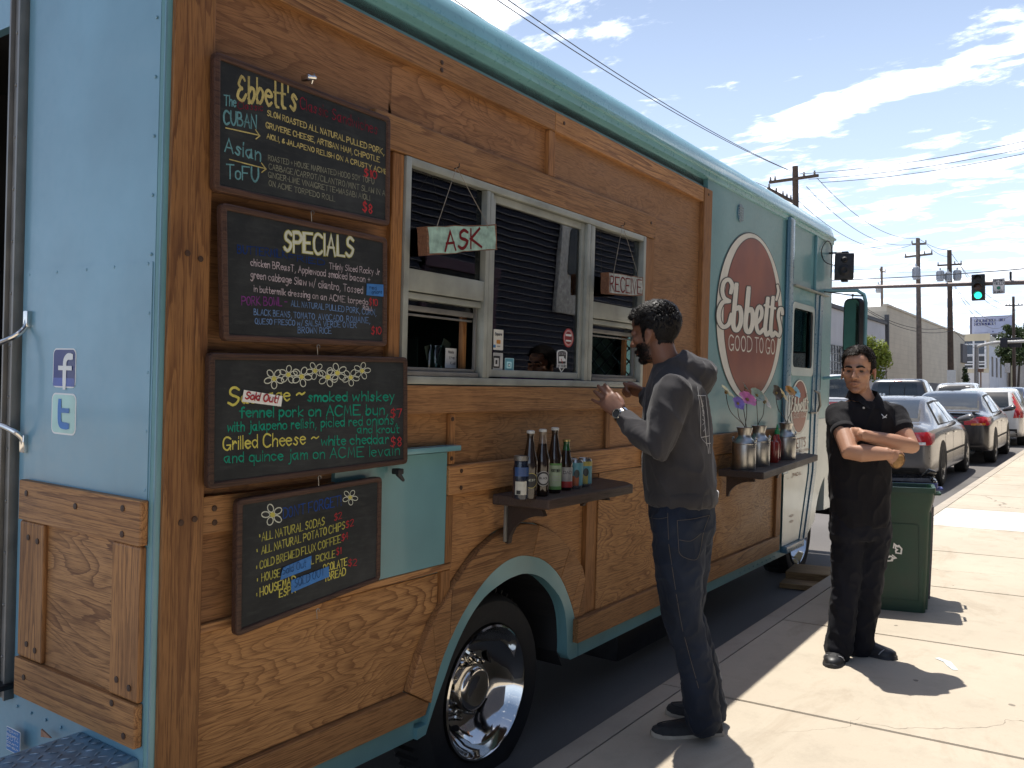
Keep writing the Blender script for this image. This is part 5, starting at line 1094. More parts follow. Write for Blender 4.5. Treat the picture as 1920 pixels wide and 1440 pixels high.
# ---- recycling bins
def slim(name, label, loc, rz, body, rim, liner=False, logo_=False):
    c = thing(name, label, 'bin', loc, (0, 0, rz), 'tall slim recycling bins'); H_ = .775
    def rg(z, w, d, r): return [g.v((a, b, z)) for a, b in rrect(-w / 2, -d / 2, w / 2, d / 2, r, 3)]
    g = MB(); W0, D0, W1, D1 = .44, .22, .545, .285
    prof = [(0, 0), (.012, .004), (.6, .6), (.69, .70), (.70, .78), (.74, .80)]
    A = [(0, W0, D0), (.30, W0 + .03, D0 + .02), (.62, W1 - .05, D1 - .035), (.66, W1 - .03, D1 - .02), (.70, W1 - .012, D1 - .008), (.755, W1, D1), (H_, W1 + .006, D1 + .006), (H_, W1 - .022, D1 - .022), (.70, W1 - .05, D1 - .05), (.2, W0 - .03, D0 - .03)]
    rings = [rg(z, w, d, .03) for z, w, d in A]; g.loft(rings); ob('body', g, body, c, 40)
    g = MB(); g.loft([rg(z, w, d, .032) for z, w, d in ((H_ - .028, W1 + .004, D1 + .004), (H_ - .028, W1 + .018, D1 + .018), (H_ + .004, W1 + .018, D1 + .018), (H_ + .004, W1 - .012, D1 - .012), (H_ - .028, W1 - .02, D1 - .02))], cap=False); ob('rim', g, rim, c, 40)
    for s_ in (-1, 1):                              # end channels and the handle
        for yy in (-.065, .065):
            g = MB(); g.loft([[g.v((s_ * (w / 2 + e), yy + k, z)) for e, k in ((-.01, -.022), (.012, -.018), (.012, .018), (-.01, .022))] for z, w in ((.02, W0), (.3, W0 + .03), (.62, W1 - .05))]); ob('side_rib', g, body, c, 30)
        g = MB(); g.tube([(s_ * (W1 / 2), -.06, .735), (s_ * (W1 / 2 + .035), -.05, .735), (s_ * (W1 / 2 + .035), .05, .735), (s_ * (W1 / 2), .06, .735)], .009, 7); ob('handle', g, rim, c)
    g = MB(); yf = lambda z: -(D0 / 2 + (D1 - .035 - D0) / 2 * z / .62) - .0035
    def ff(a, b, d): return V((a, yf(b) - d, b))
    g.plate(rrect(-.17, .07, .19, .55, .02), [rrect(-.164, .076, .184, .544, .018)], .0, .002, ff); ob('front_outline', g, body, c, 0)
    if logo_:
        g = MB()
        for k in range(3):
            a0 = 2 * pi * k / 3 + pi / 2 + pi; cx, cz = .025, .375; R = .052
            def q(t, s): e = V((cos(a0 + t), sin(a0 + t))); return (cx + e.x * s, cz + e.y * s)
            h = [q(-.62, R * 1.25), q(-.25, R * 1.32), q(.12, R * 1.32)]
            for L in ([q(-.80, R * .62), q(-.72, R * 1.15), q(-.25, R * 1.25), q(.15, R * 1.15), q(.30, R * .80), q(.0, R * .62), q(-.25, R * .75), q(-.45, R * .55), q(-.80, R * .62)],):
                g.ribbon([ff(a, b, .004) for a, b in L], .009, V((0, -1, 0)), .0002 * k)
            g.ribbon([ff(*q(.42, R * .55), .004), ff(*q(.62, R * .95), .004), ff(*q(.1, R * .98), .004)], .010, V((0, -1, 0)), .0008)
        ob('recycling_symbol', g, WHITE, c, 0, recalc=False)
    if liner:
        bag = simple('black_bag', (.012, .012, .014), .22, 0, .3, 20, .6, 35); g = MB(); n = 44; rr = random.Random(4); R_ = []
        for z, o_ in ((.55, -.035), (.70, -.022), (.775, -.016), (.80, -.012), (.792, .002), (.78, .0)):
            rin = []
            for i in range(n):
                P = rrect(-(W1 / 2 + o_), -(D1 / 2 + o_), W1 / 2 + o_, D1 / 2 + o_, .03, 10)[i]; w_ = rr.uniform(-.012, .012) * (z > .63); rin.append(g.v((P[0] + rr.uniform(-.006, .006), P[1] + rr.uniform(-.006, .006), z + w_ + (.02 if (i % 9 == 0 and z > .8) else 0))))
            R_.append(rin)
        g.loft(R_, cap=False); g.cap_tube([(.2, -.05, .82), (.235, -.06, .85), (.27, -.03, .84)], [.012, .02, .01], 8); ob('bin_liner', g, bag, c, 70)
    return c
BL = gnd(1637, 1142); BR = gnd(1737, 1151); e1 = (BR - BL).normalized(); rz = atan2(e1.y, e1.x); nb = V((-e1.y, e1.x, 0))
GREEN = simple('bin_green', (.006, .040, .022), .45, 0, .2, 8, .15, 60); BLUEB = simple('bin_blue', (.022, .035, .16), .45, 0, .2, 8, .15, 60); GREYB = simple('bin_grey', (.10, .09, .10), .5, 0, .2, 8)
pos = BR - e1 * .225 + nb * .115
slim('recycling_bin', 'dark green recycling bin with white arrows symbol behind the man in black polo', pos, rz, GREEN, GREEN, logo_=True)
pos2 = pos + nb * .315 + e1 * .025
slim('recycling_bin', 'blue rimmed bin lined with a black bag, standing behind the green bin', pos2, rz, GREYB, BLUEB, liner=True)
# ------------------------------------------------------------------ people
def remesh(mb, vox, smooth=4, name='tmp'):
    o = ob(name, mb, WHITE, None, 0); m = o.modifiers.new('r', 'REMESH'); m.mode = 'VOXEL'; m.voxel_size = vox
    s = o.modifiers.new('s', 'SMOOTH'); s.factor = .5; s.iterations = smooth
    me = baked(o, 1); bpy.data.objects.remove(o); return me
def skin_mat(name, col):
    t = NT(name); a = t.n.new('ShaderNodeVertexColor'); a.layer_name = 'tint'; n = t.noise(30, detail=4); f = t.noise(260, detail=2)
    c = t.mix(1.0, col, a.outputs[0], 'MULTIPLY'); c = t.mix(t.rng(n, .35, .75, 0, .25), c, tuple(x * k for x, k in zip(col, (.95, .72, .66))))
    t.bump(f, .12, .001)
    return t.out(c, t.rng(f, .3, .7, .42, .58), spec=.4, Subsurface_Weight=.08, Subsurface_Radius=(.012, .005, .003))
class Head:
    def __init__(s, centre, fwd, up, k=1.0):
        f = fwd.normalized(); l = up.cross(f).normalized(); u = f.cross(l)
        s.M = Matrix((( f.x, l.x, u.x, centre.x), (f.y, l.y, u.y, centre.y), (f.z, l.z, u.z, centre.z), (0, 0, 0, 1))) @ Matrix.Scale(k, 4); s.I = s.M.inverted(); s.k = k
    def add(s, b):
        h = MB(); B = h.ball
        B((-.014, 0, .035), (.097, .076, .086), 24, 14); B((.028, 0, -.015), (.060, .064, .072), 20, 12); B((.022, 0, -.068), (.056, .053, .044), 20, 12)
        B((.064, 0, -.096), (.021, .026, .018), 14, 8); B((.055, .042, -.014), (.026, .024, .024), 12, 8); B((.055, -.042, -.014), (.026, .024, .024), 12, 8); B((.040, 0, .050), (.052, .062, .05), 18, 10)
        h.cap_tube([(.074, .045, .014), (.086, .018, .022), (.086, -.018, .022), (.074, -.045, .014)], .011, 10)
        h.cap_tube([(.086, 0, .014), (.096, 0, -.008), (.110, 0, -.030)], [.0085, .0095, .0125], 12)
        for e in (1, -1):
            B((.094, e * .014, -.034), .0095, 10, 8)
            h.cap_tube([(.083, e * .025, -.0605), (.0905, e * .006, -.0585)], [.0045, .0065], 8); h.cap_tube([(.082, e * .024, -.0640), (.0895, e * .005, -.0715)], [.0045, .0075], 8)
            g2 = MB(); g2.ball((0, 0, 0), (.017, .007, .031), 14, 10); g2.ball((-.004, .004, .006), (.016, .006, .024), 12, 8); g2.ball((.003, -.001, -.028), (.009, .006, .010), 10, 6)
            R = Matrix.Translation((-.012, e * .080, -.006)) @ Matrix.Rotation(e * .38, 4, 'Z') @ Matrix.Rotation(-.15, 4, 'Y')
            mp = {v: h.v(R @ v.co) for v in g2.b.verts}
            for f in g2.b.faces: h.face([mp[v] for v in f.verts])
            g2.b.free()
        mp = {v: b.v(s.M @ v.co) for v in h.b.verts}
        for f in h.b.faces: b.face([mp[v] for v in f.verts])
        h.b.free()
    EXTRA = []
    PUSH = [((.088, .031, .003), .0135, (-.011, 0, 0)), ((.088, -.031, .003), .0135, (-.011, 0, 0)), ((.094, 0, -.0645), .005, (-.0022, 0, 0)), ((.092, .012, -.0645), .005, (-.0022, 0, 0)), ((.092, -.012, -.0645), .005, (-.0022, 0, 0)), ((.075, .052, -.045), .02, (-.004, -.003, 0)), ((.075, -.052, -.045), .02, (-.004, .003, 0)), ((.09, .024, -.03), .008, (-.003, 0, 0)), ((.09, -.024, -.03), .008, (-.003, 0, 0)),
            ((.092, 0, -.082), .009, (-.003, 0, 0)), ((-.006, .092, -.004), .010, (0, -.006, 0)), ((-.006, -.092, -.004), .010, (0, .006, 0)), ((.100, .012, -.041), .004, (-.002, 0, .002)), ((.100, -.012, -.041), .004, (-.002, 0, .002)), ((.088, .031, .011), .007, (.003, 0, -.002)), ((.088, -.031, .011), .007, (.003, 0, -.002))]
    def sculpt(s, me, paint):
        at = me.color_attributes.new('tint', 'FLOAT_COLOR', 'POINT')
        for v in me.vertices:
            p = s.I @ v.co; c = V((1, 1, 1))
            if -.2 < p.z < .2 and p.length < .22:
                q = p.copy()
                for a, r, d in s.PUSH + s.EXTRA:
                    w = (p - V(a)).length_squared / (r * r)
                    if w < 6: q += V(d) * math.exp(-w)
                for a, r, col, st in paint:
                    rr_ = V(r) if isinstance(r, tuple) else V((r, r, r)); e = p - V(a); w = (e.x / rr_.x) ** 2 + (e.y / rr_.y) ** 2 + (e.z / rr_.z) ** 2
                    if w < 5: c = c.lerp(V(col), st * math.exp(-w * w))
                v.co = s.M @ q
            at.data[v.index].color = (*c, 1)
    def eyes(s, par, base, iris, look):
        for e in (1, -1):
            P = lambda q: s.M @ V(q) - base
            g = MB(); g.ball(P((.0722, e * .031, .0025)), (.0098 * s.k, .0105 * s.k, .0072 * s.k), 14, 10); eo = ob('eye', g, simple('shaded_eye_white', (.075, .06, .052), .6, spec=.05), par)  # whites coloured dark, as lying in the shade of the brow
            d = look; g = MB(); c0 = P((.0715, e * .031, .0025)); t1 = d.orthogonal().normalized(); t2 = d.cross(t1)
            for rr_, z, mi in ((.0050, .0092, 0), (.0026, .0100, 1)):
                g.mi = mi; g.face([g.v(c0 + d * z * s.k + (t1 * cos(t) + t2 * sin(t)) * rr_ * s.k) for t in [2 * pi * k / 14 for k in range(14)]])
            ob('iris', g, [simple('iris_brown', iris, .5, spec=.2), BLACKP], eo, 0)
            g = MB(); g.cap_tube([P((.079, e * .047, .006)), P((.0835, e * .031, .0088)), P((.0825, e * .015, .005))], [.003, .0055, .003], 8); g.cap_tube([P((.0785, e * .045, -.004)), P((.0815, e * .031, -.0065)), P((.0815, e * .017, -.004))], [.002, .0036, .002], 8); g.b.free()
            g = MB(); g.cap_tube([P((.084, e * .050, .021)), P((.0935, e * .038, .0275)), P((.097, e * .024, .0265)), P((.097, e * .013, .0225))], [.0018, .0044, .0054, .004], 8, 1.3); ob('eyebrow', g, HAIRM, par)
    def hair(s, name, me, par, base, test, thick, mat, strands, slen, flow, seed=1, shell=True):
        """a shell over the part of the scalp that test() selects, with many fine locks on it"""
        r = random.Random(seed); vs = me.vertices; loc = [s.I @ v.co for v in vs]; sel = [p.length < .23 and test(p) for p in loc]
        g = MB(); mp = {}; cand = []
        fsel = [p for p in me.polygons if all(sel[i] for i in p.vertices)]
        cnt = {}
        for p in fsel:
            for i in p.vertices: cnt[i] = cnt.get(i, 0) + 1
        for i in cnt:
            p = loc[i]; n = (s.I.to_3x3() @ vs[i].normal).normalized(); edge = cnt[i] < 4
            tk = 0 if edge else thick(p) * (1 + .22 * mnoise.noise(p * 45) + .18 * mnoise.noise(p * 190))
            mp[i] = g.v(s.M @ (p + n * (tk + .0008)) - base); 
        for p in (fsel if shell else ()): g.face([mp[i] for i in p.vertices])
        tris = fsel
        for k in range(strands):
            p = r.choice(tris); i = p.vertices[0]; q = loc[i]; n = (s.I.to_3x3() @ vs[i].normal).normalized(); f = flow(q); f = f - n * f.dot(n)
            if f.length < .01: continue
            f = (f.normalized() + n * r.uniform(.0, .35) + V((r.uniform(-.35, .35), r.uniform(-.35, .35), r.uniform(-.2, .2)))).normalized(); L = slen(q) * r.uniform(.6, 1.3)
            a = q + n * (thick(q) * .75); sd = n.cross(f).normalized() * r.uniform(.0007, .0016)
            b = a + f * L * .55 + n * L * .12; c = a + f * L - n * L * .02
            A = [g.v(s.M @ (a + sd * w) - base) for w in (-1, 1)]; Bv = [g.v(s.M @ (b + sd * w * .8) - base) for w in (-1, 1)]; Cv = g.v(s.M @ c - base)
            g.face((A[0], A[1], Bv[1], Bv[0])); g.face((Bv[0], Bv[1], Cv))
        return ob(name, g, mat, par, 60, recalc=False)
def hand(b, w, d, n, s, curls, thumb, k=1.0):
    """palm + four fingers + thumb; d: towards the fingers, n: out of the back of the hand, s: towards the thumb side"""
    d = d.normalized(); s = (s - d * s.dot(d)).normalized(); n0 = d.cross(s); n = n0 if n0.dot(n) > 0 else -n0
    rg = [b.ring(w + d * t * k + n * o * k, s * hw * k, n * ht * k, 16, .25) for t, hw, ht, o in ((-.03, .024, .019, 0), (0, .026, .018, 0), (.03, .036, .018, .0), (.06, .042, .016, .002), (.085, .041, .013, .003), (.094, .036, .008, .002))]
    b.loft(rg)
    for (o, L, r), (sp, c1, c2, c3) in zip(((.030, .072, .0092), (.010, .080, .0094), (-.011, .074, .0090), (-.030, .058, .0080)), curls):
        p = w + (d * (.082 if abs(o) < .02 else .076) + s * o) * k; P = [p - d * .015 * k, p]; ang = 0
        e = (d * cos(sp) + s * sin(sp)).normalized()
        for seg, c in ((.45, c1), (.31, c2), (.24, c3)):
            ang += c; p = p + (e * cos(ang) - n * sin(ang)) * L * seg * k; P.append(p)
        b.cap_tube(P, [r * k, r * 1.08 * k, r * 1.0 * k, r * .96 * k, r * .86 * k], 10)
    p = w + (d * .018 + s * .024) * k; P = [p]; 
    for L, (a, c) in zip((.040, .030, .024), thumb):      # angle from d towards s, dip towards the palm
        p = p + (d * cos(a) * cos(c) + s * sin(a) * cos(c) - n * sin(c)) * L * k; P.append(p)
    b.cap_tube(P, [.015 * k, .0128 * k, .0108 * k, .0088 * k], 10)
def shoe(heel, toe, par, base, mat, sole, h0=.085, w=.046, kind=0):
    d = (toe - heel); L = d.length; d.normalize(); sd = V((0, 0, 1)).cross(d).normalized(); g = MB(); z0 = heel.z
    prof = [(0, .55, .55), (.03, .78, .95), (.12, .82, 1.0), (.28, .78, .96), (.42, .85, .80), (.58, .98, .66), (.74, 1.0, .58), (.88, .85, .52), (.97, .52, .44), (1.0, .2, .3)]
    def rings(mb, up, e, lo):
        out = []
        for t, ww, hh in prof:
            c = heel + d * (t * L + (e if t > .5 else -e)) - base + V((0, 0, 0)); hw = (w * ww + e); ht = h0 * hh if up else .022
            ring = []
            for k in range(16):
                a = 2 * pi * k / 16; x = cos(a); y = sin(a); yy = lo if y < 0 else lo + (abs(y) ** .7) * (ht - lo); sx = math.copysign(abs(x) ** .75, x); wgt = 1 - .35 * max(0, yy / h0 - .35) if up else 1
                ring.append(mb.v(c + sd * hw * sx * wgt + V((0, 0, yy))))
            out.append(ring)
        return out
    g.loft(rings(g, True, 0, .012)); so = ob('shoe', g, mat, par, 50)
    g = MB(); g.loft(rings(g, False, .004, 0)); ob('sole', g, sole, so, 50)
    g = MB(); up = V((0, 0, 1))
    if kind == 0:                                   # loafer: apron seam and strap
        P = [heel + d * L * t + sd * (w * q) + up * z - base for t, q, z in ((.42, .70, .058), (.6, .80, .046), (.80, .62, .043), (.92, 0, .044), (.80, -.62, .043), (.6, -.80, .046), (.42, -.70, .058))]; g.tube(spline(P, 4), .0022, 6)
        P = [heel + d * L * t + sd * (w * q) + up * z - base for t, q, z in ((.36, .88, .03), (.40, .70, .064), (.42, 0, .072), (.40, -.70, .064), (.36, -.88, .03))]; g.tube(spline(P, 4), .005, 6); ob('strap', g, mat, so)
    else:                                           # trainer: laces, toe cap, badge
        for k in range(6):
            t = .36 + k * .055; z = .079 - k * .0075; P = [heel + d * L * t + sd * (w * .55) + up * (z - .006) - base, heel + d * L * (t + .02) + up * (z + .004) - base, heel + d * L * (t + .035) - sd * (w * .55) + up * (z - .006) - base]; g.tube(P, .0028, 5)
        ob('laces', g, simple('lace_grey', (.12, .12, .13), .8), so); g = MB()
        P = [heel + d * L * t + sd * (w * q) + up * z - base for t, q, z in ((.70, .99, .02), (.76, .8, .040), (.80, 0, .047), (.76, -.8, .040), (.70, -.99, .02))]; g.tube(spline(P, 4), .0028, 6)
        P = [heel + d * L * t + sd * (w * .985 * e) + up * z - base for t, z, e in ((.30, .05, 1), (.45, .032, 1), (.62, .036, 1))]; g.tube(P, .0032, 6); ob('trim', g, simple('shoe_grey', (.35, .35, .36), .5), so)
    return so
SKINS = {}; HAIRM = simple('dark_hair', (.007, .006, .006), .55, 0, .4, 60, spec=.22)
def cloth_ob(name, mb, vox, mat, par, base, smooth=5, amp=.006, freq=9, seed=0, aniso=(1, 1, .55)):
    me = remesh(mb, vox, smooth); nr = [v.normal.copy() for v in me.vertices]
    for v in me.vertices:
        p = v.co; q = V((p.x * aniso[0], p.y * aniso[1], p.z * aniso[2])) * freq + V((seed, 0, 0))
        a = mnoise.noise(q) + .5 * mnoise.noise(q * 2.3); rd = 1 - abs(mnoise.noise(q * 1.6 + V((9, 3, 1)))); a += 1.5 * (rd ** 5 - .3)
        v.co = p + nr[v.index] * a * amp
    for v in me.vertices: v.co = v.co - base
    return mesh_ob(name, me, mat, par)

# ---- man in a grey hoodie, leaning to the window
D1 = 3.52
def q1(px, py, lat=0): return dep(px, py, D1 - lat)                 # lat > 0: his left, nearer
base1 = gnd(1308, 1372); base1 = V((base1.x, base1.y, gz(base1.x)))
P1 = thing('person', 'man in grey hoodie and jeans with a wristwatch, standing at the serving window', 'person', base1)
SK1 = skin_mat('skin_brown', (.19, .092, .058)); SKINS[P1.name] = SK1
f1 = (-RT * cos(.2) + f0 * sin(.2)).normalized(); l1 = V((0, 0, 1)).cross(f1).normalized()
H1 = Head(q1(1228, 627, .0), V((-RT * cos(.68) + f0 * sin(.68))) + V((0, 0, -.10)), V((0, 0, 1)) + f1 * .10, 1.0)
shL, elL, wrL = q1(1262, 730, .175), q1(1232, 842, .225), q1(1166, 779, .055)
shR, elR, wrR = q1(1287, 728, -.17), q1(1250, 795, -.46), q1(1209, 738, -.70)
hipL, knL, anL = q1(1272, 985, .085), q1(1277, 1150, .09), q1(1319, 1352, .065); hipR, knR, anR = q1(1288, 985, -.085), q1(1284, 1150, -.10), q1(1330, 1334, -.10)
torso = [(1278, 985, .125, .155), (1278, 945, .142, .178), (1275, 900, .146, .184), (1272, 850, .143, .186), (1269, 795, .136, .196), (1268, 750, .126, .200), (1266, 722, .112, .190), (1262, 700, .088, .140), (1257, 684, .066, .085)]
def torso_rings(b, e, rows): b.loft([b.ring(q1(x, y), f1 * (a - e), l1 * (w - e), 24, .12) for x, y, a, w in rows])
b = MB(); torso_rings(b, .022, torso); H1.add(b)
b.cap_tube([H1.M @ V((-.018, 0, -.04)), H1.M @ V((-.03, 0, -.09)), q1(1257, 696)], [.053, .052, .066], 18)
for sh, el, wr in ((shL, elL, wrL), (shR, elR, wrR)): b.cap_tube([sh, sh.lerp(el, .5), el, el.lerp(wr, .35), wr], [.052, .048, .040, .040, .026], 14)
for hp, kn, an in ((hipL, knL, anL), (hipR, knR, anR)): b.cap_tube([hp, hp.lerp(kn, .5), kn, kn.lerp(an, .4), an], [.08, .07, .052, .05, .036], 14)
hd = (q1(1128, 737, -.01) - wrL); hand(b, wrL + hd.normalized() * .012, hd, -f0 - RT * .25, RT + UP * .9, [(.05, .06, .15, .1), (.0, .04, .15, .1), (-.07, .08, .15, .1), (-.30, .06, .15, .1)], [(.45, .5), (.15, .5), (.1, .5)])
hand(b, wrR - RT * .01, -RT * .9 + UP * .38, f0 * .8 + UP * .35 - RT * .1, -f0 * .75 + UP * .6, [(.1, .9, 1.1, .8), (0, 1.15, 1.3, .9), (-.05, 1.25, 1.4, .9), (-.1, 1.3, 1.4, .9)], [(.35, .25), (.05, .2), (.0, .1)])
me1 = remesh(b, .0048, 3)
H1.sculpt(me1, [((.09, 0, -.065), (.02, .022, .009), (.80, .5, .5), .6), ((.07, 0, -.095), (.035, .04, .028), (.10, .09, .09), .95), ((.03, .05, -.062), (.035, .03, .034), (.10, .09, .09), .95), ((.03, -.05, -.062), (.035, .03, .034), (.10, .09, .09), .95), ((.012, .074, -.02), (.013, .02, .04), (.12, .1, .1), .9), ((.09, 0, -.047), (.02, .03, .008), (.15, .12, .12), .9), ((.03, 0, -.1), (.04, .05, .02), (.2, .18, .18), .8)])
faceme = me1.copy()
for v in me1.vertices: v.co = v.co - base1
mesh_ob('body', me1, SK1, P1)
H1.eyes(P1, base1, (.05, .025, .012), (H1.M.to_3x3() @ V((1, 0, -.05))).normalized())
def hairtest1(p): return (p.z > .072 - .25 * max(0, p.x - .06) and p.x > -.02) or (p.x < .050 and p.z > .040) or (p.x < .022 and p.z > .012 and abs(p.y) < .0835) or (p.x < -.034 and p.z > -.046 and p.length > .06) or (-.005 < p.x < .022 and -.03 < p.z < .03 and abs(p.y) > .05 and abs(p.y) < .078)
H1.hair('hair', faceme, P1, base1, hairtest1, lambda p: .003 + .017 * max(0, min(1, (p.z - .01) / .08)) + (.006 if p.x > .05 else 0), HAIRM, 4200, lambda p: .010 + .012 * max(0, min(1, p.z / .1)), lambda p: V((.7, 0, .15)) if p.z > .07 else V((.1, 0, -1)), 3)
def beard1(p): return p.x > .004 and p.z < -.030 - .25 * max(0, p.x - .05) and p.z > -.135 and not (abs(p.y) < .022 and -.0725 < p.z < -.058 and p.x > .07) and not (p.z > -.052 and abs(p.y) < .03 and p.x > .09 and p.z > -.050) and p.length < .15 and (p.x > .03 or p.z > -.10)
H1.hair('beard', faceme, P1, base1, beard1, lambda p: .0006, HAIRM, 3800, lambda p: .0075, lambda p: V((.2, 0, -1)), 4, False)
HOOD = cloth('hoodie_grey', (.036, .034, .036), .95, .5, 8, 700, .12, .35)
b = MB(); torso_rings(b, 0, torso[1:])
for sh, el, wr, r_ in ((shL, elL, wrL, 1), (shR, elR, wrR, 1)):
    cf = wr - (wr - el).normalized() * .018; b.cap_tube([sh + UP * -.012, sh.lerp(el, .5), el, el.lerp(cf, .45), el.lerp(cf, .86), cf], [.077, .072, .062, .056, .045, .041], 18)
b.loft([b.ring(q1(x, y), f1 * a, l1 * w, 24) for x, y, a, w in ((1262, 706, .085, .125), (1259, 690, .072, .082), (1258, 676, .066, .074), (1258, 672, .058, .066))])
# the hood, lying folded on the back
b.loft([b.ring(q1(x, y, la), V((RT.x, RT.y, 0)) * a + UP * e, l1 * w, 20) for x, y, la, a, e, w in ((1240, 690, 0, .03, .035, .07), (1262, 678, 0, .05, .05, .095), (1288, 684, 0, .06, .030, .110), (1312, 700, 0, .05, .045, .105), (1328, 714, 0, .035, .05, .085), (1336, 722, 0, .015, .03, .05))])
hood = cloth_ob('hoodie', b, .0075, HOOD, P1, base1, 6, .0058, 8, 2)
g = MB(); rr_ = []
for k in range(28):                                 # ribbed hem
    pass
b = MB(); b.loft([b.ring(q1(x, y), f1 * a, l1 * w, 40, .12) for x, y, a, w in ((1278, 946, .132, .168), (1278, 938, .146, .182), (1277, 922, .147, .184), (1276, 915, .140, .176))]); b.xf(Matrix.Translation(-base1)); ob('hoodie_hem', b, HOOD, hood, 60)
# a corner of white shirt below the hem, the pale print on the back
g = MB(); g.cap_tube([q1(1326, 938, .03) - base1, q1(1339, 928, .02) - base1, q1(1343, 924, -.01) - base1], [.012, .022, .012], 10); ob('white_shirt', g, simple('white_cotton', (.62, .61, .60), .9), P1, 60)
tree1 = BVHTree.FromPolygons([v.co + base1 for v in hood.data.vertices], [list(p.vertices) for p in hood.data.polygons])
def onbody(tree, px, py, off=.003):
    d = ray(px, py).normalized(); h = tree.ray_cast(EYE, d); return (h[0] + h[1] * off, h[1]) if h[0] is not None else (None, None)
g = MB(); g.mi = 0
for L in ([(1307, 726), (1311, 760), (1313, 800), (1314, 820), (1325, 835), (1327, 850)], [(1312, 742), (1318, 775), (1322, 815), (1324, 835)], [(1308, 742), (1322, 742)], [(1314, 820), (1329, 817)], [(1324, 832), (1331, 831)], [(1322, 742), (1327, 790), (1330, 850)]):
    pts = [onbody(tree1, p.x, p.y) for p in spline(L, 4)]
    pts = [p for p in pts if p[0] is not None]
    if len(pts) > 2: g.ribbon([p[0] - base1 for p in pts], .0032, pts[0][1])
for k, ch in enumerate('NOVA'):
    h = onbody(tree1, 1317 + k * 1.5, 752 + k * 17)
    if h[0] is None: continue
    e1_ = UP * -1; n_ = h[1]; e2_ = n_.cross(e1_).normalized()
    write(g, ch, (0, 0), (.022, 0), .018, .0028, 0, lambda a, bb, h=h, e1_=e1_, e2_=e2_: h[0] - base1 + e1_ * a - e2_ * bb * -1, n_, 0)
ob('back_print', g, simple('pale_print', (.42, .41, .40), .8), hood, 0, recalc=False)
JEANS = cloth('blue_jeans', (.010, .015, .027), .85, .45, 10, 800, .05, .5)
b = MB(); b.loft([b.ring(q1(x, y), f1 * a, l1 * w, 24, .1) for x, y, a, w in ((1279, 930, .132, .165), (1279, 960, .134, .170), (1281, 990, .130, .172), (1281, 1015, .11, .16))])
for hp, kn, an, s_ in ((hipL, knL, anL, 0), (hipR, knR, anR, 1)):
    c_ = kn.lerp(an, .5) + RT * .016; b.cap_tube([hp + V((0, 0, .02)), hp.lerp(kn, .5), kn, c_, kn.lerp(an, .88) + RT * .004, an + V((0, 0, .012))], [.108, .097, .077, .070, .071, .074], 20)
cloth_ob('jeans', b, .0075, JEANS, P1, base1, 5, .0042, 11, 5, (1, 1, .9))
jt = bpy.data.objects[[c.name for c in P1.children if c.name.startswith('jeans')][0]]; treej = BVHTree.FromPolygons([v.co + base1 for v in jt.data.vertices], [list(p.vertices) for p in jt.data.polygons])
g = MB()
for L in ([(1270, 976), (1272, 1015), (1276, 1040), (1302, 1050), (1312, 1035), (1318, 1000), (1330, 966)], [(1270, 976), (1300, 973), (1330, 966)], [(1273, 1012), (1295, 1014), (1314, 1000)], [(1252, 962), (1253, 990), (1254, 1012)], [(1218, 970), (1235, 973), (1252, 970)], [(1254, 1020), (1266, 1100), (1280, 1180), (1310, 1290)]):
    pts = [p for p in [onbody(treej, q.x, q.y, .0015) for q in spline(L, 4)] if p[0] is not None]
    for j in range(0, len(pts) - 1): g.tube([pts[j][0] - base1, pts[j + 1][0] - base1], .0011, 4)
ob('stitching', g, simple('denim_thread', (.10, .085, .07), .9), jt, 0)
SUEDE = simple('dark_suede', (.028, .028, .030), .9, 0, .3, 40, .3, 200); SOLE = simple('pale_sole', (.34, .30, .24), .8)
def gz3(px, py): p = gnd(px, py); return V((p.x, p.y, gz(p.x)))
shoe(gz3(1352, 1374), gz3(1222, 1379), P1, base1, SUEDE, SOLE, .082, .047); shoe(gz3(1355, 1350), gz3(1250, 1336), P1, base1, SUEDE, SOLE, .082, .047)
# wristwatch
ax = (wrL - elL).normalized(); wc = wrL + ax * -.004; g = MB(); t1 = ax.orthogonal().normalized(); t2 = ax.cross(t1)
g.loft([[g.v(wc + ax * z + (t1 * cos(a) + t2 * sin(a)) * r_ - base1) for a in [2 * pi * k / 24 for k in range(24)]] for z, r_ in ((-.009, .031), (-.009, .0355), (.009, .0355), (.009, .031))], cap=False, closed=True); wb = ob('watch', g, CHROME, P1)
nn = (-f0 - RT * .3 - UP * .1); nn = (nn - ax * nn.dot(ax)).normalized(); Mw = Matrix.Translation(wc + nn * .033 - base1) @ nn.to_track_quat('Z', 'Y').to_matrix().to_4x4()
g = MB(); g.lathe([(0, 0), (.020, 0), (.0215, .004), (.0195, .0085), (.017, .0085), (.0165, .0075), (0, .0075)], 28, Mw); wcs = ob('watch_case', g, CHROME, wb); g = MB(); g.lathe([(0, .0077), (.0164, .0077), (.0164, .0079), (0, .008)], 24, Mw); ob('watch_dial', g, simple('dial', (.03, .032, .035), .2), wcs)

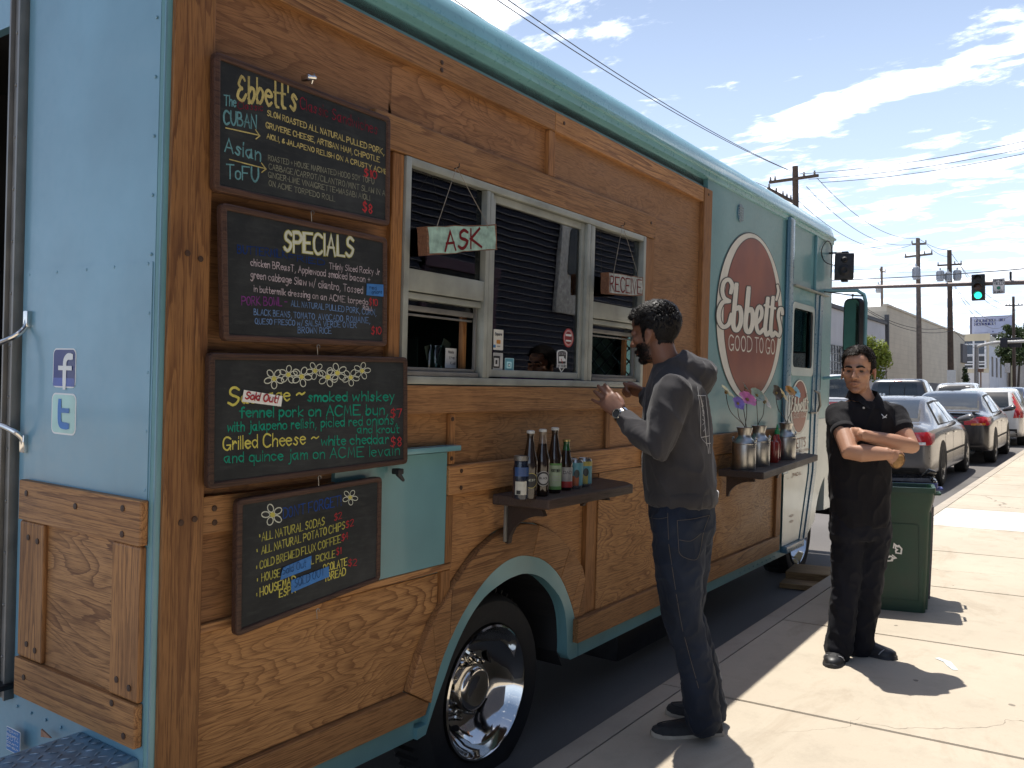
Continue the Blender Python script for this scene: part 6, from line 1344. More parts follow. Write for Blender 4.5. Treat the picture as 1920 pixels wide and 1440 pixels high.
# ---- man in a black polo shirt, arms folded
D2 = 4.52
def q2(px, py, near=0): return dep(px, py, D2 - near)
base2 = gnd(1600, 1225); base2 = V((base2.x, base2.y, gz(base2.x)))
P2 = thing('person', 'man in black polo shirt and dark jeans standing with folded arms by the bin', 'person', base2)
SK2 = skin_mat('skin_tan', (.43, .235, .15)); SKINS[P2.name] = SK2
f2 = (-f0 * cos(.12) + RT * sin(.12)).normalized(); l2 = V((0, 0, 1)).cross(f2).normalized()
hf = (-f0 * cos(.58) - RT * sin(.58)).normalized()
H2 = Head(q2(1609, 697, .02), hf + V((0, 0, -.02)), V((0, 0, 1)) + RT * .02, .985)
shR2, elR2, wrR2 = q2(1570, 775, 0), q2(1594, 848, .20), q2(1664, 851, .25)
shL2, elL2, wrL2 = q2(1674, 776, -.02), q2(1708, 837, .12), q2(1618, 816, .215)
to2 = [(1613, 985, .112, .150), (1613, 950, .115, .158), (1612, 900, .112, .160), (1612, 850, .112, .163), (1614, 812, .114, .175), (1617, 785, .108, .182), (1619, 766, .094, .172), (1620, 753, .074, .120), (1618, 744, .058, .074)]
def tr2(b, e, rows): b.loft([b.ring(q2(x, y), f2 * (a - e), l2 * (w - e), 24, .12) for x, y, a, w in rows])
b = MB(); tr2(b, .02, to2); H2.add(b)
b.cap_tube([H2.M @ V((-.018, 0, -.04)), H2.M @ V((-.028, 0, -.09)), q2(1618, 752, -.01)], [.052, .052, .062], 18)
b.cap_tube([shR2, shR2.lerp(elR2, .5), elR2, elR2.lerp(wrR2, .3), wrR2], [.050, .050, .046, .047, .030], 16)
b.cap_tube([shL2, shL2.lerp(elL2, .5), elL2, elL2.lerp(wrL2, .3), wrL2], [.050, .048, .043, .044, .029], 16)
hx = [(q2(1593, 987, 0), q2(1586, 1095, .02), q2(1572, 1222, .06)), (q2(1637, 987, 0), q2(1629, 1095, .0), q2(1612, 1212, -.02))]
for hp, kn, an in hx: b.cap_tube([hp, hp.lerp(kn, .5), kn, kn.lerp(an, .4), an], [.075, .068, .05, .048, .036], 14)
hand(b, wrL2 - RT * .005, (q2(1583, 813, .06) - wrL2), -f0 * .8 - RT * .5 + UP * .1, UP * .9, [(.0, .25, .4, .3)] * 4, [(.15, .3), (.1, .3), (.1, .3)], .9)
hand(b, wrR2 + RT * .005, RT * .75 - UP * .55 + f0 * .15, -f0 * .9 + UP * .3, UP * .6 + RT * .5, [(.05, .7, .9, .6)] * 4, [(.5, .4), (.3, .5), (.1, .4)], .92)
me2 = remesh(b, .0046, 3)
H2.EXTRA = [((.05, .055, -.05), .035, (0, .005, 0)), ((.05, -.055, -.05), .035, (0, -.005, 0)), ((.078, .028, -.06), .009, (0, .002, .003)), ((.078, -.028, -.06), .009, (0, -.002, .0015)), ((.07, .03, -.022), .016, (.003, .001, 0)), ((.07, -.03, -.022), .016, (.003, -.001, 0)), ((.1, 0, -.02), .014, (-.003, 0, 0))]
H2.sculpt(me2, [((.05, .06, -.075), (.035, .022, .035), (.68, .64, .62), .55), ((.05, -.06, -.075), (.035, .022, .035), (.68, .64, .62), .55), ((.09, 0, -.065), (.02, .026, .0075), (.86, .60, .58), .75), ((.09, 0, -.0646), (.022, .021, .0024), (.38, .26, .24), .85), ((.085, 0, -.048), (.02, .034, .008), (.58, .54, .54), .6), ((.06, 0, -.085), (.05, .06, .035), (.66, .62, .60), .55), ((.082, .031, .004), (.03, .0135, .0038), (.20, .16, .16), .9), ((.082, .031, .006), (.03, .018, .012), (.66, .60, .58), .6), ((.082, -.031, .006), (.03, .018, .012), (.66, .60, .58), .6), ((.082, -.031, .004), (.03, .0135, .0038), (.20, .16, .16), .9), ((-.01, .09, 0), .03, (1.1, .8, .75), .5)])  # tints darken the eye sockets as brow shade, besides lips and stubble
face2 = me2.copy()
for v in me2.vertices: v.co = v.co - base2
mesh_ob('body', me2, SK2, P2)
H2.eyes(P2, base2, (.045, .025, .014), (H2.M.to_3x3() @ V((1, -.05, -.02))).normalized())
HAIR2 = simple('brown_black_hair', (.016, .011, .008), .6, 0, .4, 60, spec=.2)
def hairtest2(p): return (p.z > .083 + .02 * (p.y > .02) - .6 * max(0, abs(p.y) - .04) and p.x > -.02) or (p.x < .052 and p.z > .048) or (p.x < .028 and p.z > .018 and abs(p.y) < .084) or (p.x < -.034 and p.z > -.048 and p.length > .06) or (.0 < p.x < .024 and -.016 < p.z < .03 and .05 < abs(p.y) < .079)
H2.hair('hair', face2, P2, base2, hairtest2, lambda p: .003 + .018 * max(0, min(1, (p.z - .03) / .07)), HAIR2, 5200, lambda p: .012 + .014 * max(0, min(1, p.z / .1)), lambda p: V((.8, -.5, .0)) if p.z > .06 else V((-.1, 0, -1)), 8)
POLO = cloth('black_polo', (.006, .0055, .0075), .85, .5, 9, 900, .04, .3)
b = MB(); tr2(b, 0, to2[:-1])
for sh, el in ((shR2, elR2), (shL2, elL2)): b.cap_tube([sh - UP * .006, sh.lerp(el, .3), sh.lerp(el, .42)], [.066, .062, .0585], 18)
polo = cloth_ob('polo_shirt', b, .007, POLO, P2, base2, 5, .0050, 9, 7)
g = MB()
for e in (1, -1):                                   # collar leaves
    nb_ = q2(1618, 741) - base2; P = []
    for a, r0, z0, r1, z1 in ((-2.6, .066, .028, .082, -.008), (-1.9, .070, .026, .088, -.014), (-1.2, .072, .018, .096, -.022), (-.65, .074, .004, .106, -.034), (-.30, .072, -.022, .112, -.066), (-.10, .070, -.046, .100, -.072)):
        q = lambda r_, z, a=a: nb_ + f2 * r_ * .95 * cos(a) + l2 * e * r_ * 1.02 * sin(-a) + V((0, 0, z)); P.append((q(r0, z0), q(r1, z1)))
    A = [(g.v(x), g.v(y)) for x, y in P]; Bq = [(g.v(x + V((0, 0, -.004)) - f2 * .0), g.v(y + f2 * -.004)) for x, y in P]
    for i in range(len(A) - 1):
        g.face((A[i][0], A[i + 1][0], A[i + 1][1], A[i][1])); g.face((Bq[i][0], Bq[i][1], Bq[i + 1][1], Bq[i + 1][0])); g.face((A[i][1], A[i + 1][1], Bq[i + 1][1], Bq[i][1]))
ob('collar', g, POLO, polo, 60)
tree2 = BVHTree.FromPolygons([v.co + base2 for v in polo.data.vertices], [list(p.vertices) for p in polo.data.polygons])
for px, py in ((1607, 750), (1619, 765)):
    h = onbody(tree2, px, py, .002)
    if h[0] is not None: g = MB(); g.lathe([(0, 0), (.0055, 0), (.006, .0015), (.004, .003), (0, .002)], 14, Matrix.Translation(h[0] - base2) @ h[1].to_track_quat('Z', 'Y').to_matrix().to_4x4()); ob('button', g, simple('pale_button', (.5, .48, .44), .3), polo)
g = MB(); h = onbody(tree2, 1657, 781, .002)
if h[0] is not None:
    for L in ([(1653, 777), (1656, 781), (1661, 783)], [(1662, 778), (1659, 782), (1655, 784)]):
        pts = [onbody(tree2, *p, .0025)[0] for p in L]
        if all(p is not None for p in pts): g.ribbon([p - base2 for p in pts], .0042, h[1])
ob('chest_badge', g, simple('badge_white', (.7, .7, .7), .6), polo, 0)
for sh, el in ((shR2, elR2), (shL2, elL2)):         # sleeve bands
    d = (el - sh).normalized(); c = sh.lerp(el, .44); t1 = d.orthogonal().normalized(); t2 = d.cross(t1); g = MB()
    g.loft([[g.v(c + d * z + (t1 * cos(a) + t2 * sin(a)) * r_ - base2) for a in [2 * pi * k / 30 for k in range(30)]] for z, r_ in ((-.012, .058), (-.010, .0605), (.012, .0605), (.013, .057))]); ob('sleeve_band', g, POLO, polo, 60)
DJ = cloth('dark_jeans', (.0055, .006, .010), .85, .4, 10, 800, .04, .35)
b = MB(); b.loft([b.ring(q2(x, y), f2 * a, l2 * w, 24, .1) for x, y, a, w in ((1613, 955, .108, .150), (1613, 985, .112, .160), (1614, 1010, .105, .158))])
for hp, kn, an in hx:
    b.cap_tube([hp, hp.lerp(kn, .5), kn, kn.lerp(an, .5), kn.lerp(an, .9), an + V((0, 0, .012))], [.091, .083, .071, .068, .069, .071], 18)
cloth_ob('dark_jeans', b, .0075, DJ, P2, base2, 5, .0052, 10, 11, (1, 1, .9))
SNK = simple('black_trainer', (.014, .014, .016), .5, 0, .3, 40); SNS = simple('black_sole', (.02, .02, .022), .6)
shoe(gz3(1574, 1222), gz3(1559, 1253), P2, base2, SNK, SNS, .09, .050, 1); shoe(gz3(1598, 1219), gz3(1680, 1237), P2, base2, SNK, SNS, .09, .048, 1)
# the small brown leather pouch in his hand
c = q2(1682, 864, .24); P3 = thing('pouch', 'small tan leather pouch held in the hand under the folded arms', 'pouch', c)
g = MB(); Mp = Matrix.Rotation(YAW - pi / 2, 4, 'Z') @ Matrix.Rotation(.5, 4, 'Y'); 
rings = [[g.v(Mp @ (V((r_ * cos(t) * .030, y, r_ * sin(t) * .038)))) for t in [2 * pi * k / 20 for k in range(20)]] for y, r_ in ((-.020, .2), (-.018, .85), (-.008, 1.0), (.01, 1.0), (.018, .8), (.02, .2))]
g.loft(rings); ob('leather', g, simple('tan_leather', (.36, .19, .06), .5, 0, .35, 60, .4, 60), P3, 60)
g = MB(); g.tube([Mp @ V((cos(t) * .031, -.012, sin(t) * .039)) for t in [2 * pi * k / 24 for k in range(25)]], .002, 5); ob('seam', g, simple('dark_seam', (.12, .06, .02), .6), P3)
# ---- someone working inside, a dark figure behind the middle window
wu, wv = S(1034, 618, .30); cw = tw(wu, .30, wv - 1.40); P4 = thing('person', 'kitchen worker in purple shirt inside the truck, dim behind the middle window', 'person', cw)
SK4 = skin_mat('skin_dim', (.16, .085, .055)); SKINS[P4.name] = SK4
b = MB(); H4 = Head(cw + V((0, 0, 1.40)), V((.95, .35, -.1)), V((0, 0, 1)), 1.0); H4.add(b); fq, lq = V((.5, .85, 0)).normalized(), V((-.85, .5, 0)).normalized()
b.cap_tube([H4.M @ V((-.018, 0, -.04)), cw + V((0, 0, 1.27))], [.052, .06], 16); rows4 = [(0.0, .10, .15), (.6, .11, .16), (.95, .12, .18), (1.17, .11, .20), (1.25, .08, .15), (1.28, .05, .07)]
b.loft([b.ring(cw + V((0, 0, z)), fq * (a - .02), lq * (w - .02), 20) for z, a, w in rows4])
for e in (1, -1): A0 = cw + lq * e * .17 + V((0, 0, 1.18)); A1 = cw + lq * e * .24 + V((0, 0, .85)); A2 = A1 + fq * .2 + V((0, 0, .02)); b.cap_tube([A0, A1, A2], [.045, .04, .028], 12); hand(b, A2, fq, V((0, 0, 1)), -lq * e, [(.0, .3, .4, .3)] * 4, [(.6, .2), (.4, .2), (.2, .2)])
me4 = remesh(b, .006, 3); H4.sculpt(me4, [])
f4 = me4.copy()
for v in me4.vertices: v.co = v.co - cw
mesh_ob('body', me4, SK4, P4); H4.eyes(P4, cw, (.04, .02, .01), (H4.M.to_3x3() @ V((1, 0, 0))).normalized())
H4.hair('hair', f4, P4, cw, lambda p: (p.z > .06) or (p.x < .03 and p.z > .0) or (p.x < -.03 and p.z > -.07), lambda p: .06, HAIRM, 900, lambda p: .04, lambda p: V((0, 0, -1)), 9)
b = MB(); b.loft([b.ring(cw + V((0, 0, z)), fq * a, lq * w, 20) for z, a, w in rows4[:-1]])
for e in (1, -1): b.cap_tube([cw + lq * e * .17 + V((0, 0, 1.18)), cw + lq * e * .22 + V((0, 0, .98))], [.065, .06], 12)
cloth_ob('purple_shirt', b, .010, simple('purple_cotton', (.11, .03, .17), .9), P4, cw, 4)
# ------------------------------------------------------------------ cars
def carpaint(name, col, rough=.22): 
    t = NT(name); n = t.noise(4, detail=4); c = t.mix(1.0, col, t.rng(n, .3, .7, .9, 1.1), 'MULTIPLY'); return t.out(c, rough, .15, .5, .6)
CARGL = simple('car_glass', (.022, .026, .026), .04, 0, .2, 3, spec=.6, coat=.5); TAILR = simple('tail_lamp_red', (.45, .015, .02), .15, 0, .2, 30, coat=1.0); AMBER = simple('lamp_amber', (.6, .2, .02), .2, coat=.8); LAMPW = simple('lamp_clear', (.6, .58, .55), .15, coat=.8)
ALLOY = simple('alloy_wheel', (.5, .5, .5), .3, .9, .15, 20); SEAM = simple('panel_seam', (.012, .012, .012), .7); CHR2 = simple('car_chrome', (.6, .6, .6), .12, 1.0)
def car(name, label, cat, loc, st, paint_, W, wheels, parts, group, L, heading=0, rw=.32):
    r = thing(name, label, cat, loc, (0, -.012, heading), group); g = MB(); rings = []
    for x, zb, ws, zt, wb, zr, wr in st:
        q = min(1, (zr - zt) / .3); half = [(0, zb), (ws * .90, zb), (ws * .985, zb + .03), (ws, zb + .12), (ws, (zb + .2 + zt) / 2), (ws * .995, zt - .11), (wb + .012, zt - .02), (wb - .008, zt), (wr + (wb - wr) * .5, zt + (zr - zt) * .5), (wr + .012 * q, zr - .07 * q), (wr - .015, zr - .018 * q), (wr * .78, zr), (0, zr + .014)]
        rings.append([g.v((x, y, z)) for y, z in half] + [g.v((x, -y, z)) for y, z in half[-2:0:-1]])
    g.loft(rings); o = ob('body', g, paint_, r, 60); m = o.modifiers.new('s', 'SUBSURF'); m.levels = 2; baked(o, 1); o.data.shade_smooth()
    tr = BVHTree.FromPolygons([v.co for v in o.data.vertices], [list(p.vertices) for p in o.data.polygons])
    def decal(name, poly, axis, mat, off=.004, parent=None, cuts=3, sgn=-1):
        h = MB(); h.plate(poly, [], 0, None, lambda a, b, d: V((a, b, 0))); bmesh.ops.subdivide_edges(h.b, edges=h.b.edges[:], cuts=cuts, use_grid_fill=True); ok = 0
        for v in list(h.b.verts):
            a, b = v.co.x, v.co.y
            if axis == 'side': org, d = V((a, sgn * 3, b)), V((0, -sgn, 0))
            elif axis == 'rear': org, d = V((-3, a, b)), V((1, 0, 0))
            elif axis == 'front': org, d = V((12, a, b)), V((-1, 0, 0))
            else: org, d = V((a, b, 4)), V((0, 0, -1))
            hit = tr.ray_cast(org, d)
            if hit[0] is None: h.b.verts.remove(v); continue
            v.co = hit[0] - d * off * .6 + hit[1] * off * .4; ok += 1
        if ok < 3: h.b.free(); return None
        return ob(name, h, mat, parent or r, 60)
    parts(decal, r, o)
    for x in wheels:
        for s in (-1, 1):
            decal('wheel_arch', circ(x, rw + .02, rw + .075, rw + .075, 24), 'side', SEAM, .003, sgn=s)
            M = Matrix.Translation((x, s * (W - .055), rw)) @ Matrix.Rotation(-s * pi / 2, 4, 'X'); g = MB()
            g.lathe([(rw * .60, .03), (rw * .64, .055), (rw * .86, .062), (rw * .97, .04), (rw, .0), (rw, -.14), (rw * .6, -.16)], 30, M); wo_ = ob('wheel', g, RUBBER, r)
            g = MB(); g.lathe([(0, .045), (.05, .05), (.07, .035), (rw * .55, .045), (rw * .63, .056), (rw * .63, .03), (rw * .5, .02)], 30, M, cap=False); ob('hub', g, ALLOY, wo_); g = MB()
            for k in range(7): a = 2 * pi * k / 7; g.box((.075, -.022, .044), (rw * .54, .022, .049), 0, M @ Matrix.Rotation(a, 4, 'Z') @ Matrix.Rotation(.0, 4, 'Y'))
            ob('wheel_slots', g, SEAM, wo_, 0)
    return r
def sedan_st(H, L, W, dk=1.0):
    return [(.0, .40, W * .86, .84 * dk, W * .80, .89 * dk, W * .66), (.015, .36, W * .90, .86 * dk, W * .84, .92 * dk, W * .70), (.06, .30, W * .95, .90 * dk, W * .88, .975 * dk, W * .74), (.11, .27, W * .97, .91 * dk, W * .90, .99 * dk, W * .75), (.25, .24, W * .985, .92 * dk, W * .92, 1.0 * dk, W * .78), (.60, .22, W, .94 * dk, W * .945, 1.02 * dk, W * .78), (.75, .22, W, .94 * dk, W * .945, 1.09 * dk, W * .76), (1.38, .20, W, .95 * dk, W * .95, H - .035, W * .645), (1.95, .20, W, .95 * dk, W * .95, H, W * .66), (2.65, .20, W, .94 * dk, W * .95, H - .015, W * .65), (3.35, .20, W, .92 * dk, W * .94, 1.06 * dk, W * .74), (3.55, .20, W, .90 * dk, W * .93, .99 * dk, W * .78), (L - .40, .22, W * .97, .78 * dk, W * .9, .84 * dk, W * .74), (L - .1, .28, W * .86, .62, W * .8, .70, W * .66), (L, .36, W * .7, .5, W * .66, .56, W * .5)]
def sedan_parts(W, H, dk, tail, spoil=False, plate_=True):
    def f(decal, r, o):
        for s in (-1, 1):
            decal('window_trim', [(1.02, .965 * dk), (1.45, H - .105), (1.95, H - .075), (2.62, H - .09), (3.22, .985 * dk)], 'side', SEAM, .003, sgn=s)
            decal('side_window', [(1.14, .985 * dk), (1.5, H - .135), (1.95, H - .105), (2.0, H - .105), (2.06, .985 * dk)], 'side', CARGL, .007, sgn=s); decal('side_window', [(2.12, .985 * dk), (2.06, H - .105), (2.58, H - .115), (3.1, .99 * dk)], 'side', CARGL, .007, sgn=s)
            for x in (1.28, 2.10, 3.12): decal('door_seam', [(x, .32), (x + .012, .32), (x + .012 - .02 * (x > 3), .95 * dk), (x - .02 * (x > 3), .95 * dk)], 'side', SEAM, .003, sgn=s)
            decal('sill_trim', [(1.0, .50), (3.4, .50), (3.4, .535), (1.0, .535)], 'side', SEAM, .004, sgn=s)
            for x in (1.38, 2.22): decal('door_handle', [(x, .80), (x + .17, .80), (x + .17, .83), (x, .83)], 'side', CHR2, .02, sgn=s)
            g = MB(); g.cap_tube([(3.02, s * (W - .02), .99 * dk), (3.0, s * (W + .13), 1.03 * dk)], [.05, .075], 12, .6); ob('wing_mirror', g, o.data.materials[0], r)
            q = [(s * a * W, z) for a, z in tail]; decal('tail_lamp', q, 'rear', TAILR, .012); sx = [(-.02, tail[0][1] + .01), (.30, tail[1][1] - .03), (.34, tail[1][1] - .10), (.1, tail[0][1])]
            zz = sorted(z for _, z in tail); decal('tail_lamp', [(.012, zz[0]), (.26, zz[0] + .03), (.40, zz[-1] - .03), (.10, zz[-1] + .01), (.012, zz[-1])], 'side', TAILR, .010, sgn=s)
            decal('clear_lamp', [(s * W * .62, zz[0] - .0), (s * W * .90, zz[0] + .01), (s * W * .9, zz[0] + .05), (s * W * .62, zz[0] + .04)], 'rear', AMBER if spoil else LAMPW, .018)
        decal('rear_window_seal', [(-.70 * W, 1.03 * dk), (.70 * W, 1.03 * dk), (.60 * W, H - .05), (-.60 * W, H - .05)], 'rear', SEAM, .003); decal('rear_window', [(-.66 * W, 1.05 * dk), (.66 * W, 1.05 * dk), (.565 * W, H - .07), (-.565 * W, H - .07)], 'rear', CARGL, .008, cuts=5)
        decal('bumper_line', [(-W * .95, .60), (W * .95, .60), (W * .95, .615), (-W * .95, .615)], 'rear', SEAM, .004); decal('bumper_strip', [(-W * .95, .50), (W * .95, .50), (W * .95, .525), (-W * .95, .525)], 'rear', SEAM, .005); decal('valance', [(-W * .8, .26), (W * .8, .26), (W * .8, .36), (-W * .8, .36)], 'rear', SEAM, .006)
        decal('boot_seam', [(-W * .66, .62), (-W * .65, .62), (-W * .65, .95 * dk), (-W * .66, .95 * dk)], 'rear', SEAM, .004); decal('boot_seam', [(W * .65, .62), (W * .66, .62), (W * .66, .95 * dk), (W * .65, .95 * dk)], 'rear', SEAM, .004)
        decal('licence_plate', [(-.16, .70), (.16, .70), (.16, .80), (-.16, .80)], 'rear', WHITE, .012)
        decal('front_window', [(-.66 * W, 1.04 * dk), (.66 * W, 1.04 * dk), (.57 * W, H - .08), (-.57 * W, H - .08)], 'front', CARGL, .006)
        if spoil:
            g = MB(); g.loft([g.ring(V((.10 + .10 * abs(y) ** 2, y, 1.075 + .0 * y)), V((.085, 0, .012)), V((0, 0, .014)), 10) for y in (-.66, -.62, -.3, 0, .3, .62, .66)])
            for s in (-1, 1): g.box((.1, s * .58 - .03, .98), (.2, s * .58 + .03, 1.07), .01)
            ob('spoiler', g, o.data.materials[0], r); g = MB(); g.lathe([(.045, -.05), (.05, -.05), (.05, .1), (.045, .1)], 16, Matrix.Translation((.08, -.55, .27)) @ Matrix.Rotation(pi / 2, 4, 'Y')); ob('exhaust', g, CHR2, r)
    return f
CG = 'cars along the street'
def pos_(x, y): return V((x, y, gz(x, -.2)))
car('parked_sedan', 'silver grey sedan parked at the kerb just beyond the bins', 'car', pos_(14.05, 3.10), sedan_st(1.42, 4.75, .91), carpaint('grey_car_paint', (.105, .098, .095)), .91, (1.02, 3.78), sedan_parts(.91, 1.42, 1.0, [(.52, .70), (.935, .70), (.93, .87), (.56, .89)]), CG, 4.75)
car('parked_sedan', 'dark sedan with boot spoiler, second car along the kerb', 'car', pos_(19.25, 2.84), sedan_st(1.465, 4.55, .88, 1.04), carpaint('brown_black_car_paint', (.040, .035, .033)), .88, (.95, 3.55), sedan_parts(.88, 1.465, 1.04, [(.48, .80), (.935, .79), (.93, .93), (.46, .955)], True), CG, 4.55)
def wagon_st(H, L, W): return [(0, .40, W * .88, .88, W * .84, 1.0, W * .70), (.015, .36, W * .91, .90, W * .87, 1.04, W * .72), (.05, .32, W * .93, .92, W * .9, 1.08, W * .74), (.22, .24, W * .99, .95, W * .95, 1.30, W * .72), (.42, .22, W, .96, W * .96, H - .06, W * .69), (.8, .22, W, .96, W * .96, H - .02, W * .70), (1.7, .20, W, .96, W * .96, H, W * .70), (2.7, .20, W, .95, W * .96, H - .02, W * .68), (3.4, .20, W, .93, W * .95, 1.05, W * .76), (3.6, .20, W, .9, W * .94, .98, W * .8), (L - .4, .22, W * .97, .8, W * .9, .86, W * .76), (L - .1, .28, W * .86, .64, W * .8, .72, W * .66), (L, .36, W * .7, .5, W * .66, .56, W * .5)]
def wagon_parts(W, H, tall=True, stripes=False):
    def f(decal, r, o):
        for s in (-1, 1):
            decal('side_window', [(.50, 1.02), (.62, H - .12), (2.62, H - .11), (3.22, 1.0)], 'side', CARGL, .006, sgn=s)
            for x in (1.28, 2.15): decal('door_pillar', [(x, 1.0), (x + .07, 1.0), (x + .05, H - .1), (x - .02, H - .1)], 'side', SEAM, .010, sgn=s); decal('door_seam', [(x, .32), (x + .012, .32), (x + .012, 1.0), (x, 1.0)], 'side', SEAM, .003, sgn=s)
            zt = H - .12 if tall else 1.0
            decal('tail_lamp', [(s * W * .76, .74), (s * W * .98, .74), (s * W * .98, .96), (s * W * .90, zt), (s * W * .74, zt), (s * W * .80, .96)], 'rear', TAILR, .012)
            decal('tail_lamp', [(.02, .74), (.26, .76), (.24, .96), (.42, zt - .04), (.26, zt), (.04, .96)], 'side', TAILR, .010, sgn=s); g = MB(); g.cap_tube([(3.1, s * (W - .02), 1.0), (3.08, s * (W + .14), 1.04)], [.05, .08], 12, .6); ob('wing_mirror', g, SEAM, r)
            if stripes:
                decal('red_stripe', [(.2, .80), (4.2, .76), (4.2, .86), (.2, .92)], 'side', TAILR, .006, sgn=s); decal('black_stripe', [(.2, .70), (4.2, .68), (4.2, .72), (.2, .75)], 'side', SEAM, .006, sgn=s)
                for k in range(6): x = .5 + k * .6; decal('scribble', [(x, 1.0), (x + .3, 1.3), (x + .34, 1.28), (x + .06, .98)], 'side', SEAM, .02, sgn=s)
        decal('rear_window', [(-.66 * W, 1.0), (.66 * W, 1.0), (.60 * W, H - .11), (-.60 * W, H - .11)], 'rear', CARGL, .008, cuts=5)
        if stripes:
            decal('red_stripe', [(-W, .82), (W, .82), (W, .93), (-W, .93)], 'rear', TAILR, .008); decal('red_stripe', [(-W, .55), (W, .55), (W, .66), (-W, .66)], 'rear', TAILR, .008)
        decal('licence_plate', [(-.16, .72), (.16, .72), (.16, .82), (-.16, .82)], 'rear', WHITE, .012); decal('valance', [(-W * .85, .28), (W * .85, .28), (W * .85, .46), (-W * .85, .46)], 'rear', SEAM, .006)
        decal('front_window', [(-.66 * W, 1.04), (.66 * W, 1.04), (.57 * W, H - .1), (-.57 * W, H - .1)], 'front', CARGL, .006)
    return f
car('parked_wagon', 'white station wagon with tall red tail lamps, third car along the kerb', 'car', pos_(25.2, 2.74), wagon_st(1.50, 4.7, .90), carpaint('white_car_paint', (.62, .61, .58)), .90, (.98, 3.72), wagon_parts(.90, 1.50), CG, 4.7)
car('small_suv', 'light roofed hatchback waiting in the lane beyond the parked wagon', 'car', pos_(36.5, 4.95), wagon_st(1.66, 4.3, .88), carpaint('silver_car_paint', (.30, .30, .30)), .88, (.85, 3.45), wagon_parts(.88, 1.66, False), CG, 4.3, rw=.34)
car('queued_sedan', 'dark blue sedan with red tail lamps, farthest car at the right edge', 'car', pos_(45.0, 3.95), sedan_st(1.44, 4.7, .9), carpaint('blue_car_paint', (.035, .045, .075)), .9, (1.0, 3.75), sedan_parts(.9, 1.44, 1.0, [(.45, .74), (.97, .72), (.97, .90), (.45, .90)]), CG, 4.7)
car('striped_van', 'white van with red and black stripes behind the head of the man in black', 'van', pos_(36.0, 9.3), wagon_st(2.05, 4.8, .96), carpaint('van_white_paint', (.66, .66, .66)), .96, (.95, 3.75), wagon_parts(.96, 2.05, False, True), CG, 4.8, rw=.34)
W_ = .93
pk = [(0, .55, W_ * .96, 1.02, W_ * .95, 1.10, W_ * .9), (.02, .50, W_ * .99, 1.06, W_ * .97, 1.135, W_ * .92), (.1, .5, W_, 1.08, W_ * .97, 1.14, W_ * .92), (1.70, .48, W_, 1.08, W_ * .97, 1.15, W_ * .92), (1.76, .48, W_, 1.08, W_ * .97, 1.2, W_ * .86), (1.84, .46, W_, 1.08, W_ * .97, 1.72, W_ * .72), (2.0, .46, W_, 1.08, W_ * .97, 1.78, W_ * .74), (3.1, .45, W_, 1.07, W_ * .96, 1.77, W_ * .72), (3.75, .45, W_, 1.05, W_ * .95, 1.2, W_ * .8), (3.95, .45, W_, 1.02, W_ * .95, 1.12, W_ * .84), (5.0, .45, W_ * .97, .95, W_ * .92, 1.05, W_ * .8), (5.25, .5, W_ * .85, .75, W_ * .82, .85, W_ * .7)]
def pk_parts(decal, r, o):
    for s in (-1, 1):
        decal('side_window', [(1.98, 1.14), (2.06, 1.66), (3.02, 1.66), (3.5, 1.16)], 'side', CARGL, .006, sgn=s); decal('door_pillar', [(2.6, 1.12), (2.66, 1.12), (2.66, 1.68), (2.6, 1.68)], 'side', SEAM, .012, sgn=s)
        for x in (1.82, 2.62, 3.55): decal('door_seam', [(x, .55), (x + .014, .55), (x + .014, 1.1), (x, 1.1)], 'side', SEAM, .004, sgn=s)
        decal('tail_lamp', [(s * W_ * .86, .78), (s * W_ * .985, .78), (s * W_ * .985, 1.06), (s * W_ * .86, 1.06)], 'rear', TAILR, .012); decal('clear_lamp', [(s * W_ * .87, .88), (s * W_ * .98, .88), (s * W_ * .98, .95), (s * W_ * .87, .95)], 'rear', LAMPW, .016)
        g = MB(); g.cap_tube([(3.3, s * (W_ - .05), 1.2), (3.28, s * (W_ + .16), 1.25)], [.05, .10], 12, .7); ob('wing_mirror', g, SEAM, r)
    decal('rear_window', [(-.62 * W_, 1.24), (.62 * W_, 1.24), (.57 * W_, 1.66), (-.57 * W_, 1.66)], 'rear', CARGL, .008); 
    for a in (-.22, .2): decal('window_bar', [(a, 1.25), (a + .02, 1.25), (a + .02, 1.65), (a, 1.65)], 'rear', SEAM, .016)
    for a in (.36, .46): decal('round_sticker', circ(a, 1.31, .04, .04, 14), 'rear', WHITE, .02, cuts=1)
    decal('brake_lamp', [(-.12, 1.70), (.12, 1.70), (.12, 1.735), (-.12, 1.735)], 'rear', TAILR, .012)
    decal('tailgate_seam', [(-.8 * W_, .70), (.8 * W_, .70), (.8 * W_, .715), (-.8 * W_, .715)], 'rear', SEAM, .006); decal('tailgate_handle', [(-.13, .97), (.13, .97), (.13, 1.03), (-.13, 1.03)], 'rear', SEAM, .01)
    for s in (-1, 1): decal('tailgate_seam', [(s * .84 * W_, .62), (s * .85 * W_, .62), (s * .85 * W_, 1.12), (s * .84 * W_, 1.12)], 'rear', SEAM, .006)
    decal('rear_bumper', [(-.95 * W_, .52), (.95 * W_, .52), (.95 * W_, .66), (-.95 * W_, .66)], 'rear', CHR2, .03)
car('pickup_truck', 'dark grey pickup truck in the lane beside the parked sedans', 'pickup truck', pos_(26.0, 5.28), pk, carpaint('charcoal_car_paint', (.045, .047, .052)), .93, (1.15, 4.35), pk_parts, CG, 5.3, rw=.38)
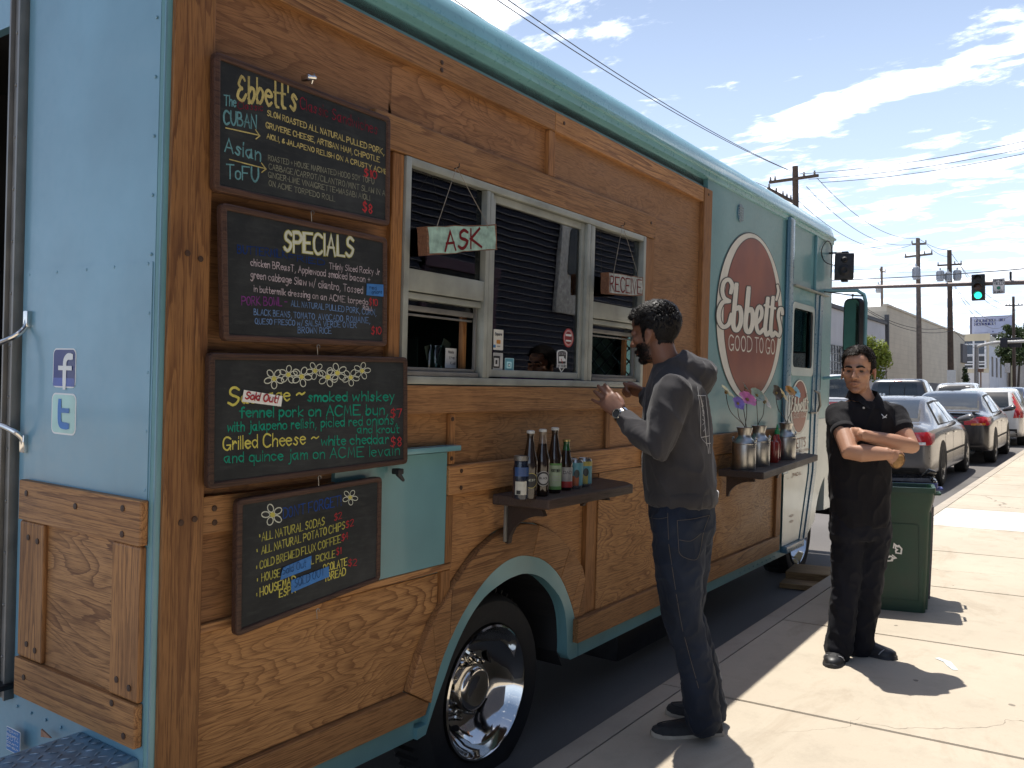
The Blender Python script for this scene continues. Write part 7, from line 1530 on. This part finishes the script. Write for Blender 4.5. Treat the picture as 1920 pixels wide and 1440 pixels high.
# ------------------------------------------------------------------ street beyond: buildings, poles, wires, signals, trees
def wallmat(name, col, block=None):
    t = NT(name); n = t.noise(.6, detail=5); s = t.noise(1, t.map((1.5, 1.5, .15)), 4, .6); c = t.mix(1.0, col, t.rng(n, .3, .7, .92, 1.07), 'MULTIPLY'); c = t.mix(t.rng(s, .55, .8, 0, .18), c, tuple(x * .6 for x in col))
    if block:
        b = t.n.new('ShaderNodeTexBrick'); b.inputs['Scale'].default_value = 1; b.inputs['Brick Width'].default_value = .8; b.inputs['Row Height'].default_value = .4; b.inputs['Mortar Size'].default_value = .012
        b.inputs['Color1'].default_value = (1, 1, 1, 1); b.inputs['Color2'].default_value = (.96, .96, .96, 1); b.inputs['Mortar'].default_value = (.82, .82, .82, 1)
        v = t.n.new('ShaderNodeSeparateXYZ'); t.l.new(t.tc.outputs['Object'], v.inputs[0]); cb = t.n.new('ShaderNodeCombineXYZ'); t.l.new(v.outputs[0], cb.inputs[0]); t.l.new(v.outputs[2], cb.inputs[1]); t.l.new(cb.outputs[0], b.inputs['Vector']); c = t.mix(1.0, c, b.outputs[0], 'MULTIPLY')
    return t.out(c, .9, spec=.2)
CREAMW = wallmat('cream_block_wall', (.60, .53, .42), True); GREYW = wallmat('grey_painted_wall', (.155, .15, .155)); PALEW = wallmat('pale_grey_wall', (.56, .56, .58)); WHITEW = wallmat('white_wall', (.62, .62, .64)); TANW = wallmat('tan_wall', (.58, .50, .33)); DARKPANE = simple('dark_pane', (.035, .04, .05), .12, 0, .4, 2); ROOFD = simple('roof_dark', (.09, .09, .095), .8)
YB = 14.6
def bld(name, label, x, y): return thing(name, label, 'building', (x, y, gz(x)))
# cream warehouse: its street face runs from x=72 to 117
b = bld('cream_warehouse', 'long cream block warehouse with dark grey painted base beyond the intersection', 73, YB)
g = MB(); g.box((0, 0, -2), (44, 24, 7.6)); ob('wall', g, CREAMW, b, 0)
g = MB(); g.box((15, -.06, -2), (44.03, -.002, 1.75)); ob('painted_base', g, GREYW, b, 0); g = MB(); g.box((-.05, -.08, 7.6), (44.1, .3, 7.78)); ob('parapet', g, CREAMW, b, 0)
g = MB(); g.box((40.5, -.25, 4.4), (44.2, .1, 6.6)); ob('wall_box', g, GREYW, b, 0); g = MB(); g.box((-.3, -.2, 3.2), (-.05, .1, 6.9)); ob('downpipe', g, ROOFD, b, 0)
# pale building next to it, nearer
b = bld('pale_workshop', 'pale grey workshop with a dark gridded window, left of the cream warehouse', 52, YB)
g = MB(); g.box((-10, 0, -2), (20.4, 22, 6.35)); ob('wall', g, PALEW, b, 0); g = MB(); g.box((-10.1, -.15, 6.35), (20.6, .5, 6.6)); ob('roof_edge', g, ROOFD, b, 0)
g = MB(); g.box((-1, -.06, .2), (7.2, -.01, 4.0)); w_ = ob('window', g, DARKPANE, b, 0); g = MB()
for i in range(13): g.box((-1 + i * .68, -.10, .2), (-.96 + i * .68, -.06, 4.0))
for i in range(8): g.box((-1, -.10, .2 + i * .54), (7.2, -.062, .24 + i * .54))
ob('glazing_bars', g, simple('grey_bars', (.25, .26, .27), .5), w_, 0); g = MB(); g.lathe([(.25, 0), (.25, .7), (.4, .75), (.4, .95), (0, 1.0)], 14, Matrix.Translation((17, 1, 6.5))); ob('roof_vent', g, ALUD, b)
g = MB(); g.box((17.0, -.12, 2.4), (17.6, -.02, 4.2)); ob('wall_sign', g, simple('pinkish_sign', (.55, .47, .42), .7), b, 0)
# glazed building facing the street end
def glazed():
    p0 = dep(1807, 690, 130); p1 = dep(1854, 690, 128); x = p0.x; z = gz(x)
    b = bld('glazed_office', 'cream office with a big white gridded window wall, right of the warehouse', x, p1.y); y1 = p0.y - p1.y + 14; z -= 0
    top = dep(1830, 627, 128).z - z; w1 = dep(1830, 636, 128).z - z; w0 = dep(1830, 690, 128).z - z; f0_ = dep(1830, 699, 128).z - z
    g = MB(); g.box((0, 0, -3), (26, y1, top)); ob('wall', g, wallmat('cream_office', (.60, .55, .44)), b, 0)
    g = MB(); g.box((-.05, .0, -3), (-.01, y1, f0_)); ob('white_base', g, WHITEW, b, 0)
    g = MB(); g.box((-.08, .35, w0), (-.02, y1, w1)); w = ob('window', g, simple('office_glass', (.07, .085, .11), .1, .2, .4, .4), b, 0); g = MB()
    for i in range(9): g.box((-.22, .30 + i * 1.55, w0), (-.08, .55 + i * 1.55, w1))
    for k in (0, .13, .22, .44, .47, .84, 1): zz = w0 + (w1 - w0) * k; g.box((-.2, .3, zz - .09), (-.085, y1, zz + .09))
    ob('glazing_bars', g, simple('white_frame', (.68, .70, .74), .5), w, 0)
    g = MB(); g.box((-.25, -.2, top - .9), (0, y1, top + .15)); ob('fascia', g, wallmat('cream_fascia', (.66, .58, .42)), b, 0); g = MB(); g.box((.1, -.05, -3), (26, -.01, top - 1.6)); ob('side_wall', g, WHITEW, b, 0)
    g = MB()
    for k in range(3): g.box((3 + k * 6, -.1, 2.5), (5 + k * 6, -.05, 5.5))
    ob('side_window', g, DARKPANE, b, 0)
glazed()
p = dep(1872, 700, 150); b = bld('tan_block', 'tan and white low building behind the street trees at the far right', p.x, p.y); zt = dep(1872, 641, 150).z - gz(p.x)
g = MB(); g.box((0, -30, -3), (16, 3.2, zt)); ob('wall', g, TANW, b, 0); g = MB(); g.box((-.1, -30, -3), (-.01, -2.5, zt - 3)); ob('white_face', g, wallmat('warm_white_wall', (.6, .54, .47)), b, 0); g = MB(); g.box((-.1, 2.2, zt), (4, 3.4, zt + 2.4)); ob('pink_sign', g, simple('pink_sign', (.62, .36, .36), .7), b, 0)
g = MB()
for k in range(3): g.box((-.12, -1.2 + k * .9, 3), (-.02, -.8 + k * .9, 5.5))
ob('window', g, DARKPANE, b, 0)
# billboard
q = [dep(x, y, 138) for x, y in ((1822, 595), (1898, 590.5), (1898, 624), (1822, 627.5))]; b = thing('billboard', 'pale billboard reading FORTUNE IS CALLING in blue letter tiles', 'billboard', V((q[3].x, q[3].y, gz(q[3].x))))
bo = q[3] - V(b.location); ex, ey = q[2] - q[3], q[0] - q[3]; nb2 = ex.cross(ey).normalized(); nb2 = nb2 if nb2.dot(EYE - q[0]) > 0 else -nb2
bp = lambda s, t, d=0: bo + ex * s + ey * t + nb2 * d
def bquad(g, s0, t0, s1, t1, d0, d1): g.plate([(s0, t0), (s1, t0), (s1, t1), (s0, t1)], [], d0, d1, lambda a, bb, d: bp(a, bb, d))
g = MB(); bquad(g, -.01, -.02, 1.01, 1.02, -.5, -.05); ob('frame', g, simple('billboard_frame', (.10, .10, .14), .6), b, 0); g = MB(); bquad(g, .008, .015, .992, .985, -.05, .0); pn = ob('panel', g, simple('billboard_panel', (.50, .52, .66), .6, 0, .08, 1), b, 0)
g = MB(); rows = (('FORTUNE IS', .70), ('CALLING', .50))
for tx, t in rows:
    for k, ch in enumerate(tx):
        if ch == ' ': continue
        s = .06 + k * .076; g.mi = 0; bquad(g, s, t, s + .068, t + .155, 0, .03); g.mi = 1
        e1_, e2_ = ex.normalized(), ey.normalized(); o3 = bp(s + .018, t + .03, .04); write(g, ch, (0, 0), (ex.length * .030, 0), ey.length * .10, .075, 1, lambda a, c_, o3=o3, e1_=e1_, e2_=e2_: o3 + e1_ * a - e2_ * c_, nb2, 0)
g.mi = 0; bquad(g, .51, .10, .535, .16, 0, .03); bquad(g, .06, .08, .40, .09, 0, .02)
ob('lettering', g, [simple('tile_blue', (.035, .04, .16), .5), WHITE], pn, 0, recalc=False)
g = MB(); c_ = bp(.55, 0); g.tube([V((c_.x + .3, c_.y, -.5)), V((c_.x + .3, c_.y, c_.z))], .35, 12); ob('post', g, ROOFD, b); g = MB(); a_, z_ = bp(-.2, -.06), bp(1.2, -.06); g.tube([a_ + nb2 * 1.2, z_ + nb2 * 1.2], .12, 6); ob('catwalk', g, ROOFD, b)
# ---- utility poles
POLEW = simple('pole_wood', (.085, .058, .042), .85, 0, .35, 5, .3, 30); POLEG = simple('pole_wood_grey', (.17, .135, .11), .85, 0, .3, 5, .3, 30); INS = simple('insulator', (.22, .21, .21), .4); TRANS = simple('transformer_grey', (.40, .42, .45), .45, .2, .1, 3)
def pole(label, px, pyt, depth, mat, arms, trans=(), r0=.17, lean=.012):
    top = dep(px, pyt, depth); bx = dep(px + lean * (735 - pyt), 735, depth); z0 = gz(bx.x, -.1); base = V((bx.x, bx.y, z0))
    o = thing('utility_pole', label, 'utility pole', base, (0, 0, 0), 'wooden utility poles'); tt = top - base
    g = MB(); g.tube([V((0, 0, 0)), tt * .5, tt], [r0, r0 * .85, r0 * .68], 12); ob('shaft', g, mat, o)
    out = []
    for (xa, ya, xb, yb, dd, ins) in arms:
        A = dep(xa, ya, depth + dd) - base; B = dep(xb, yb, depth - dd) - base; g = MB(); ax_ = (B - A).normalized(); up_ = V((0, 0, 1)); sd_ = ax_.cross(up_).normalized()
        g.loft([[g.v(p + sd_ * a * .055 + up_ * c * .065) for a, c in ((-1, -1), (1, -1), (1, 1), (-1, 1))] for p in (A, B)]); ob('crossarm', g, mat, o, 0); out.append((A + base, B + base))
        for t in ins:
            g = MB(); p = A.lerp(B, t); g.lathe([(0, .06), (.035, .06), (.06, .10), (.035, .13), (.06, .17), (.03, .2), (.045, .25), (0, .27)], 10, Matrix.Translation(p)); ob('insulator', g, INS, o)
    for (cx, cy0, cy1, w) in trans:
        c0 = dep(cx, cy1, depth - .3) - base; c1 = dep(cx, cy0, depth - .3) - base; rr_ = w / 2 / F * depth; hh = c1.z - c0.z; g = MB(); g.lathe([(0, 0), (rr_ * .95, 0), (rr_, hh * .04), (rr_, hh * .93), (rr_ * 1.05, hh * .94), (rr_ * .7, hh), (0, hh * 1.02)], 16, Matrix.Translation(c0))
        for k in range(10): a = 2 * pi * k / 10; g.box((-.01, -.02, hh * .15), (.05, .02, hh * .85), 0, Matrix.Translation(c0) @ Matrix.Rotation(a, 4, 'Z') @ Matrix.Translation((rr_, 0, 0)))
        for s in (-.5, .5): g.cap_tube([c0 + V((s * rr_, 0, hh)), c0 + V((s * rr_, 0, hh * 1.22))], [.05, .03], 8)
        ob('transformer', g, TRANS, o)
    return top, base, out
A = pole('brown utility pole with two crossarms rising behind the truck roof', 1491, 312, 42, POLEW, [(1443, 342, 1534, 329, 1.2, (.02, .12, .72, .93)), (1440, 354, 1490, 380, -1.0, (.04, .3, .55, .7, .85))], r0=.20)
Bp = pole('pale utility pole with a wide crossarm and one transformer, before the warehouse', 1721, 447, 61, POLEG, [(1710, 458, 1736, 457, .2, (0, 1)), (1697, 482, 1748, 476, .8, (.02, .72, .98))], [(1718, 500, 524, 12)], r0=.20)
Cp = pole('dark utility pole carrying three grey transformers beside the warehouse', 1780, 469, 67, POLEW, [(1758, 498, 1803, 495, .8, (.02, .72, .98))], [(1763, 507, 527, 12), (1778, 510, 528, 10), (1795, 506, 526, 12)], r0=.24)
Dp = pole('distant utility pole with one transformer over the pale workshop roof', 1653, 500, 88, POLEG, [(1650, 508, 1660, 510, .2, (0, 1))], [(1647, 533, 549, 8)], r0=.16)
Ep = pole('utility pole with a single crossarm standing among the far street trees', 1900, 556, 96, POLEW, [(1885, 573, 1918, 572, .8, (.05, .25, .75, .95))], [], r0=.20)
g = MB(); c = thing('pole_notice', 'small white notice fixed low on the dark three transformer pole', 'notice', dep(1784, 706, 66.5)); g.box((-.05, -.3, -.5), (.0, .3, .5)); ob('panel', g, WHITE, c, 0)
WIRE = simple('wire_black', (.03, .03, .032), .6)
def wire(label, a, b_, sag, r=.013, n=20):
    r *= .95
    o = thing('power_line', label, 'power line', a, group='overhead wires'); g = MB(); g.tube([(a.lerp(b_, i / n) - V((0, 0, 4 * sag * (i / n) * (1 - i / n)))) - a for i in range(n + 1)], r, 5); ob('strand', g, WIRE, o)
# near pole back along the street (out of the picture, upper left) and across the street to the right
def thru(p0, px, py, y=None, x=None):               # a far end so that the straight wire from p0 passes the sighted point
    d = ray(px, py); t = (y / d.y) if y else ((x - EYE.x) / d.x); q = EYE + d * t; return q
for k, (s, px, py, lb, ya) in enumerate((((1482, 320), 985, 0, 'upper of the paired wires rising to the upper left from the near pole', 12.4), ((1476, 318), 965, 0, 'lower of the paired wires rising to the upper left from the near pole', 12.9), ((1440, 352), 885, 0, 'single wire hanging below the pair, just above the truck roof', 13.6))):
    a = dep(*s, 42); m = thru(a, px, py, y=ya); m2 = m + (m - a) * .35; wire(lb, a, m2 + V((0, 0, .15)), .55, .015)
for k, (s, e, lb) in enumerate((((1500, 326), (1990, 249), 'highest of three wires crossing the sky to the right edge'), ((1516, 336), (1990, 263), 'middle of three wires crossing the sky to the right edge'), ((1540, 342), (1990, 272), 'lowest of three wires crossing the sky to the right edge'))):
    wire(lb, dep(*s, 42), dep(*e, 35), .25, .015)
for s, e, lb, sg in (((1532, 334), (1722, 446), 'upper wire sagging from the near pole to the pale pole', .9), ((1512, 350), (1711, 457), 'middle wire sagging from the near pole to the pale pole', 1.0), ((1496, 376), (1709, 459), 'lower wire sagging from the near pole to the pale pole', 1.1)): wire(lb, dep(*s, 42), dep(*e, 61), sg, .016)
for s, e, lb in (((1722, 447), (1780, 469), 'upper wire between the pale pole and the dark pole'), ((1736, 457), (1776, 481), 'lower wire between the pale pole and the dark pole')): wire(lb, dep(*s, 61), dep(*e, 67), .2, .016)
for s, e, lb, sg in (((1783, 474), (1890, 574), 'upper wire dropping from the dark pole to the far pole', .8), ((1800, 497), (1895, 574), 'middle wire dropping from the dark pole to the far pole', 1.4), ((1790, 538), (1888, 607), 'lower cable dropping from the dark pole behind the billboard', 1.6), ((1788, 532), (1905, 580), 'slack cable under the green signal, towards the far pole', 2.0)): wire(lb, dep(*s, 67), dep(*e, 96), sg, .02)
for s, e, lb in (((1622, 577), (1785, 612), 'upper low cable passing the warehouse wall'), ((1622, 580), (1785, 620), 'lower low cable passing the warehouse wall'), ((1785, 613), (1850, 652), 'low cable running on from the dark pole towards the office')): wire(lb, dep(*s, 58 if s[0] < 1700 else 66.8), dep(*e, 66.8 if s[0] < 1700 else 90), .7, .022)
for y0, y1, lb in ((501, 490, 'faint high wire far beyond the poles'), (506, 497, 'faint second wire far beyond the poles')): wire(lb, dep(1600, y0 + 4, 88), dep(1990, y1, 100), .3, .014)
wire('thick span cable above the signal arm', dep(1500, 527, 36 + 9), dep(1990, 498, 32), .1, .022)
# ---- traffic signal on its long arm
SIGD = simple('signal_black', (.014, .014, .015), .55); GALV = simple('galvanised', (.30, .29, .29), .5, .5); GREENL = NT('green_lamp'); GREENL.out((.02, .5, .3), .4); GREENL.p.inputs['Emission Color'].default_value = (.03, .9, .55, 1); GREENL.p.inputs['Emission Strength'].default_value = 1.6
GREENL = GREENL.m
sx = 40.6; base = V((sx, .6, gz(sx))); ts = thing('traffic_signal', 'long signal arm across the street with a green light showing', 'traffic signal', base)
def onx(px, py, x): d = ray(px, py); return EYE + d * (x / d.x)
a0, a1 = onx(1990, 527, sx), onx(1540, 541, sx); g = MB(); g.tube([V((0, 0, 0)), V((0, 0, a0.z - base.z + .35))], [.15, .11], 12); ob('post', g, GALV, ts); g = MB(); g.tube([V((0, 0, a0.z - base.z)), a0 - base, a1 - base], [.12, .11, .065], 10); ob('arm', g, simple('arm_brown', (.13, .105, .10), .5, .3), ts)
c = onx(1834.5, 539, sx - .25) - base; hh, ww = 48 / F * 36.2 / 2, 22 / F * 36.2 / 2; e2 = V((0, 1, 0)); g = MB(); g.box((-.12, -ww, -hh), (.1, ww, hh), .03, Matrix.Translation(c)); hd_ = ob('signal_head', g, SIGD, ts)
for k, m_ in ((1, SIGD), (0, simple('unlit_amber', (.05, .02, .01), .4)), (-1, GREENL)):
    M = Matrix.Translation(c + V((-.12, 0, k * hh * .63))) @ Matrix.Rotation(-pi / 2, 4, 'Y'); g = MB(); g.lathe([(.0, .02), (.08, .015), (.14, 0)], 20, M, cap=False); ob('lens', g, m_, hd_)
    g = MB(); g.plate([(0.17 * cos(t), .17 * sin(t)) for t in [pi * .0 + pi * j / 10 for j in range(11)]] + [(0.15 * cos(t), .15 * sin(t)) for t in [pi - pi * j / 10 for j in range(11)]], [], 0, .24, lambda p, q_, d: M @ V((q_, p, d))); ob('visor', g, SIGD, hd_, 30)
s0, s1 = onx(1861, 523, sx - .15) - base, onx(1884, 550, sx - .15) - base; g = MB(); g.box((s0.x, min(s0.y, s1.y), s1.z), (s0.x + .02, max(s0.y, s1.y), s0.z)); sg_ = ob('yield_plate', g, simple('sign_white', (.62, .60, .60), .5), ts, 0)
g = MB(); wsg = abs(s1.y - s0.y); fsg = lambda a, b_: V((s0.x - .006, s0.y - a, s1.z - b_)); NX = V((-1, 0, 0)); hs = s0.z - s1.z
for t, z, h, m_ in (('LEFT TURN', .80, .11, 0), ('YIELD', .60, .15, 0), ('ON GREEN', .06, .12, 0)): write(g, t, (wsg * .12, -hs * z), (wsg * .88, -hs * z), hs * h, .018, m_, fsg, NX, 0)
g.mi = 1; g.face([g.v(fsg(wsg * .5 + .07 * cos(t), -hs * .38 + .07 * sin(t)) + NX * .004) for t in [2 * pi * k / 16 for k in range(16)]]); g.mi = 0
P = [(.04, .03), (.96, .03), (.96, .97), (.04, .97), (.04, .03)]; g.ribbon([fsg(wsg * a, -hs * b_) for a, b_ in P], .014, NX); g.ribbon([fsg(wsg * .04, -hs * .24), fsg(wsg * .96, -hs * .24)], .012, NX)
ob('lettering', g, [BLACKM, simple('sign_green', (.01, .17, .09), .5)], sg_, 0, recalc=False)
g = MB(); p = onx(1895, 527, sx) - base; g.cap_tube([p, p + V((0, 0, .35))], [.04, .05], 8); ob('detector', g, SIGD, ts)
p0 = dep(1831, 708, 78); base = V((p0.x, p0.y, gz(p0.x))); ts = thing('traffic_signal', 'far signal post whose arm carries two dark boxes in front of the trees', 'traffic signal', base); t_ = dep(1831, 646, 78) - base; g = MB(); g.tube([V((0, 0, 0)), t_], [.22, .17], 12); ob('post', g, GALV, ts)
P = [dep(x, y, d_) - base for x, y, d_ in ((1833, 650, 77), (1846, 646, 76.5), (1868, 642, 76), (1895, 641, 75), (1960, 638, 73))]; g = MB(); g.tube(spline(P, 4), [.13] * 17, 8); ob('arm', g, simple('pale_arm', (.55, .54, .52), .5, .2), ts)
for xa, xb in ((1876, 1889), (1891, 1915)):
    A_, B_ = dep(xa, 634, 75.2) - base, dep(xb, 651, 74.6) - base; g = MB(); g.box((min(A_.x, B_.x), min(A_.y, B_.y) , B_.z), (min(A_.x, B_.x) + .25, max(A_.y, B_.y), A_.z), .04); ob('signal_box', g, simple('dark_box', (.02, .02, .028), .6), ts)
for lb, px, y0, y1, d_, m_, hx_ in (('thin brown sign post left of the office door, beyond the hatchback', 1839, 697, 722, 70, simple('rust_post', (.22, .12, .08), .7), 1), ('white regulation sign on a thin post before the far trees', 1889, 686, 712, 82, GALV, 0)):
    p0 = dep(px, y1 + 4, d_); base = V((p0.x, p0.y, gz(p0.x, -.1))); o = thing('sign_post', lb, 'sign post', base, group='thin street sign posts'); t_ = dep(px, y0, d_) - base; g = MB(); g.tube([V((0, 0, 0)), t_], .05, 8); ob('post', g, m_, o); g = MB(); g.box((-.08, -.22, -.02 if hx_ else -.65), (-.05, .22, .25), .02, Matrix.Translation(t_)); ob('plate', g, m_ if hx_ else simple('plate_white', (.6, .58, .56), .5), o)
# ---- trees
def leafmat(name, c1, c2):
    t = NT(name); n = t.noise(1.4, detail=4); f = t.noise(9, detail=2); c = t.mix(t.rng(n, .35, .65, 0, 1), c1, c2); c = t.mix(t.rng(f, .4, .7, 0, .4), c, tuple(min(1, x * 1.5) for x in c2))
    m = t.out(c, .55, spec=.3); tr = t.n.new('ShaderNodeBsdfTranslucent'); t.l.new(c, tr.inputs[0]); mx = t.n.new('ShaderNodeMixShader'); mx.inputs[0].default_value = .3; o = t.n['Material Output']; t.l.new(t.p.outputs[0], mx.inputs[1]); t.l.new(tr.outputs[0], mx.inputs[2]); t.l.new(mx.outputs[0], o.inputs[0]); return m
def tree(name, label, base, clumps, trunk, leaf, nleaf, ls, seed):
    r = random.Random(seed); o = thing(name, label, 'tree', base, group='street trees'); g = MB()
    for P, R in trunk: g.tube(P, R, 8)
    ob('trunk', g, simple('bark', (.09, .07, .055), .9, 0, .3, 6, .4, 20), o); g = MB(); tot = sum(c[1] ** 2 for c in clumps)
    for c, R, sq in clumps:
        for k in range(int(nleaf * R * R / tot)):
            d = V((r.gauss(0, 1), r.gauss(0, 1), r.gauss(0, 1))).normalized(); rad = R * (r.random() ** .45) * (1 + .25 * mnoise.noise(d * 2.3 + V(c)))
            p = V(c) + V((d.x, d.y, d.z * sq)) * rad; n = (d + V((r.gauss(0, .7), r.gauss(0, .7), r.gauss(0, .7) + .4))).normalized(); a = n.orthogonal().normalized(); b_ = n.cross(a); t = r.uniform(0, 2 * pi); e = a * cos(t) + b_ * sin(t); q_ = n.cross(e); s = ls * r.uniform(.6, 1.3)
            g.face([g.v(p + e * s), g.v(p + q_ * s * .5), g.v(p - e * s * .8), g.v(p - q_ * s * .5)])
    ob('crown', g, leaf, o, 0, recalc=False)
LIME = leafmat('lime_leaves', (.13, .18, .025), (.24, .28, .04)); OLIVE = leafmat('olive_leaves', (.03, .045, .018), (.055, .085, .025))
p = dep(1643, 722, 47); base = V((p.x, p.y, gz(p.x, -.05))); s = 47 / F
def cl(px, py, R, d=0): q_ = dep(px, py, 47 + d) - base; return ((q_.x, q_.y, q_.z), R * s, .9)
tree('young_tree', 'small lime green tree behind the head of the man in black', base, [cl(1638, 665, 26), cl(1624, 655, 20, .3), cl(1650, 650, 16, -.3), cl(1655, 678, 20), cl(1632, 690, 22, .2), cl(1645, 705, 16), cl(1662, 664, 12), cl(1630, 640, 13)], [([V((0, 0, 0)), V((.05, .05, 1.2)), V((.1, 0, 2.4))], [.07, .05, .03]), ([V((.05, .05, 1.2)), V((.3, -.5, 2.2))], [.04, .02])], LIME, 3800, .085, 3)
p = dep(1898, 715, 105); base = V((p.x, p.y, gz(p.x, -.05))); s = 105 / F
def cl2(px, py, R, d=0): q_ = dep(px, py, 105 + d) - base; return ((q_.x, q_.y, q_.z), R * s, .85)
def tk(px0, px1, py): a, b_ = dep(px0, 716, 105) - base, dep(px1, py, 105) - base; return ([V((a.x, a.y, 0)), a.lerp(b_, .5) + V((.1, 0, 0)), b_], [.16, .12, .07])
tree('street_tree', 'dark olive street tree with several thin trunks by the far pole', base, [cl2(1896, 650, 22), cl2(1886, 635, 17, 1), cl2(1880, 660, 14), cl2(1900, 620, 13), cl2(1906, 668, 20, -1), cl2(1918, 645, 18), cl2(1890, 675, 14), cl2(1914, 625, 14, 1), cl2(1888, 614, 8)], [tk(1892, 1894, 660), tk(1903, 1900, 655), tk(1908, 1914, 660)], OLIVE, 4200, .20, 5)
p = dep(1932, 715, 112); base = V((p.x, p.y, gz(p.x, -.05))); s = 112 / F
def cl3(px, py, R, d=0): q_ = dep(px, py, 112 + d) - base; return ((q_.x, q_.y, q_.z), R * s, .85)
tree('street_tree', 'second dark street tree cut off by the right edge', base, [cl3(1928, 640, 20), cl3(1934, 615, 16), cl3(1922, 662, 14), cl3(1945, 640, 22)], [([V((0, 0, 0)), V((0, .1, 3.2)), V((0, 0, 5))], [.18, .13, .08])], OLIVE, 2600, .20, 8)
p = dep(1808, 718, 100); base = V((p.x, p.y, gz(p.x, -.05))); s = 100 / F
def cl4(px, py, R): q_ = dep(px, py, 100) - base; return ((q_.x, q_.y, q_.z), R * s, 1.3)
tree('dark_shrub', 'dark upright shrub at the corner of the cream warehouse', base, [cl4(1810, 706, 7), cl4(1809, 694, 5), cl4(1812, 714, 7)], [([V((0, 0, 0)), V((0, 0, 1))], [.08, .05])], OLIVE, 700, .12, 9)
